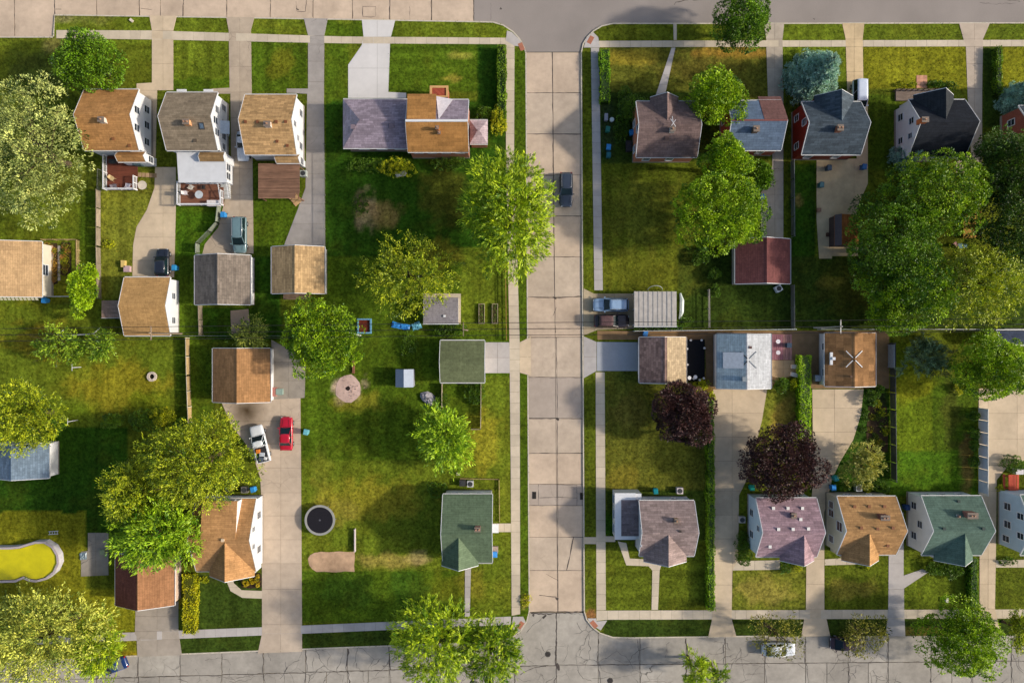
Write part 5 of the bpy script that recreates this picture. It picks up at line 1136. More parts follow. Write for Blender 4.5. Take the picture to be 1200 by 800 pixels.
    ct = np.repeat(rs.normal(0,.26,n0)+rs.normal(0,.10,len(Br))[bi], kleaf)
    tint = .48+ct+rs.normal(0,.15,n)+tintoff
    m = lmat(kind)
    quads_mesh('foliage' if small else 'crown', P, D, N, L, Wd, tint, m, e, (cx,cy,GZ))
    tg = [tuple(Bc[i]) for i in rs.choice(len(Bc)-1, min(len(Bc)-1, 9 if not small else 3), replace=False)]
    if not small: trunk_mesh(e, cx, cy, max(.1,.03*h+.01*min(Rx,Ry)), h*.85, tg, rs)
    else:
        st_ = MB()
        for t in tg+[(cx,cy,cz)]: st_.tube([(cx,cy,GZ-.05),((cx+t[0])/2+.03,(cy+t[1])/2,cz*.7),t],[.035,.025,.01],5)
        st_.build('stem', m_bark(), e)
    return e
def conifer(label, bx, by, h, rb, kind='spruce', seed=1, cat='spruce tree', kk=1.0, name='blue_spruce_tree'):
    """a cone of drooping whorls; bx,by = foot of the trunk in photo px"""
    K_ = KINDS[kind]; rs = np.random.RandomState(seed); cx, cy = W(bx,by); e = empty(name, (cx,cy,GZ), label=label, cat=cat)
    P=[];D=[];N=[];T=[]; lm = MB(); z = .5
    while z < h-.15:
        t = 1-(z/h); r = rb*(t**.8)*rs.uniform(.9,1.08)+.12; nb = int(9+14*t); a0 = rs.uniform(0,6.28)
        for k in range(nb):
            a = a0+2*np.pi*k/nb+rs.uniform(-.15,.15); rr_ = r*rs.uniform(.78,1.12); dr = np.array([np.cos(a),np.sin(a),0])
            tip = np.array([cx,cy,z])+dr*rr_+np.array([0,0,-.16*rr_+.1*rs.normal()]); root = np.array([cx,cy,z+.12])
            if rr_ > .5: lm.tube([tuple(root),tuple(tip)],[.035,.008],4,False)
            m = int(max(3, 7*rr_)*kk); s_ = rs.uniform(.25,1,m)**.7; c = root+(tip-root)*s_[:,None]; side = np.array([-dr[1],dr[0],0]); c = c+side*(rs.uniform(-1,1,m)*(.14+.16*(1-s_))*rr_*.8)[:,None]+np.array([0,0,.05])
            tv = rs.normal(0,.12)
            for cc in c:
                kq = 9; ld = unit(rs.normal(size=(kq,3))*.6+dr*.8+np.array([0,0,.25])); P.append(cc+ld*.04); D.append(ld); N.append(unit(np.cross(ld, rs.normal(size=(kq,3))))); T.append(np.full(kq,.5+tv+rs.normal(0,.1)))
        z += .26+.16*t
    P=np.vstack(P);D=np.vstack(D);N=np.vstack(N);T=np.concatenate(T); n=len(P)
    quads_mesh('crown', P, D, N, rs.uniform(.2,.42,n), rs.uniform(.05,.1,n), T+rs.normal(0,.12,n), lmat(kind), e, (cx,cy,GZ))
    MB().tube([(cx,cy,GZ-.1),(cx,cy,h*.5),(cx,cy,h)],[.2,.12,.02],8).build('trunk', m_bark(), e); lm.build('limb', m_bark(), e)
    return e
def hedge(label, pts, wpx, h, dark, light, dens=1.0, name='hedge', cat='hedge', lumpy=.2, L0=.15):
    """clipped hedge along a line in photo px (drawn at its top); leaves cover top and sides"""
    rs = np.random.RandomState(int(pts[0][0]*3+pts[0][1])); Q = [W(x,y,h) for x,y in pts]; hw = wpx*S*(H-h)/H/2
    xs = [q[0] for q in Q]; ys = [q[1] for q in Q]; e = empty(name, (sum(xs)/len(xs), sum(ys)/len(ys), GZ), label=label, cat=cat)
    P=[];O=[]
    for a, b_ in zip(Q, Q[1:]):
        a = np.array(a); b_ = np.array(b_); Ln = np.linalg.norm(b_-a); d = (b_-a)/Ln; nrm = np.array([-d[1],d[0]])
        n = int(Ln*(2*hw+2*h)*95*dens); t = rs.uniform(-.02,1.02,n); s_ = rs.uniform(-(hw+h),(hw+h),n)
        top = np.abs(s_) < hw; u = np.where(top, s_, np.sign(s_)*hw); z = np.where(top, h, h-(np.abs(s_)-hw))
        xy = a+d*(t*Ln)[:,None]+nrm*u[:,None]; bulge = (fbm(xy[:,0],xy[:,1]+z*.7,1.1,5)-.5)*2*lumpy*(1.4 if h > 1 else 1)
        o = np.zeros((n,3)); o[:,2] = top; o[:,:2] = nrm*(np.sign(s_)*(~top))[:,None]
        gp_ = fbm(xy[:,0],xy[:,1],.9,66) > (.26 if dens <= 1 else 0); p = np.c_[xy, z]+o*(bulge+(fbm(xy[:,0],xy[:,1]+z,3.1,15)-.5)*.22)[:,None]; p[:,2] *= np.where(gp_, 1, .8); P.append(p); O.append(o)
    P=np.vstack(P);O=np.vstack(O); n=len(P); D=unit(rs.normal(size=(n,3))+O*.8); N=unit(O+rs.normal(size=(n,3))*.5)
    N=unit(N-D*(N*D).sum(1,keepdims=True)+1e-6); tint=.5+(fbm(P[:,0],P[:,1],.9,8)-.5)*.9+rs.normal(0,.16,n)
    quads_mesh('foliage', P-O*.05, D, N, rs.uniform(.8,1.6,n)*L0, rs.uniform(.6,1.1,n)*L0, tint, m_leaf(dark,light,.25,LEAFK), e, (sum(xs)/len(xs), sum(ys)/len(ys), GZ))
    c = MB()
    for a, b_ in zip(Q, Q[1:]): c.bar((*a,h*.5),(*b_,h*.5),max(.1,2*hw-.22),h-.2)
    c.build('inner_core', m_leaf(tuple(v*.6 for v in dark),dark,.0,LEAFK*.7), e)  # solid box core in darkened leaf colours
    return e
T = tree
T('tall silver-leaved tree at the picture edge beside the orange-brown roofed house',44,178,53,84,11,'silver',kk=1.15,seed=4,tintoff=-.08)
T('dark green rounded tree between the side street and the orange-brown roofed house',105,73,35,33,7.5,'maple')
T('slim bright green upright bush by the flower bed fence',99,341,13,32,4.2,'bright',name='columnar_bush',flat=2)
T('yellow-green tree overhanging the blue-grey garage roof',30,487,46,41,9,'oliv')
T('loose small tree with bare pale branches over the open lawn',72,404,30,24,4.5,'airy')
T('small bushy tree beside the tan-orange garage, touching the loose pale-branched one',118,406,22,18,4.2,'airy',tintoff=-.1)
T('large olive-gold tree above the white pickup, north-east of the bright green one',232,542,62,52,12,'oliv',kk=1.1,seed=8)
T('mid green tree crowded between the olive-gold tree and the lawn',160,583,34,46,10,'oliv',seed=9,tintoff=-.05)
T('bright green feathery tree overhanging the red-brown garage roof',186,624,50,43,11,'feather',kk=1.15)
T('big pale-leaved tree filling the lower corner of the picture above the blue car',52,745,74,54,12,'pale',kk=1.2,seed=5)
T('yellow-green tree end hanging over the lower street beside the pale-leaved tree',118,760,30,36,8,'locust',tintoff=.05)
T('spiky pale shrub tree over the brown garage corner',294,391,20,21,3.6,'pale')
T('deep green leafy tree between the light tan garage and the play set',376,396,42,45,8.5,'bright',tintoff=-.14,seed=12)
T('yellow-green airy tree over the flat-roofed grey shed',478,324,56,46,8.5,'oliv',kk=.8,seed=14,tintoff=.05)
T('tall bright honey locust overhanging the cross street',596,250,51,74,12.5,'locust',kk=1.7,seed=15)
T('spiky bright green round tree below the olive-green garage',518,514,35,40,6.5,'feather',tintoff=.1)
T('yellow-green feathery tree overhanging the lower street near the junction',510,752,48,54,11,'locust',seed=17,kk=1.15)
T('finer textured green tree next to the yellow-green one over the lower street',574,764,36,42,9.5,'locust',seed=18,tintoff=-.18)
T('rounded dark green tree standing at the kerb of the asphalt street',870,25,30,29,8,'maple',seed=19)
T('bright green tree between the purple-brown and slate-blue roofs',838,112,32,33,8,'bright',seed=20)
T('small bright green tree behind the slate-blue roofed house',850,186,25,24,9.5,'bright',seed=21)
T('largest bright green clumpy tree above the maroon garage roof',843,246,52,46,10,'bright',seed=22,kk=1.1)
T('small dark rounded tree beside the narrow concrete drive',889,206,17,17,3.8,'maple')
T('rounded tree behind the near-black roofed house, lightest on its east side',1098,230,56,46,11,'bright',seed=24,tintoff=-.12)
T('wide dark green tree over the sandy yard and the rust-orange shed',1046,288,46,60,10.5,'maple',seed=25,kk=1.05)
T('green tree below the wide dark one, above the white fence',1064,334,50,48,10,'bright',seed=26,tintoff=-.2)
T('yellow-green tree beside the picture edge, above the dark slate-blue garage roof',1146,334,54,48,10,'oliv',seed=27,tintoff=.1)
T('dark tree at the picture edge above the timber deck',1182,258,44,60,10,'dark',seed=28)
T('deep green tree at the picture edge below the blue spruce and brick house',1178,196,44,38,10,'dark',seed=29,tintoff=.1)
T('small bright green bush tree hanging over the white fence behind the brown battened garage',1040,372,22,18,4.5,'bright',seed=32)
T('green tree over the top of the concrete drive by the slate-blue garage roof',1160,432,44,38,9,'bright',seed=30,tintoff=-.02)
T('dark plum-leaved tree below the mauve-brown garage',803,484,33,36,6.5,'purple',seed=31)
T('larger dark plum-leaved tree between two concrete driveways',918,538,45,41,7,'purple',seed=33)
T('pale green bushy tree beside the curved driveway',1013,545,24,26,4,'shrubp',name='tree',kk=.6)
T('thin-leaved tree over a white car on the lower street',908,743,30,26,6,'sparse',kk=1.5)
T('thin-leaved tree over a dark car on the lower street',1012,744,26,24,6,'sparse',seed=40,kk=1.2)
T('full green street tree in front of the blue-green roofed house',1128,750,46,43,9,'bright',seed=41,tintoff=.02)
T('small yellow-green tree top at the bottom edge of the lower street',815,785,18,22,6,'locust',seed=42,tintoff=.1)
T('second small tree top at the bottom edge, beside the yellow-green one',842,792,12,12,5,'locust',seed=43)
T('small tree at the picture edge before the bluish-white house',1193,738,14,24,5,'oliv',seed=44)
conifer('full blue-green spruce beside the street drive, leaning away over the kerb grass',946,96,8.5,4.0,seed=51,kk=1.15)
conifer('blue-green spruce at the picture edge, in front of the red brick house',1188,122,7.5,2.7,seed=52)
T('wide loose grey-green spruce behind the brown battened garage',1083,418,36,22,4.6,'gspruce',cat='spruce tree',name='spruce_tree',seed=53)
conifer('small pale spruce at the corner of the near-black roofed house',1056,186,4.5,1.9,seed=54)
B = lambda label,px,py,r,h=1.2,kind='shrub',**k: tree(label,px,py,r,k.pop('ry',r),h,kind,cat='shrub',**k)
B('bushy green shrub at the street corner of the purple-brown roofed house',742,126,15,2.6,ry=14)
B('small bright shrub on the lawn before the purple-brown roofed house',733,112,9,1.4)
B('ball-shaped green shrub by the pale grey garage',917,450,9.5,1.7)
B('smaller ball shrub between the ball-shaped one and the clipped hedge',929,450,7,1.3,kind='shruby')
B('low round shrub by the mauve-brown garage corner',822,452,8,1.2,kind='shruby')
B('tiny yellow shrub beside the pale grey garage wall',834,464,5,.9,kind='shruby')
B('blue-green clipped ball shrub at the garden corner by the brown garage',1021,465,8,1.6,kind='shrub',tintoff=-.1)
B('yellow ball shrub next to the blue-green clipped ball',1028,473,4.5,.8,kind='shruby')
B('green shrub above the blue-green clipped ball beside the dark fence',1030,457,6,1.1)
for i,(x,y,r) in enumerate([(1014,482,4),(1035,483,5),(1036,505,5),(1012,502,4),(1013,490,4)]):
    B(['low perennial clump at the top of the dark garden bed','yellowish clump against the dark fence, highest of two','yellowish clump against the dark fence, lowest of two','low clump on the driveway edge, lowest in the bed','low green clump midway along the driveway edge bed'][i],x,y,r,.6,kind='shruby' if i in (1,2) else 'shrub')
B('round shrub behind the orange-tan house by the blue bin',990,569,6,1.3); B('small bright shrub between the air units behind the orange-tan house',1016,572,5,1,kind='shruby'); B('green shrub against the fence behind the orange-tan house',1032,570,9,1.2)
B('green shrub under the drive side wall of the rose-mauve house',873,652,9,1.6,ry=9); B('dark shrub along the drive side wall of the rose-mauve house',871,634,8,1.4,ry=11)
B('ball shrub at the gable of the rose-mauve house',919,665,6.5,1.1); B('brighter ball shrub at the other end of the rose-mauve gable',935,664,5.5,1.0,kind='shruby')
B('small yellow shrub before the orange-tan front gable',1015,663,4,.7,kind='shruby'); B('dark spreading shrub before the blue-green roofed house',1102,664,17,1.5,ry=9); B('feathery shrub at the path end before the blue-green roofed house',1116,668,10,1.4,ry=10)
B('red-leaved shrub patch before the bluish-white house',1180,657,10,.7,ry=5)
for i,(x,y) in enumerate([(1140,487),(1140,507),(1141,520),(1141,539)]): B(['rounded evergreen nearest the top of the white fence','rounded evergreen, second down the white fence','rounded evergreen, third down the white fence','rounded evergreen lowest beside the white fence'][i],x,y,5.5,1.5,ry=7)
B('yellow-green shrub patch by the white fence top',1123,455,6,1,kind='shruby')
for i,(x,y,r) in enumerate([(68,497,9),(132,494,12),(170,492,17),(192,488,14),(215,497,12)]): B(['small shrub in the shade beside the yellow-green tree','shrub alone in the shaded middle of the long border','broad shrub in the shaded border above the olive-gold tree','yellow-green shrub at the sunny end of the long border','shrub where the border meets the olive-gold tree'][i],x,y,r,1.8,kind='shrub' if i != 3 else 'shruby',ry=r*.7)
B('yellow flowering shrub against the back wall of the corner house',465,196,20,1.4,kind='shruby',ry=10); B('leafy shrub by the hedge end of the corner house wall',525,192,18,1.5,ry=8); B('dark shrub row under the mauve wing wall',432,194,22,1.2,ry=8)
B('bushy yellow shrub at the end of the hedge near the side porch',584,142,9,1.8,kind='shruby',ry=16); B('loose shrub between the side porch and the front lawn',568,134,11,1.3,ry=9)
B('green thicket behind the olive-green garage',530,386,18,1.5,ry=7); B('leafy plant inside the fenced garden below the olive-green garage',556,460,11,1.2,ry=12)
B('low green plants by the blue tarpaulin',480,402,10,1.0,ry=12); B('leafy plant patch beside the tree and play set',398,377,14,1.6,ry=12)
B('small weed tuft on the bare earth',424,240,9,.5,ry=14); B('low shrub just outside the short pale picket fence',518,470,9,1.0,ry=8)
B('green foundation shrub behind the green-roofed house',512,572,13,1.3,ry=8)
B('low shrub by the carport corner',803,377,9,1.1,ry=6); B('ball shrub at the maroon garage fence',837,321,7,1.5,kind='shrub'); B('shrub under the clumpy tree by the maroon garage',822,300,9,1.4,ry=11)
B('low shrub on the fence line below the ball shrub',838,342,5,1.0,ry=9)
B('dark shrub at the front porch of the near-black roofed house',1098,99,12,1.0,ry=4.5); B('second dark shrub along the same front porch',1114,101,9,1.0,ry=5,tintoff=-.1)
B('bright low plants before the near-black roofed house',1062,99,11,.6,kind='shruby',ry=4)
B('flowering bush at the picture edge by the drive bend',1186,543,13,1.6,kind='shrub',ry=8); B('yellow shrub tuft beside the red table',1172,572,4,.8,kind='shruby')
B('rounded foundation bush under the drive side of the purple-brown house',728,150,8,1.2,ry=16)
B('yellow flowering plant inside the bare earth ring by the fence',128,286,7,.6,kind='shruby',ry=5)
B('low yellow plant before the tan-orange house porch',240,679,6,.5,kind='shruby',ry=4)
B('weedy tall grass clump on the verge near the junction',616,702,6,.5,kind='shruby',ry=8)
# hedges
DG, LG = (40,72,8),(118,150,28)
hedge('dark clipped hedge along the pavement beside the corner house lawn',[(588,54),(588,138)],9,1.5,DG,LG)
hedge('green hedge at the street corner along the pavement of the purple-brown house',[(709,58),(709.5,118)],11,1.5,(60,100,8),(130,170,24))
hedge('long straight hedge between the corner house lawn and the concrete driveway',[(833,470),(833.5,585),(834,713)],7.5,1.4,(60,100,6),(130,164,24))
hedge('bright green clipped hedge between the two battened garages',[(944,418),(944,512)],13,1.6,(90,130,4),(164,200,30))
hedge('clipped hedge at the drive of the blue-green roofed house',[(1142,655),(1142,710)],8,1.3,(40,80,8),(96,136,22))
hedge('yellow-green leafy hedge beside the red-brown garage drive',[(221,674),(221,742)],14,1.4,(112,122,4),(188,186,26),lumpy=.22)
hedge('row of dark hedge at the upper street drive near the blue spruce',[(1172,54),(1172,108)],6,1.3,DG,LG)
hedge('low hedge strip under the carport side',[(744,384.5),(800,384)],5,.8,(38,80,6),(90,130,20))
# flower bed by the tan house and yellow marigolds by the hooked path
def bed(label, rectpx, n, cols, name='flower_bed', soil=(70,56,40), h=.35, r=(.25,.45)):
    x0,y1 = W(rectpx[0],rectpx[1]); x1,y0 = W(rectpx[2],rectpx[3]); e = empty(name, ((x0+x1)/2,(y0+y1)/2,GZ), label=label, cat='flower bed'); rs = np.random.RandomState(int(rectpx[0]))
    pts = [(x0,y0),((x0+x1)/2,y0-.15),(x1,y0+.1),(x1+.1,(y0+y1)/2),(x1-.1,y1),(x0+.2,y1+.1),(x0-.1,(y0+y1)/2)]; MB().prism(pts,GZ-.05,GZ+.03).build('soil', m_plain(soil,.95,.05,0,.3,5), e)
    for k in range(n):
        cx,cy = rs.uniform(x0+.3,x1-.3),rs.uniform(y0+.3,y1-.3); rr_ = rs.uniform(*r); m = 90; v = rdir(rs,m,-.1); P = np.array([cx,cy,GZ+.05])+v*np.array([rr_,rr_,h])
        D = unit(v+rs.normal(size=v.shape)*.5); N = unit(v+rs.normal(size=v.shape)*.6); N = unit(N-D*(N*D).sum(1,keepdims=True)); c = cols[k % len(cols)]; m_ = len(v)
        quads_mesh('plant', P, D, N, rs.uniform(.1,.2,m_), rs.uniform(.07,.12,m_), .5+rs.normal(0,.25,m_), m_leaf(c[0],c[1],.2,.7), e, ((x0+x1)/2,(y0+y1)/2,GZ))
    return e
YL = ((150,110,20),(232,196,90)); YG = ((104,116,16),(196,190,40)); GG = ((50,80,14),(120,150,40)); OR = ((170,110,40),(220,170,110))
bed('dense bed of cream, orange and yellow flowers beside the tan-roofed house',(53,285,68,333),34,[YL,OR,YG,YL])
bed('narrow bed of yellow flowers along the garden path behind the tan-roofed house',(71,284,83,322),20,[YG,YG,GG,OR])
bed('kidney bed of yellow marigolds inside the hooked path',(283,671,306,688),17,[((170,150,0),(240,214,40)),((170,150,0),(240,214,40)),GG],r=(.14,.24),soil=(66,52,40))
bed('dark planting strip along the fence by the curved driveway',(1016,476,1040,530),22,[GG,GG,YG],h=.3)
gp = empty('garden_path', (*W(69,310),GZ), kind='structure')
for k in range(9): flat_box(gp,'paving_stone',(68,288+k*4.6,70.8,292+k*4.6),GZ-.02,GZ+.06,m_plain((190,180,168),.9,.1,0,.2),.1)
# ================================================================== vehicles
GLS = m_plain((20,38,42),.22,.35,0,.2); TYR = m_plain((24,24,26),.85,.2); RIM = m_metal((150,152,156),.35)
def car(name, label, cat, px, py, rot, paint, L=4.7, Wd=1.86, hb=.95, hr=1.65, cab=(-.42,.2,-.3,.02), kind='suv', z=GZ+.035, roofc=None, rails=False, k=None):
    """local +x is the front; cab = (rear base, front base, rear top, front top) as fractions of half length"""
    x,y = W(px,py,z+.8); e = empty(name, (x,y,z), R_(rot), label=label, cat=cat)
    h2 = L/2; w2 = Wd/2; st = []
    prof = [(-1,.80,.55,.72),(-.97,.92,.38,.86),(-.85,.985,.28,hb),(-.5,1,.24,hb),(0,1,.24,hb),(.35,1,.24,hb),(.6,.99,.25,hb-.06),(.85,.95,.28,hb-.14),(.96,.86,.34,hb-.24),(1,.72,.5,hb-.36)]
    if kind == 'pickup': prof = [(-1,.93,.5,.80),(-.985,.98,.42,.9),(-.85,1,.34,.95),(-.2,1,.3,.95),(0,1,.3,.98),(.35,1,.3,1.0),(.7,.98,.3,.98),(.88,.95,.32,.93),(.97,.88,.38,.85),(1,.76,.5,.7)]
    m = MB(); nr = 11
    for (fx,fw,zb,zt) in prof:
        a = fw*w2; X = fx*h2
        for (yy,zz) in ((-a*.92,zb),(-a,zb+(zt-zb)*.35),(-a*.99,zb+(zt-zb)*.75),(-a*.93,zt-.02),(-a*.6,zt+.025),(0,zt+.04),(a*.6,zt+.025),(a*.93,zt-.02),(a*.99,zb+(zt-zb)*.75),(a,zb+(zt-zb)*.35),(a*.92,zb)): m.v.append((X,yy,zz))
    for i in range(len(prof)-1):
        for j in range(nr-1): p = i*nr+j; m.f.append((p,p+nr,p+nr+1,p+1))
        m.f.append((i*nr+nr-1,(i+1)*nr+nr-1,(i+1)*nr,i*nr))
    m.f.append(tuple(range(nr))); m.f.append(tuple((len(prof)-1)*nr+j for j in range(nr-1,-1,-1)))
    bo = m.build('body', paint, e, local=True, smooth=True); md = bo.modifiers.new('sub','SUBSURF'); md.levels = md.render_levels = 1
    rb_,fb,rt,ft = [c*h2 for c in cab]; fb += .12; ft -= .1; wb = w2*.90; wt = w2*.72; zb = hb-.02
    g = MB().add([(rb_,-wb,zb),(fb,-wb*.97,zb),(fb,wb*.97,zb),(rb_,wb,zb),(rt,-wt,hr-.05),(ft,-wt,hr-.05),(ft,wt,hr-.05),(rt,wt,hr-.05)],[(0,3,2,1),(4,5,6,7),(0,1,5,4),(1,2,6,5),(2,3,7,6),(3,0,4,7)]).build('glasshouse', GLS, e, local=True)
    n = 6; top = []
    rp = [(rt-.06,-wt*.8),(rt-.1,0),(rt-.06,wt*.8),(rt+.04,wt+.03),((rt+ft)/2,wt+.05),(ft-.05,wt+.03),(ft+.07,wt*.8),(ft+.12,0),(ft+.07,-wt*.8),(ft-.05,-wt-.03),((rt+ft)/2,-wt-.05),(rt+.04,-wt-.03)][::-1]
    r = MB(); nn = len(rp); cxm = (rt+ft)/2
    r.v = [(a,b_,hr-.07) for a,b_ in rp]+[(cxm+(a-cxm)*.97,b_*.94,hr-.015) for a,b_ in rp]+[(cxm+(a-cxm)*.6,b_*.6,hr+.01) for a,b_ in rp]
    for lv in range(2): r.f += [(lv*nn+k_,lv*nn+(k_+1)%nn,(lv+1)*nn+(k_+1)%nn,(lv+1)*nn+k_) for k_ in range(nn)]
    r.f.append(tuple(range(2*nn,3*nn))); r.build('roof', roofc or paint, e, local=True, smooth=True)
    pl = MB()
    for sg in (-1,1):
        for (xa,ya,xb,yb_) in ((rb_,wb,rt,wt),(fb,wb*.97,ft,wt),((rb_+fb)/2,wb,(rt+ft)/2,wt)): pl.bar((xa,sg*ya,zb),(xb,sg*yb_,hr-.05),.09,.06)
    pl.build('window_pillar', paint, e, local=True)
    if rails:
        for sg in (-1,1): MB().bar((rt+.1,sg*(wt-.02),hr+.05),(ft-.15,sg*(wt-.02),hr+.05),.05,.05).build('roof_rail', RIM, e, local=True)
    for sg in (-1,1):
        MB().bar((fb-.12,sg*(w2*.98),zb+.08),(fb-.14,sg*(w2+.16),zb+.1),.14,.12).build('mirror', paint, e, local=True)
        MB().box(h2*.9,sg*w2*.62-.14,hb-.42,h2*.975,sg*w2*.62+.14,hb-.26).build('headlight', m_plain((225,228,230),.15,.6), e, local=True)
        MB().box(-h2*.99,sg*w2*.76-.1,.62,-h2*.955,sg*w2*.76+.1,.85).build('tail_light', m_plain((150,20,16),.2,.5), e, local=True)
        for fx in (-.62,.62):
            t = MB().tube([(fx*h2,sg*(w2-.2),.33),(fx*h2,sg*(w2-.18),.33),(fx*h2,sg*(w2-.02),.33),(fx*h2,sg*(w2+.005),.33)],[.29,.33,.33,.29],18).build('wheel', TYR, e, local=True)
            MB().tube([(fx*h2,sg*(w2-.05),.33),(fx*h2,sg*(w2+.02),.33)],[.2,.19],12).build('rim', RIM, t, local=True)
    MB().bar((h2*.985,-w2*.6,.5),(h2*.985,w2*.6,.5),.06,.16).build('bumper', m_plain((40,42,46),.5), e, local=True)
    MB().bar((-h2*.985,-w2*.7,.52),(-h2*.985,w2*.7,.52),.08,.18).build('bumper', paint, e, local=True)
    for sg in (-1,1): MB().bar((fb+.1,sg*w2*.55,hb+.035),(h2*.85,sg*w2*.4,hb-.09),.02,.012).build('bonnet_seam', m_plain((20,20,20),.7), e, local=True)
    MB().bar((fb-.02,-w2*.6,hb+.05),(fb+.02,w2*.3,hb+.05),.04,.03).build('wiper', m_plain((20,20,20),.7), e, local=True)
    return e
SUVC = (-.93,.26,-.78,.02)
car('parked_suv','dark blue-grey SUV standing on the pale cross street','car',663.5,222,-90,m_paint((54,62,76),.25),4.85,1.92,cab=(-.93,.30,-.8,.02),rails=True,z=.005)
car('parked_van','teal-grey minivan parked on the drive before the weathered grey-brown garage','van',280.5,275,-90,m_paint((108,134,138),.3),5.1,1.95,1.0,1.78,cab=(-.95,.52,-.86,.22),rails=True)
car('parked_suv','black SUV parked tight against the tan-orange garage','car',190,307.5,90,m_paint((34,38,48),.25),3.9,1.85,cab=(-.93,.36,-.8,.1))
car('parked_car','white car parked in the gap beside the mottled tan roofed house','car',284.5,171,-90,m_paint((214,220,226),.25),4.2,1.75,.9,1.45,cab=(-.75,.1,-.5,-.12))
car('parked_car','bright red car parked on the wide concrete driveway','car',335,508,90,m_paint((176,18,42),.25,k=.9),4.7,1.85,.92,1.48,cab=(-.72,.34,-.48,.02))
pk = car('parked_pickup','white pickup truck with a loaded bed on the wide concrete driveway','pickup',304.5,520,90+14,m_paint((222,224,226),.3),5.3,1.95,.98,1.75,cab=(-.12,.42,-.06,.2),kind='pickup')
bed_ = MB().box(-2.5,-.78,.99,-.45,.78,1.02).build('cargo_bed', m_plain((50,50,54),.8), pk, local=True)
for sg in (-1,1): MB().box(-2.55,sg*.86-.06,.93,-.4,sg*.86+.06,1.1).build('bed_rail', m_paint((222,224,226),.3), pk, local=True)
MB().box(-2.6,-.8,.95,-2.5,.8,1.1).build('tailgate', m_paint((222,224,226),.3), pk, local=True)
def in_bed(name,label,cat,u,v,sx,sy,sz,mat):
    a = pk.rotation_euler.z; x = pk.location.x+math.cos(a)*u-math.sin(a)*v; y = pk.location.y+math.sin(a)*u+math.cos(a)*v
    m = MB().box(-sx/2,-sy/2,0,sx/2,sy/2,sz*.8).box(-sx/2-.02,-sy/2-.02,sz*.8,sx/2+.02,sy/2+.02,sz).cbox(0,0,sz,sx*.3,.05,.05); o = m.build(name,mat,None,True); o.location=(x,y,pk.location.z+1.02); o.rotation_euler=(0,0,a+.2*u); tag(o,label,cat)
in_bed('toolbox','orange toolbox in the bed of the white pickup','toolbox',-.9,.3,.5,.45,.35,m_plain((220,128,50),.5))
in_bed('toolbox','pale grey case in the bed of the white pickup','case',-1.45,-.1,.5,.6,.3,m_plain((190,196,204),.5))
in_bed('toolbox','dark blue-grey crate at the tail end of the white pickup bed','crate',-2.05,.2,.5,.5,.3,m_plain((80,90,104),.6))
in_bed('toolbox','white bucket-sized box at the tail of the white pickup bed','box',-2.1,-.45,.35,.35,.3,m_plain((220,220,220),.6))
car('parked_suv','pale sky-blue SUV parked before the metal carport','car',716,357,180,m_paint((150,176,204),.3),5.0,1.9,cab=(-.93,.36,-.8,.12),rails=True)
car('parked_jeep','dark maroon open-topped car with a cluttered cabin next to the pale blue SUV','car',717,376,0,m_paint((40,22,30),.4),4.9,1.85,1.0,1.6,cab=(-.8,.3,-.7,.05),roofc=m_plain((92,66,66),.7,var=.4,sc=6))
car('parked_car','deep blue car half hidden under the pale tree on the lower street','car',131,781,180+20,m_paint((26,52,104),.25),4.3,1.8,.92,1.45,cab=(-.75,.25,-.5,-.05),z=.005)
car('parked_car','white car under the thin-leaved tree on the lower street','car',913,761,0,m_paint((216,220,224),.25),4.7,1.85,.92,1.5,cab=(-.8,.35,-.55,.05),z=.005)
car('parked_car','dark red-black car with a blue windscreen under the thin-leaved tree','car',992,754,180,m_paint((54,22,28),.3),4.5,1.8,.92,1.5,cab=(-.75,.68,-.5,.35),z=.005)
car('parked_van','white van with a dark nose beside the slate-grey roofed house','van',1007,113,-90,m_paint((206,214,228),.3),4.6,1.9,1.0,1.85,cab=(-.94,.6,-.88,.4))
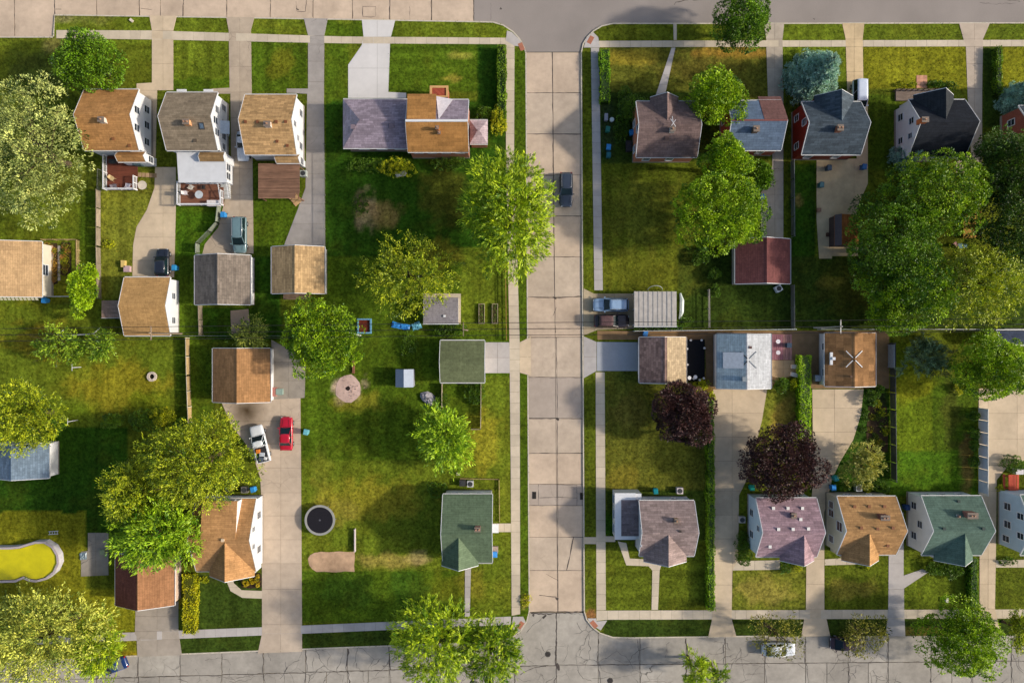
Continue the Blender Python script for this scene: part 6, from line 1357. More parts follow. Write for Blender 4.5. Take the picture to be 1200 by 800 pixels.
# ================================================================== fences
def fence(label, pts, h, mat, style='board', cap=None, sp=2.4, name='fence', thick=.05):
    P = [W(x,y) for x,y in pts]; e = empty(name, (*P[0],GZ), label=label, cat='fence')
    for a, b_ in zip(P, P[1:]):
        L = math.hypot(b_[0]-a[0],b_[1]-a[1]); n = max(1,round(L/sp)); dx,dy = (b_[0]-a[0])/L,(b_[1]-a[1])/L
        for i in range(n+1): x,y = a[0]+dx*L*i/n,a[1]+dy*L*i/n; MB().cbox(x,y,GZ-.1,.1 if style != 'chain' else .06,.1 if style != 'chain' else .06,h+.14).build('post', cap or mat, e)
        for i in range(n):
            p = (a[0]+dx*(L*i/n+.05),a[1]+dy*(L*i/n+.05)); q = (a[0]+dx*(L*(i+1)/n-.05),a[1]+dy*(L*(i+1)/n-.05)); MB().bar((*p,GZ+h-.03),(*q,GZ+h-.03),.07 if style != 'chain' else .04,.05).build('rail', cap or mat, e)
            m = MB(); l_ = math.hypot(q[0]-p[0],q[1]-p[1])
            if style == 'board':
                for k in range(max(1,int(l_/.15))): t = (k+.5)*.15; m.bar((p[0]+dx*t,p[1]+dy*t,GZ+.04),(p[0]+dx*t,p[1]+dy*t,GZ+h-.06+random.uniform(-.015,.015)),thick*.5 if abs(dx) > abs(dy) else .138, .138 if abs(dx) > abs(dy) else thick*.5)
            elif style == 'rail':
                for zz in (.35,.75): m.bar((*p,GZ+zz*h),(*q,GZ+zz*h),.04,.1)
            else:
                for k in range(int(l_/.16)): t = k*.16; m.bar((p[0]+dx*t,p[1]+dy*t,GZ+.04),(p[0]+dx*min(t+.5,l_),p[1]+dy*min(t+.5,l_),GZ+h-.05),.008,.008); m.bar((p[0]+dx*min(t+.5,l_),p[1]+dy*min(t+.5,l_),GZ+.04),(p[0]+dx*t,p[1]+dy*t,GZ+h-.05),.008,.008)
            tag(m.build('picket_board' if style == 'board' else 'wire_mesh' if style == 'chain' else 'fence_board', mat, e), kind='stuff' if style != 'rail' else None)
    return e
VW = m_plain((214,214,210),.5,.3,0,.08); WG = m_wood((150,136,116),'y'); GAL = m_metal((150,150,146),.5); TW = m_wood((176,150,106),'y')
fence('tall white board fence running behind the battened garages from the carport to the hedge',[(742,388),(928,386)],1.5,VW,cap=VW)
fence('white-topped fence continuing behind the spruce towards the slate-blue garage',[(958,386),(1166,386)],1.3,VW,cap=VW)
fence('short white fence above the slate-blue garage roof',[(1168,385.5),(1230,385.5)],1.6,VW,cap=VW)
fence('tall white vinyl fence, shade painted bluish, along the drive with round evergreens beside it',[(1146.5,478),(1146.5,577)],2.0,m_plain((196,210,228),.45,.3,0,.05),cap=VW,sp=1.8)  # white vinyl; sky-lit shade is put into the boards as blue
fence('grey board fence curving from the small white stair to the weathered garage',[(259,243),(257,262),(248,272),(234,286),(234,298)],1.3,m_wood((138,144,128),'y'))
fence('straight tan fence crossing the long lawn beside the brown garage',[(222,396),(223,440),(225,494)],1.2,TW,cap=m_wood((196,184,160),'y'))
fence('wooden fence down the lawn between the flower bed and the tan-orange garage',[(118,224),(118,290),(119,350)],1.1,WG)
fence('chain fence across the gardens above the open lawn',[(204,393.5),(270,393.5),(330,393.5)],1.1,GAL,'chain')
fence('short wooden fence behind the weathered garage',[(237,359),(238,392)],1.3,WG)
fence('grey fence between the narrow drive and the dark lawn',[(926.5,190),(927,278)],1.3,m_wood((116,120,118),'y'))
fence('grey double-railed fence below the maroon garage',[(926.5,335),(927,385)],1.3,m_wood((124,120,112),'y'))
fence('dark fence along the bright square lawn behind the orange-tan house',[(1042.5,402),(1043,480),(1044,562)],1.5,m_wood((74,72,72),'y'),cap=m_wood((84,84,88),'y'))
fence('small grey fence beside the dark yard behind the brown battened garage',[(1040.5,404),(1040.5,430)],1.7,m_plain((160,166,172),.6))
fence('pale wire fence around the flower bed by the tan-roofed house',[(53,281.5),(94,281.5),(94,318)],.9,TW,'rail',sp=1.6)
fence('low white fence from the tan-roofed house to the upright bush',[(53,348),(88,347.5)],.9,VW,'rail')
fence('pale picket side of the little garden below the olive-green garage',[(564,450),(563.5,502),(553,502)],.9,m_wood((176,162,136),'y'),sp=1.6)
fence('short pale picket fence against the olive-green garage, by the round tree',[(518.5,450),(518.5,476)],.9,m_wood((176,162,136),'y'),sp=1.6)
fence('wire fence between the two lawns below the upper street houses',[(381,170),(381.5,288)],1.0,GAL,'chain')
fence('wire fence beside the mauve-brown lot in front of the long lawn',[(119,200),(118.5,224)],1.0,GAL,'chain')
fence('rail fence on the lawn by the shrubs near the carport',[(829,340),(829.5,384)],1.1,m_wood((160,150,140),'y'),'rail')
fence('low timber border along the path of the green-roofed house',[(540,560),(585,561),(585.5,610)],.35,TW,'rail',sp=1.2)
fence('wire fence at the drive edge of the cross street garden',[(592.5,310),(593.5,398)],.8,m_wood((170,130,70),'y'),'rail',sp=1.6)
# ================================================================== yard things
def bin_(label, px, py, col, rot=0, h=1.05, lid=None):
    x,y = W(px,py,.8); e = empty('wheelie_bin', (x,y,GZ), R_(rot), label=label, cat='bin'); m = m_plain(col,.5)
    MB().add([(-.24,-.27,.06),(.24,-.27,.06),(.24,.27,.06),(-.24,.27,.06),(-.3,-.35,h*.92),(.3,-.35,h*.92),(.3,.35,h*.92),(-.3,.35,h*.92)],[(0,3,2,1),(4,5,6,7),(0,1,5,4),(1,2,6,5),(2,3,7,6),(3,0,4,7)]).build('body', m, e, local=True)
    MB().add([(-.32,-.38,h*.93),(.32,-.38,h*.93),(.32,.38,h*.93),(-.32,.38,h*.93),(-.28,-.3,h+.03),(.28,-.3,h+.03),(.28,.3,h+.03),(-.28,.3,h+.03)],[(4,5,6,7),(0,1,5,4),(1,2,6,5),(2,3,7,6),(3,0,4,7),(0,3,2,1)]).build('lid', m_plain(lid or col,.45), e, local=True)
    MB().bar((-.26,.4,h*.88),(.26,.4,h*.88),.05,.05).build('handle', m, e, local=True)
    for sg in (-1,1): MB().tube([(sg*.22,.28,.1),(sg*.28,.28,.1)],[.1,.1],10).build('wheel', TYR, e, local=True)
BLU = (52,140,206); TEAL = (30,150,150)
for lb,px,py,c in [('bright blue bin beside the small white stair and curved fence',262,252,BLU),('blue bin behind the black SUV by the tan-orange garage',205,314,(50,140,190)),('blue bin at the white-trimmed corner of the tan-roofed house',53,352,BLU),
  ('bright blue bin behind the tan-orange roofed house by the driveway',297,573,BLU),('sky-blue bin beside the step of the green-roofed house',580,649,(70,150,226)),('blue bin by the purple-brown house, lower of the stack near the pavement',713,173,BLU),
  ('blue bin at the orange brick end wall of the purple-brown house',740,156,(30,120,180)),('green bin near the pavement above the blue one',712,152,(30,110,96)),('teal bin just below the lowest blue one near the pavement',713,182,(30,100,110)),
  ('blue bin on the drive edge under the clumpy tree',893,231,(50,110,220)),('blue bin at the corner of the slate-grey roofed house',1012,196,(40,104,160)),('teal bin behind the orange-tan house on the drive side',979,560,(30,160,160)),
  ('tall blue bin behind the orange-tan house beside the teal one',976,571,(40,140,220)),('teal bin behind the rose-mauve house by the plum-leaved tree',881,571,(20,160,140)),('teal bin behind the mauve-grey corner house',768,575,(20,140,150)),
  ('dark blue bin between the orange-tan and blue-green roofed houses',1062,594,(40,70,120)),('dark bin in the sandy yard against the slate-grey house',971,197,(70,90,110)),('teal-grey bin on the edge of the sandy yard',962,217,(90,130,130)),
  ('small turquoise bin on the lawn beside the wide driveway',359,506,(110,180,190)),('blue bin behind the mauve-brown garage by the white fence',756,391,(60,130,200))]: bin_(lb,px,py,c,rot=random.uniform(-15,15))
def boxy(name,label,cat,px,py,sx,sy,sz,col,rot=0,z=GZ,fan=False,mat=None):
    x,y = W(px,py,z+sz); e = empty(name,(x,y,z),R_(rot),label=label,cat=cat); m = mat or m_plain(col,.5)
    MB().box(-sx/2,-sy/2,0,sx/2,sy/2,sz).build('body',m,e,local=True)
    if fan: MB().cyl(0,0,sz,min(sx,sy)*.4,.03,16).build('fan_guard',m_plain((60,62,64),.6),e,local=True)
    else: MB().box(-sx/2-.03,-sy/2-.03,sz,sx/2+.03,sy/2+.03,sz+.05).build('lid',m,e,local=True)
    return e
for i,(lb,px,py,c) in enumerate([('pale air-conditioning unit behind the orange-tan house',1007,572,(170,176,184)),('white air-conditioning unit behind the mauve-grey corner house',797,575,(220,206,206)),('grey air-conditioning unit behind the tan-orange house, beside the blue bin',286,574,(120,116,112)),
   ('dark air-conditioning unit furthest from the blue bin behind the tan-orange house',267,573,(44,46,50)),('air-conditioning unit by the drive side wall of the rose-mauve house',870,609,(190,180,170)),('white air-conditioning unit behind the green-roofed house',551,567,(200,200,200)),
   ('dark air-conditioning unit behind the green-roofed house',542,566,(70,66,66)),('small white unit below the maroon garage',913,338,(226,230,230)),('grey unit under the mottled tan house eave by the driveway',355,203,(170,176,170))]): boxy('air_conditioner',lb,'air conditioner',px,py,.85,.85,.75,c,fan=True,rot=30 if i == 7 else 0)
def table(label,px,py,r,col,z=GZ,h=.72,umb=None):
    x,y = W(px,py,z+h); e = empty('garden_table',(x,y,z),label=label,cat='table'); MB().cyl(0,0,h-.04,r,.04,24).build('table_top',m_plain(col,.5),e,local=True)
    for k in range(4): a = k*1.57+.7; MB().bar((math.cos(a)*r*.6,math.sin(a)*r*.6,h-.04),(math.cos(a)*r*.75,math.sin(a)*r*.75,0),.04,.04).build('leg',m_plain((90,90,90),.5),e,local=True)
    return e
def chair(label,px,py,rot,col,z=GZ):
    x,y = W(px,py,z+.5); e = empty('garden_chair',(x,y,z),R_(rot),label=label,cat='chair'); m = m_plain(col,.6)
    MB().box(-.25,-.25,.4,.25,.25,.45).build('seat',m,e,local=True); MB().add([(-.25,-.25,.45),(-.25,.25,.45),(-.36,.25,.92),(-.36,-.25,.92),(-.29,-.25,.45),(-.29,.25,.45),(-.4,.25,.92),(-.4,-.25,.92)],[(0,1,2,3),(7,6,5,4),(0,4,5,1),(2,6,7,3),(1,5,6,2),(3,7,4,0)]).build('backrest',m,e,local=True)
    for a in (-.22,.22):
        for b_ in (-.22,.22): MB().bar((a,b_,.4),(a*1.1,b_*1.1,0),.035,.035).build('leg',m,e,local=True)
        MB().bar((-.28,a*1.15,.64),(.22,a*1.15,.64),.05,.03).build('armrest',m,e,local=True)
DZ = .8
table('round white table on the brown deck below the white porch',233,228,.55,(190,196,198),DZ)
for i,(px,py,r) in enumerate([(224,219,60),(238,219,90),(217,226,0)]): chair(['cream chair on the brown deck nearest its outer rail','dark chair by the porch wall on the brown deck','white chair against the side rail of the brown deck'][i],px,py,r,[(206,200,190),(60,56,54),(214,206,206)][i],DZ)
boxy('storage_box','white storage box at the stair end of the brown deck','storage box',250,238,1.7,.75,.6,(222,214,210),z=DZ)
table('oval cream table standing on the grass beside the red-brown deck',166.5,217,.62,(214,200,180))
chair('white chair on the red-brown deck near its open side',150,217,80,(212,206,214),DZ); chair('tan chair on the red-brown deck near the side rail',131,209,-40,(200,176,130),DZ); chair('dark grey chair on the red-brown deck at the rail corner',134,218,20,(110,104,112),DZ)
boxy('gas_grill','dark gas grill on the red-brown deck by the house wall','grill',160,191,1.1,.55,1.0,(70,86,92),z=DZ); boxy('storage_box','dark storage box beside the stairs of the red-brown deck','storage box',131,189,.8,.5,.5,(60,64,66),z=DZ)
# trampoline, pool, play set, fire pits
x,y = W(375,609,.9); e = empty('trampoline',(x,y,GZ),label='round trampoline with a black mat on the lawn by the wide driveway',cat='trampoline')
MB().cyl(0,0,.84,1.8,.03,40).build('jumping_mat',m_plain((30,28,34),.8,.2,0,.15),e,local=True); MB().ring(0,0,.82,1.82,2.12,.07,44).build('frame_pad',m_plain((158,156,150),.6),e,local=True); MB().ring(0,0,.86,.0,.13,.035,16).build('centre_mark',m_plain((90,90,96),.6),e,local=True)
for k in range(6): a = k*math.pi/3; MB().tube([(math.cos(a)*2,math.sin(a)*2,.84),(math.cos(a)*2.1,math.sin(a)*2.1,0)],[.03,.03],8).build('leg',GAL,e,local=True)
pool = empty('swimming_pool',(*W(0,658),GZ),label='above-ground swimming pool with mustard-yellow water and a pale rim, cut by the picture edge',cat='pool')
PO = [(-75,640),(-30,641),(10,641),(22,640),(40,634.5),(52,634),(62,640),(68,650),(69,660),(64,671),(54,679),(42,682),(34,681),(27,678),(18,682),(0,682.5),(-40,683),(-75,683)]
def offset(poly, d, h):
    c = [W(x,y,h) for x,y in poly]; out = []; n = len(c)
    for i in range(n):
        a,b_,q = c[i-1],c[i],c[(i+1)%n]; n1 = Vector((b_[1]-a[1],a[0]-b_[0])).normalized(); n2 = Vector((q[1]-b_[1],b_[0]-q[0])).normalized(); m = (n1+n2); m = m.normalized()/max(.5,m.normalized().dot(n1)); out.append((b_[0]+m.x*d,b_[1]+m.y*d))
    return out
o0 = offset(PO,0,1.2); i0 = offset(PO,.38,1.2); n = len(o0)
if area(i0) > area(o0): i0 = offset(PO,-.6,1.2)
i1 = [((a[0]*.25+b_[0]*.75),(a[1]*.25+b_[1]*.75)) for a,b_ in zip(o0,i0)]
m = MB(); m.add([(*p,1.2) for p in o0]+[(*p,1.2) for p in i1]+[(*p,1.1) for p in i1]+[(*p,1.1) for p in o0],[(k,(k+1)%n,n+(k+1)%n,n+k) for k in range(n)]+[(n+k,n+(k+1)%n,2*n+(k+1)%n,2*n+k) for k in range(n)]+[(k,3*n+k,3*n+(k+1)%n,(k+1)%n) for k in range(n)]).build('rim',m_plain((186,172,172),.6,.3,0,.15),pool)
m = MB(); m.add([(*p,1.1) for p in o0]+[(*p,0) for p in o0],[(k,(k+1)%n,n+(k+1)%n,n+k) for k in range(n)]).build('outer_wall',m_plain((200,196,200),.6),pool)
m = MB(); m.add([(*p,1.1) for p in i1]+[(*p,.3) for p in i0],[(k,(k+1)%n,n+(k+1)%n,n+k) for k in range(n)]).build('liner',m_plain((120,108,100),.6,.3,0,.15),pool)
WT = NB('pool_water'); wp = WT.pos(); WT.bump(WT.noise(wp,1.5,3),.08,.02); MW = WT.done(WT.scale(base((196,184,8),1.0),WT.rng(WT.noise(wp,.5,5,.7),.3,.7,.8,1.1)),.12,.5)
MB().prism([((a[0]*.1+b_[0]*.9),(a[1]*.1+b_[1]*.9)) for a,b_ in zip(o0,i0)],.6,1.0).build('water',MW,pool); PAVED.append(PO)
x,y = W(64,624); pl = empty('pool_ladder',(x,y,GZ),label='pale folded ladder lying on the lawn beside the yellow pool',cat='ladder')
for sg in (-.2,.2): MB().bar((-.8,sg,.1),(.6,sg+.1,.14),.06,.06).build('rail',white(),pl,local=True)
for k in range(4): MB().bar((-.6+k*.35,-.2,.12),(-.6+k*.35,.25,.12),.05,.04).build('rung',white(),pl,local=True)
def ringpit(name,label,cat,px,py,r0,r1,h,n,col,inner=(34,28,24),z=GZ):
    x,y = W(px,py,h); e = empty(name,(x,y,GZ),label=label,cat=cat); MB().cyl(0,0,.0,r0,.05,20).build('ash_bed',m_plain(inner,.95,.05,0,.4,6),e,local=True)
    for k in range(n):
        a0 = 2*math.pi*k/n+.03; a1 = 2*math.pi*(k+1)/n-.03; rr_ = r1*random.uniform(.95,1.05); MB().prism([(math.cos(a0)*r0,math.sin(a0)*r0),(math.cos(a0)*rr_,math.sin(a0)*rr_),(math.cos(a1)*rr_,math.sin(a1)*rr_),(math.cos(a1)*r0,math.sin(a1)*r0)],0,h*random.uniform(.88,1.05)).build('stone',m_plain(col,.9,.1,0,.25,4),e,local=True)
ringpit('fire_pit','small round fire pit of pale stones alone on the open lawn','fire pit',178,441,.36,.68,.3,14,(206,190,174))
fp = empty('fire_circle',(*W(408,455),GZ),label='round pinkish gravel circle with a burnt centre on the lawn below the leafy tree',cat='fire pit')
rs = random.Random(4); MB().prism([(math.cos(a*.45)*1.85*rs.uniform(.9,1.08),math.sin(a*.45)*1.95*rs.uniform(.92,1.08)) for a in range(14)],-.05,.035).build('gravel',m_concrete((206,176,162),0,.35),fp,local=True)
MB().prism([(math.cos(a*.7)*.32*rs.uniform(.8,1.2),math.sin(a*.7)*.32*rs.uniform(.8,1.2)) for a in range(9)],.03,.06).build('ash',m_plain((40,28,26),.95),fp,local=True)
for k in range(46): a = rs.uniform(0,6.28); r = rs.uniform(.5,1.8); s_ = rs.uniform(.06,.13); MB().cbox(math.cos(a)*r,math.sin(a)*r,.03,s_,s_*rs.uniform(.7,1.2),.07).build('stone',m_plain((176,150,140),.9,.1,0,.3),fp,local=True)
sp_ = MB(); pts = [(361,654),(363.5,650),(368,647.5),(376,646),(386,646.6),(397,645.6),(408,646.4),(415.5,646),(415.8,653),(415,662),(415.5,669.5),(405,669),(394,670.2),(380,669.4),(371,669.6),(366,666.5),(362.5,662),(361.5,658)]; sp_.prism([W(x,y) for x,y in pts],GZ-.04,GZ+.03); PAVED.append(pts)
tag(sp_.build('sand_patch',m_concrete((190,156,124),0,.6)),kind='structure')
pe = thing(MB().cbox(*W(416.5,632),GZ,.14,3.2,.5).cbox(W(416.5,632)[0],W(416.5,632)[1]-1.5,GZ,.16,.16,.6).cbox(W(416.5,632)[0],W(416.5,632)[1]+1.5,GZ,.16,.16,.6),'lawn_edging',m_plain((210,196,190),.8),'pale board standing on edge on the lawn beside the sand patch','board')
pe = thing(MB().cbox(*W(414.5,427),GZ,.3,2.5,.25).cbox(W(414.5,427)[0],W(414.5,427)[1]-1.1,GZ+.25,.4,.12,.06).cbox(W(414.5,427)[0],W(414.5,427)[1]+1.1,GZ+.25,.4,.12,.06),'bench',m_wood((120,80,60),'y'),'narrow brown bench on the lawn above the gravel circle','bench')
# sandbox and tarp near the yard tree
x,y = W(427,382,.3); e = empty('sandbox',(x,y,GZ),label='blue-framed square sandbox with a dark red floor under the leafy tree',cat='sandbox'); MB().box(-.8,-.85,0,.8,.85,.08).build('floor',m_plain((110,50,36),.8,.1,0,.3),e,local=True)
for (a,b_,c,d) in ((-1.0,-1.05,1.0,-.85),(-1.0,.85,1.0,1.05),(-1.0,-.85,-.8,.85),(.8,-.85,1.0,.85)): MB().box(a,b_,0,c,d,.3).build('side_board',m_plain((110,160,190),.6),e,local=True)
e = thing(MB().bar((*W(406,388),.5),(*W(423,393),.45),.2,.06).bar((*W(406,390),.6),(*W(406,376),.55),.07,.05).cbox(*W(406,389),GZ,.1,.1,.4).cbox(*W(423,393),GZ,.1,.1,.3),'plank_bench',white(),'white plank on two blocks beside the blue-framed sandbox','bench')
def tarp(label,px,py,sx,sy,col,rot,name='tarpaulin'):
    rs_ = random.Random(int(px)); x,y = W(px,py); nx_,ny_ = 9,5; V_=[]; 
    for i in range(nx_+1):
        for j in range(ny_+1): V_.append(((i/nx_-.5)*sx+rs_.uniform(-.05,.05),(j/ny_-.5)*sy+rs_.uniform(-.05,.05),.08+rs_.uniform(0,.2)*(0 < i < nx_ and 0 < j < ny_)))
    m = MB().add(V_,[(i*(ny_+1)+j,(i+1)*(ny_+1)+j,(i+1)*(ny_+1)+j+1,i*(ny_+1)+j+1) for i in range(nx_) for j in range(ny_)]); o = m.build(name,m_plain(col,.4,.4),None,True); o.location=(x,y,GZ); o.rotation_euler=(0,0,R_(rot)); tag(o,label,'tarpaulin')
tarp('crumpled bright blue tarpaulin under the yellow-green airy tree',470,382,2.6,.8,(60,150,226),-12); tarp('paler turquoise tarpaulin next to the bright blue one',488,382,1.3,1.0,(110,180,200),20); tarp('white sheet crumpled by the flowering shrub behind the corner house',470,204,1.6,.7,(200,196,190),10)
tarp('light blue and white cloth bundle by the tan-roofed house corner',56,338,1.3,1.1,(170,214,236),30)
x,y = W(502,467,.4); e = empty('boulder',(x,y,GZ),label='grey rough boulder beside the spiky round tree',cat='rock'); mm = MB(); rs_ = np.random.RandomState(2)
for i in range(7):
    for j in range(12): th = i/6*1.5; ph = j/12*2*math.pi; r = rs_.uniform(.8,1.15); mm.v.append((math.cos(ph)*math.cos(th)*1.3*r,math.sin(ph)*math.cos(th)*.85*r,math.sin(th)*.7*r))
for i in range(6):
    for j in range(12): mm.f.append((i*12+j,i*12+(j+1)%12,(i+1)*12+(j+1)%12,(i+1)*12+j))
mm.build('rock_body',m_plain((160,156,160),.95,.1,0,.4,3),e,local=True); e.rotation_euler=(0,0,-.6)
# raised vegetable beds by the cross street
WD = m_wood((176,160,132),'y')
for i,px in enumerate((564.5,580)):
    x,y = W(px,367.5,.3); e = empty('raised_bed',(x,y,GZ),label=['narrow raised vegetable bed of pale boards, nearer the grey shed','narrow raised vegetable bed of pale boards, nearer the pavement'][i],cat='raised bed')
    for (a,b_,c,d) in ((-.42,-1.4,-.35,1.4),(.35,-1.4,.42,1.4),(-.35,-1.4,.35,-1.33),(-.35,1.33,.35,1.4)): MB().box(a,b_,0,c,d,.32).build('side_board',WD,e,local=True)
    MB().box(-.35,-1.33,0,.35,1.33,.22).build('soil',m_plain((96,76,56),.95,.05,0,.3,5),e,local=True); rs = np.random.RandomState(i); n=260; P = np.c_[rs.uniform(-.3,.3,n),rs.uniform(-1.3,1.3,n),rs.uniform(.2,.4,n)]; D = unit(rs.normal(size=(n,3))+[0,0,.6]); N = unit(np.cross(D,rs.normal(size=(n,3))))
    quads_mesh('plant',P,D,N,rs.uniform(.1,.2,n),rs.uniform(.05,.1,n),rs.uniform(0,1,n),lmat('shrub'),e,(0,0,0))
# black covered pool between garages, red table, playground deck and small things
x,y = W(815,422,.6); e = empty('covered_trailer',(x,y,GZ),label='flat trailer under a black cover with white corner weights, beside the mottled mauve-brown garage',cat='trailer')
MB().box(-1.2,-2.8,.25,1.2,2.8,.55).build('bed_frame',m_plain((40,40,44),.7),e,local=True); MB().box(-1.25,-2.9,.55,1.25,2.9,.62).build('cover',m_plain((14,16,22),.75,.15,0,.2),e,local=True)
for (a,b_) in ((-.7,2.8),(.8,2.8),(1.2,1.7),(-1.2,1.6),(-1.15,-.6),(1.1,-2.5),(.55,-2.75),(-.3,-2.55)): MB().cyl(a,b_,.62,.16,.12,10).build('weight',m_plain((216,214,210),.6),e,local=True)
for a in (-1.1,1.1): MB().tube([(a-.1,0,.25),(a+.1,0,.25)],[.25,.25],14).build('wheel',TYR,e,local=True)
for i,(px,py) in enumerate([(807.5,442.5),(814.5,441.5)]):
    x,y = W(px,py,.9); o = MB().tube([(0,0,0),(0,0,.32),(0,0,.36)],[.2,.26,.27],14).cyl(0,0,.36,.24,.02,14).build('bucket',m_plain((236,236,238),.4),None,True); o.location=(x,y,GZ+.62); tag(o,['white bucket nearest the corner of the black trailer cover','white bucket beside it, nearer the middle of the black cover'][i],'bucket')
pd = empty('patio_deck',(*W(916,405),GZ),label='maroon timber patio deck beside the pale grey battened garage',cat='deck')
for k in range(9):
    xa = 904.6+k*2.6; flat_box(pd,'board',(xa,391.5,xa+2.35,421.5),GZ-.02,GZ+.16,m_wood((146,98,106) if k < 5 else (172,128,122),'y'),.2)
table('small white round table on the maroon patio deck, nearest the white fence',912,400,.3,(232,226,230),GZ+.16,.55); table('second small white table on the maroon patio deck, away from the white fence',912,413,.3,(214,206,212),GZ+.16,.55)
boxy('gas_grill','dark grill at the edge of the maroon patio deck','grill',925,404.5,.6,.6,.95,(40,62,84)); boxy('storage_bench','cream bench box near the clipped hedge, closer to the maroon deck','bench',932,429.5,1.0,.5,.45,(220,204,190)); boxy('storage_bench','cream bench box near the clipped hedge, closer to the ball shrubs','bench',931,439,.9,.5,.45,(226,214,204),rot=-15)
boxy('utility_box','white electrical box on the garage drive beside the brown battened garage','utility box',958.5,443,.7,.8,.8,(180,184,190))
rt = empty('picnic_table',(*W(1186,565,.75),GZ),label='red picnic table with two benches before the bluish-white house',cat='table')
RD = m_wood((196,84,62),'y',.14,.15)
for k in range(5): MB().box(-.55+k*.22,-1.1,.7,-.37+k*.22,1.1,.75).build('board',RD,rt,local=True)
for sg in (-1,1): MB().box(sg*.95-.15,-1.1,.4,sg*.95+.15,1.1,.45).build('bench_seat',RD,rt,local=True); MB().bar((-.95,sg*.8,.38),(.95,sg*.8,.38),.08,.08).build('support',RD,rt,local=True); MB().bar((-.5,sg*.8,.7),(-.9,sg*.8,0),.08,.08).build('leg',RD,rt,local=True); MB().bar((.5,sg*.8,.7),(.9,sg*.8,0),.08,.08).build('leg',RD,rt,local=True)
boxy('storage_box','white storage box behind the red picnic table','storage box',1195,552,1.0,.8,.7,(214,208,210))
deck((1129,250,1144,279),.5,m_wood((190,150,66)),'sunlit golden timber deck in the gap between the dark trees',[('E',0,1)],railm=m_wood((110,50,36)))
chair('pale pink chair in the gap below the golden deck',1120,286,40,(206,150,150)); boxy('storage_box','teal box under the trees below the golden deck','box',1128,288,1.2,.6,.5,(80,120,120)); boxy('storage_box','white-lidded box by the tree gap, above the golden deck','box',1149,236,.5,.8,.6,(220,214,180))
cv = thing(MB().tube([(x_,y_,.25) for x_,y_ in (W(797,343.5),W(799,352),W(798.5,366),W(796,374))],[.12,.3,.3,.1],8),'canoe',m_plain((206,214,206),.4),'slim white canoe lying along the carport wall','canoe')
cv = empty('basketball_hoop',(*W(768,338),GZ),label='grey curved hoop frame standing behind the carport roof',cat='hoop'); x,y = W(768,337.5,1.2); m = MB(); m.tube([(x+1.0*math.cos(t),y-.2+.5*math.sin(t),1.0+.6*math.sin(t)) for t in [math.pi*i/12 for i in range(13)]],[.05]*13,6); m.build('hoop_frame',m_plain((170,176,170),.5),cv); MB().cbox(x-1.0,y-.2,GZ,.08,.08,.9).build('post',GAL,cv); MB().cbox(x+1.0,y-.2,GZ,.08,.08,.9).build('post',GAL,cv)
x,y = W(718,160); o = MB().tube([(0,0,0),(0,0,.5),(0,0,.55)],[.25,.32,.3],14).cyl(0,0,.55,.26,.02,14).build('planter_pot',m_plain((214,220,216),.5),None,True); o.location=(*W(716.5,141.5),GZ); tag(o,'round white pot on the grass between the bins and the pavement','pot')
boxy('storage_box','pale box beside the round white pot near the pavement','box',710.5,137,.4,.9,.7,(150,150,160)); boxy('log_store','dark box with white odds and ends by the orange brick wall','box',737,171,.7,1.4,.8,(50,46,48)); chair('black and white chair by the orange brick end wall',736,168,0,(60,60,64))
boxy('doghouse','small tan crate in the bare ring beside the fence','crate',144,309,.5,.9,.5,(214,184,110)); boxy('storage_box','pinkish crate next to the tan one by the curved drive','crate',148.5,315,.8,.8,.5,(190,160,160))
x,y = W(98,652); tarp('pale grey-blue sheet on the small stone patio',98,651,1.0,1.0,(130,146,154),5); boxy('planter','small round-topped planter at the edge of the small stone patio','planter',120,647,.6,.6,.5,(150,160,120))
boxy('storage_box','weathered box on the grey gravel apron behind the brown garage','box',321,459,.5,1.2,.6,(170,110,100)); boxy('storage_box','greenish crate beside the brown garage wall','crate',327,459,.9,.8,.6,(136,156,146))
# clothes poles, bird bath, utility poles and overhead wires
def pole(label,px,py,h,mat,r=.12,arm=True):
    x,y = W(px,py); e = empty('utility_pole',(x,y,GZ),label=label,cat='pole'); MB().tube([(0,0,-.2),(0,0,h)],[r,r*.7],10).build('shaft',mat,e,local=True)
    if arm: MB().box(-.05,-.9,h-.5,.05,.9,h-.38).build('crossarm',mat,e,local=True)
    if arm:
        for yy in (-.8,.0,.8): MB().cyl(0,yy,h-.38,.04,.14,8).build('insulator',m_plain((120,90,80),.3),e,local=True)
    return (x,y,h)
PM = m_wood((140,124,106),'y')
p1 = pole('brown wooden utility pole on the lot line behind the chain fence',213,391,8.6,PM); p2 = pole('pale wooden utility pole by the brown battened garage',954,384,8.2,m_wood((196,190,180),'y')); p3 = pole('wooden utility pole between the leafy tree and olive-green garage',548,387,8.8,PM)
p4 = (W(1290,380)[0],W(1290,380)[1],8.4); p0 = (W(-120,395)[0],W(-120,395)[1],8.6)
wires = empty('overhead_wires',(0,p1[1],GZ),label='thin dark overhead wires running along the lot line across the whole block',cat='wires')
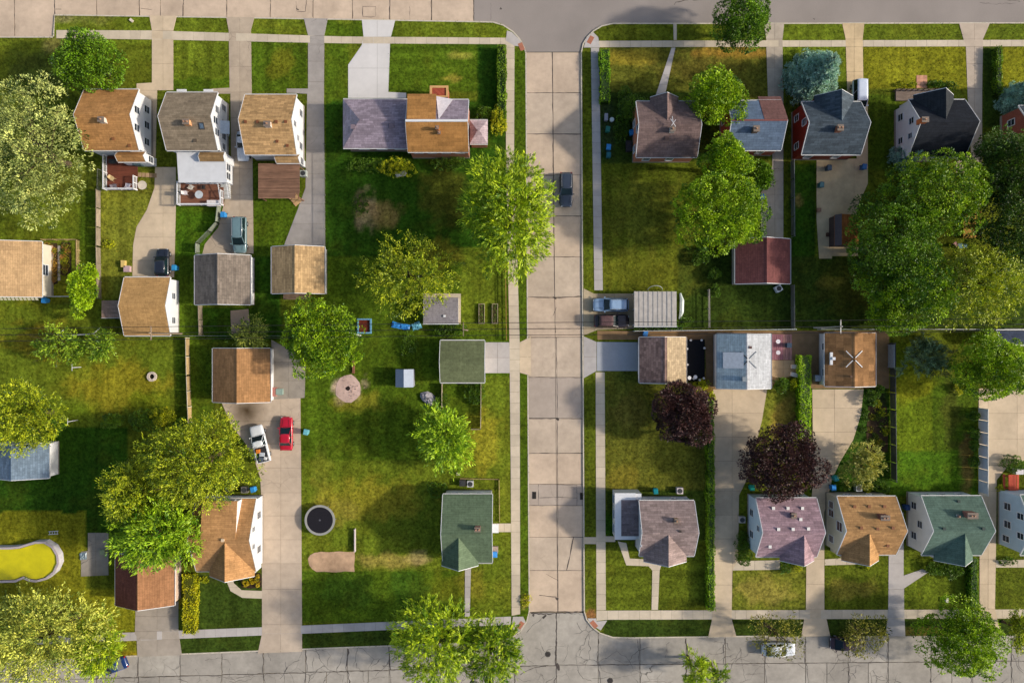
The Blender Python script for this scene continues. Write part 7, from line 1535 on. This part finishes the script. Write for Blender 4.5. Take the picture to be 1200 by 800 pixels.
for a, b_ in ((p0,p1),(p1,p3),(p3,p2),(p2,p4)):
    for off in (-.8,0,.8):
        pts = []
        for k in range(15): t = k/14; pts.append((a[0]+(b_[0]-a[0])*t,a[1]+(b_[1]-a[1])*t+off,a[2]-.25+(b_[2]-a[2])*t-.9*4*t*(1-t)*.6))
        MB().tube(pts,[.035]*15,4,False).build('wire',m_plain((30,28,28),.6),wires)
def post(label,px,py,h,name='garden_post',r=.05,mat=None): x,y = W(px,py); o = MB().tube([(0,0,0),(0,0,h)],[r,r],8).box(-.02,-.45,h-.05,.02,.45,h).build(name,mat or white(),None,True); o.location=(x,y,GZ); tag(o,label,'post')
post('white clothes post beside the slate-blue garage roof',1189,380,3.0,r=.06); post('white clothes post on the shaded lawn border under the yellow-green tree',91,492,2.2); post('pale clothes post standing in the loose tree on the open lawn',95,430,2.0)
sw = empty('swing_frame',(*W(88,393),GZ),label='white swing frame lying along the loose tree on the open lawn',cat='swing')
a = W(66,394,1.6); b_ = W(110,391,1.6); MB().bar((*a,1.7),(*b_,1.7),.14,.14).build('top_beam',white(),sw)
for q in (a,b_):
    for dy in (-.9,.9): MB().bar((q[0],q[1],1.7),(q[0],q[1]+dy,GZ),.09,.09).build('leg',white(),sw)
for k in (.35,.6): x,y = a[0]+(b_[0]-a[0])*k,a[1]+(b_[1]-a[1])*k; MB().cbox(x,y,.6,.5,.2,.04).bar((x-.2,y,.62),(x-.2,y,1.7),.02,.02).bar((x+.2,y,.62),(x+.2,y,1.7),.02,.02).build('swing_seat',m_plain((60,60,64),.6),sw)
boxy('planter','round stone planter on the sandy yard under the trees','planter',960,246,.5,.5,.4,(150,110,84)); boxy('planter','small dark pot on the sandy yard','pot',970,275,.3,.5,.3,(90,60,44)); boxy('yard_sign','small white marker stone on the lawn before the blue-green roofed house','marker',1110,703,.25,.6,.4,(226,220,206))
boxy('doormat_box','small pale stone on the grass beside the pavement of the upper street','stone',154,24,.5,.3,.12,(220,206,186),rot=-40)
boxy('basin','small white basin on the lawn edge below the spiky round tree','basin',537,555,.4,.3,.4,(214,196,170)); tarp('grey blanket left on the deck side of the fire circle',395,384,.9,.4,(200,200,190),5)
# ---- grow the grass last, once all footprints are known
grow_grass(lawnL, LB, 1, 14); grow_grass(lawnR, RB, 2, 14)
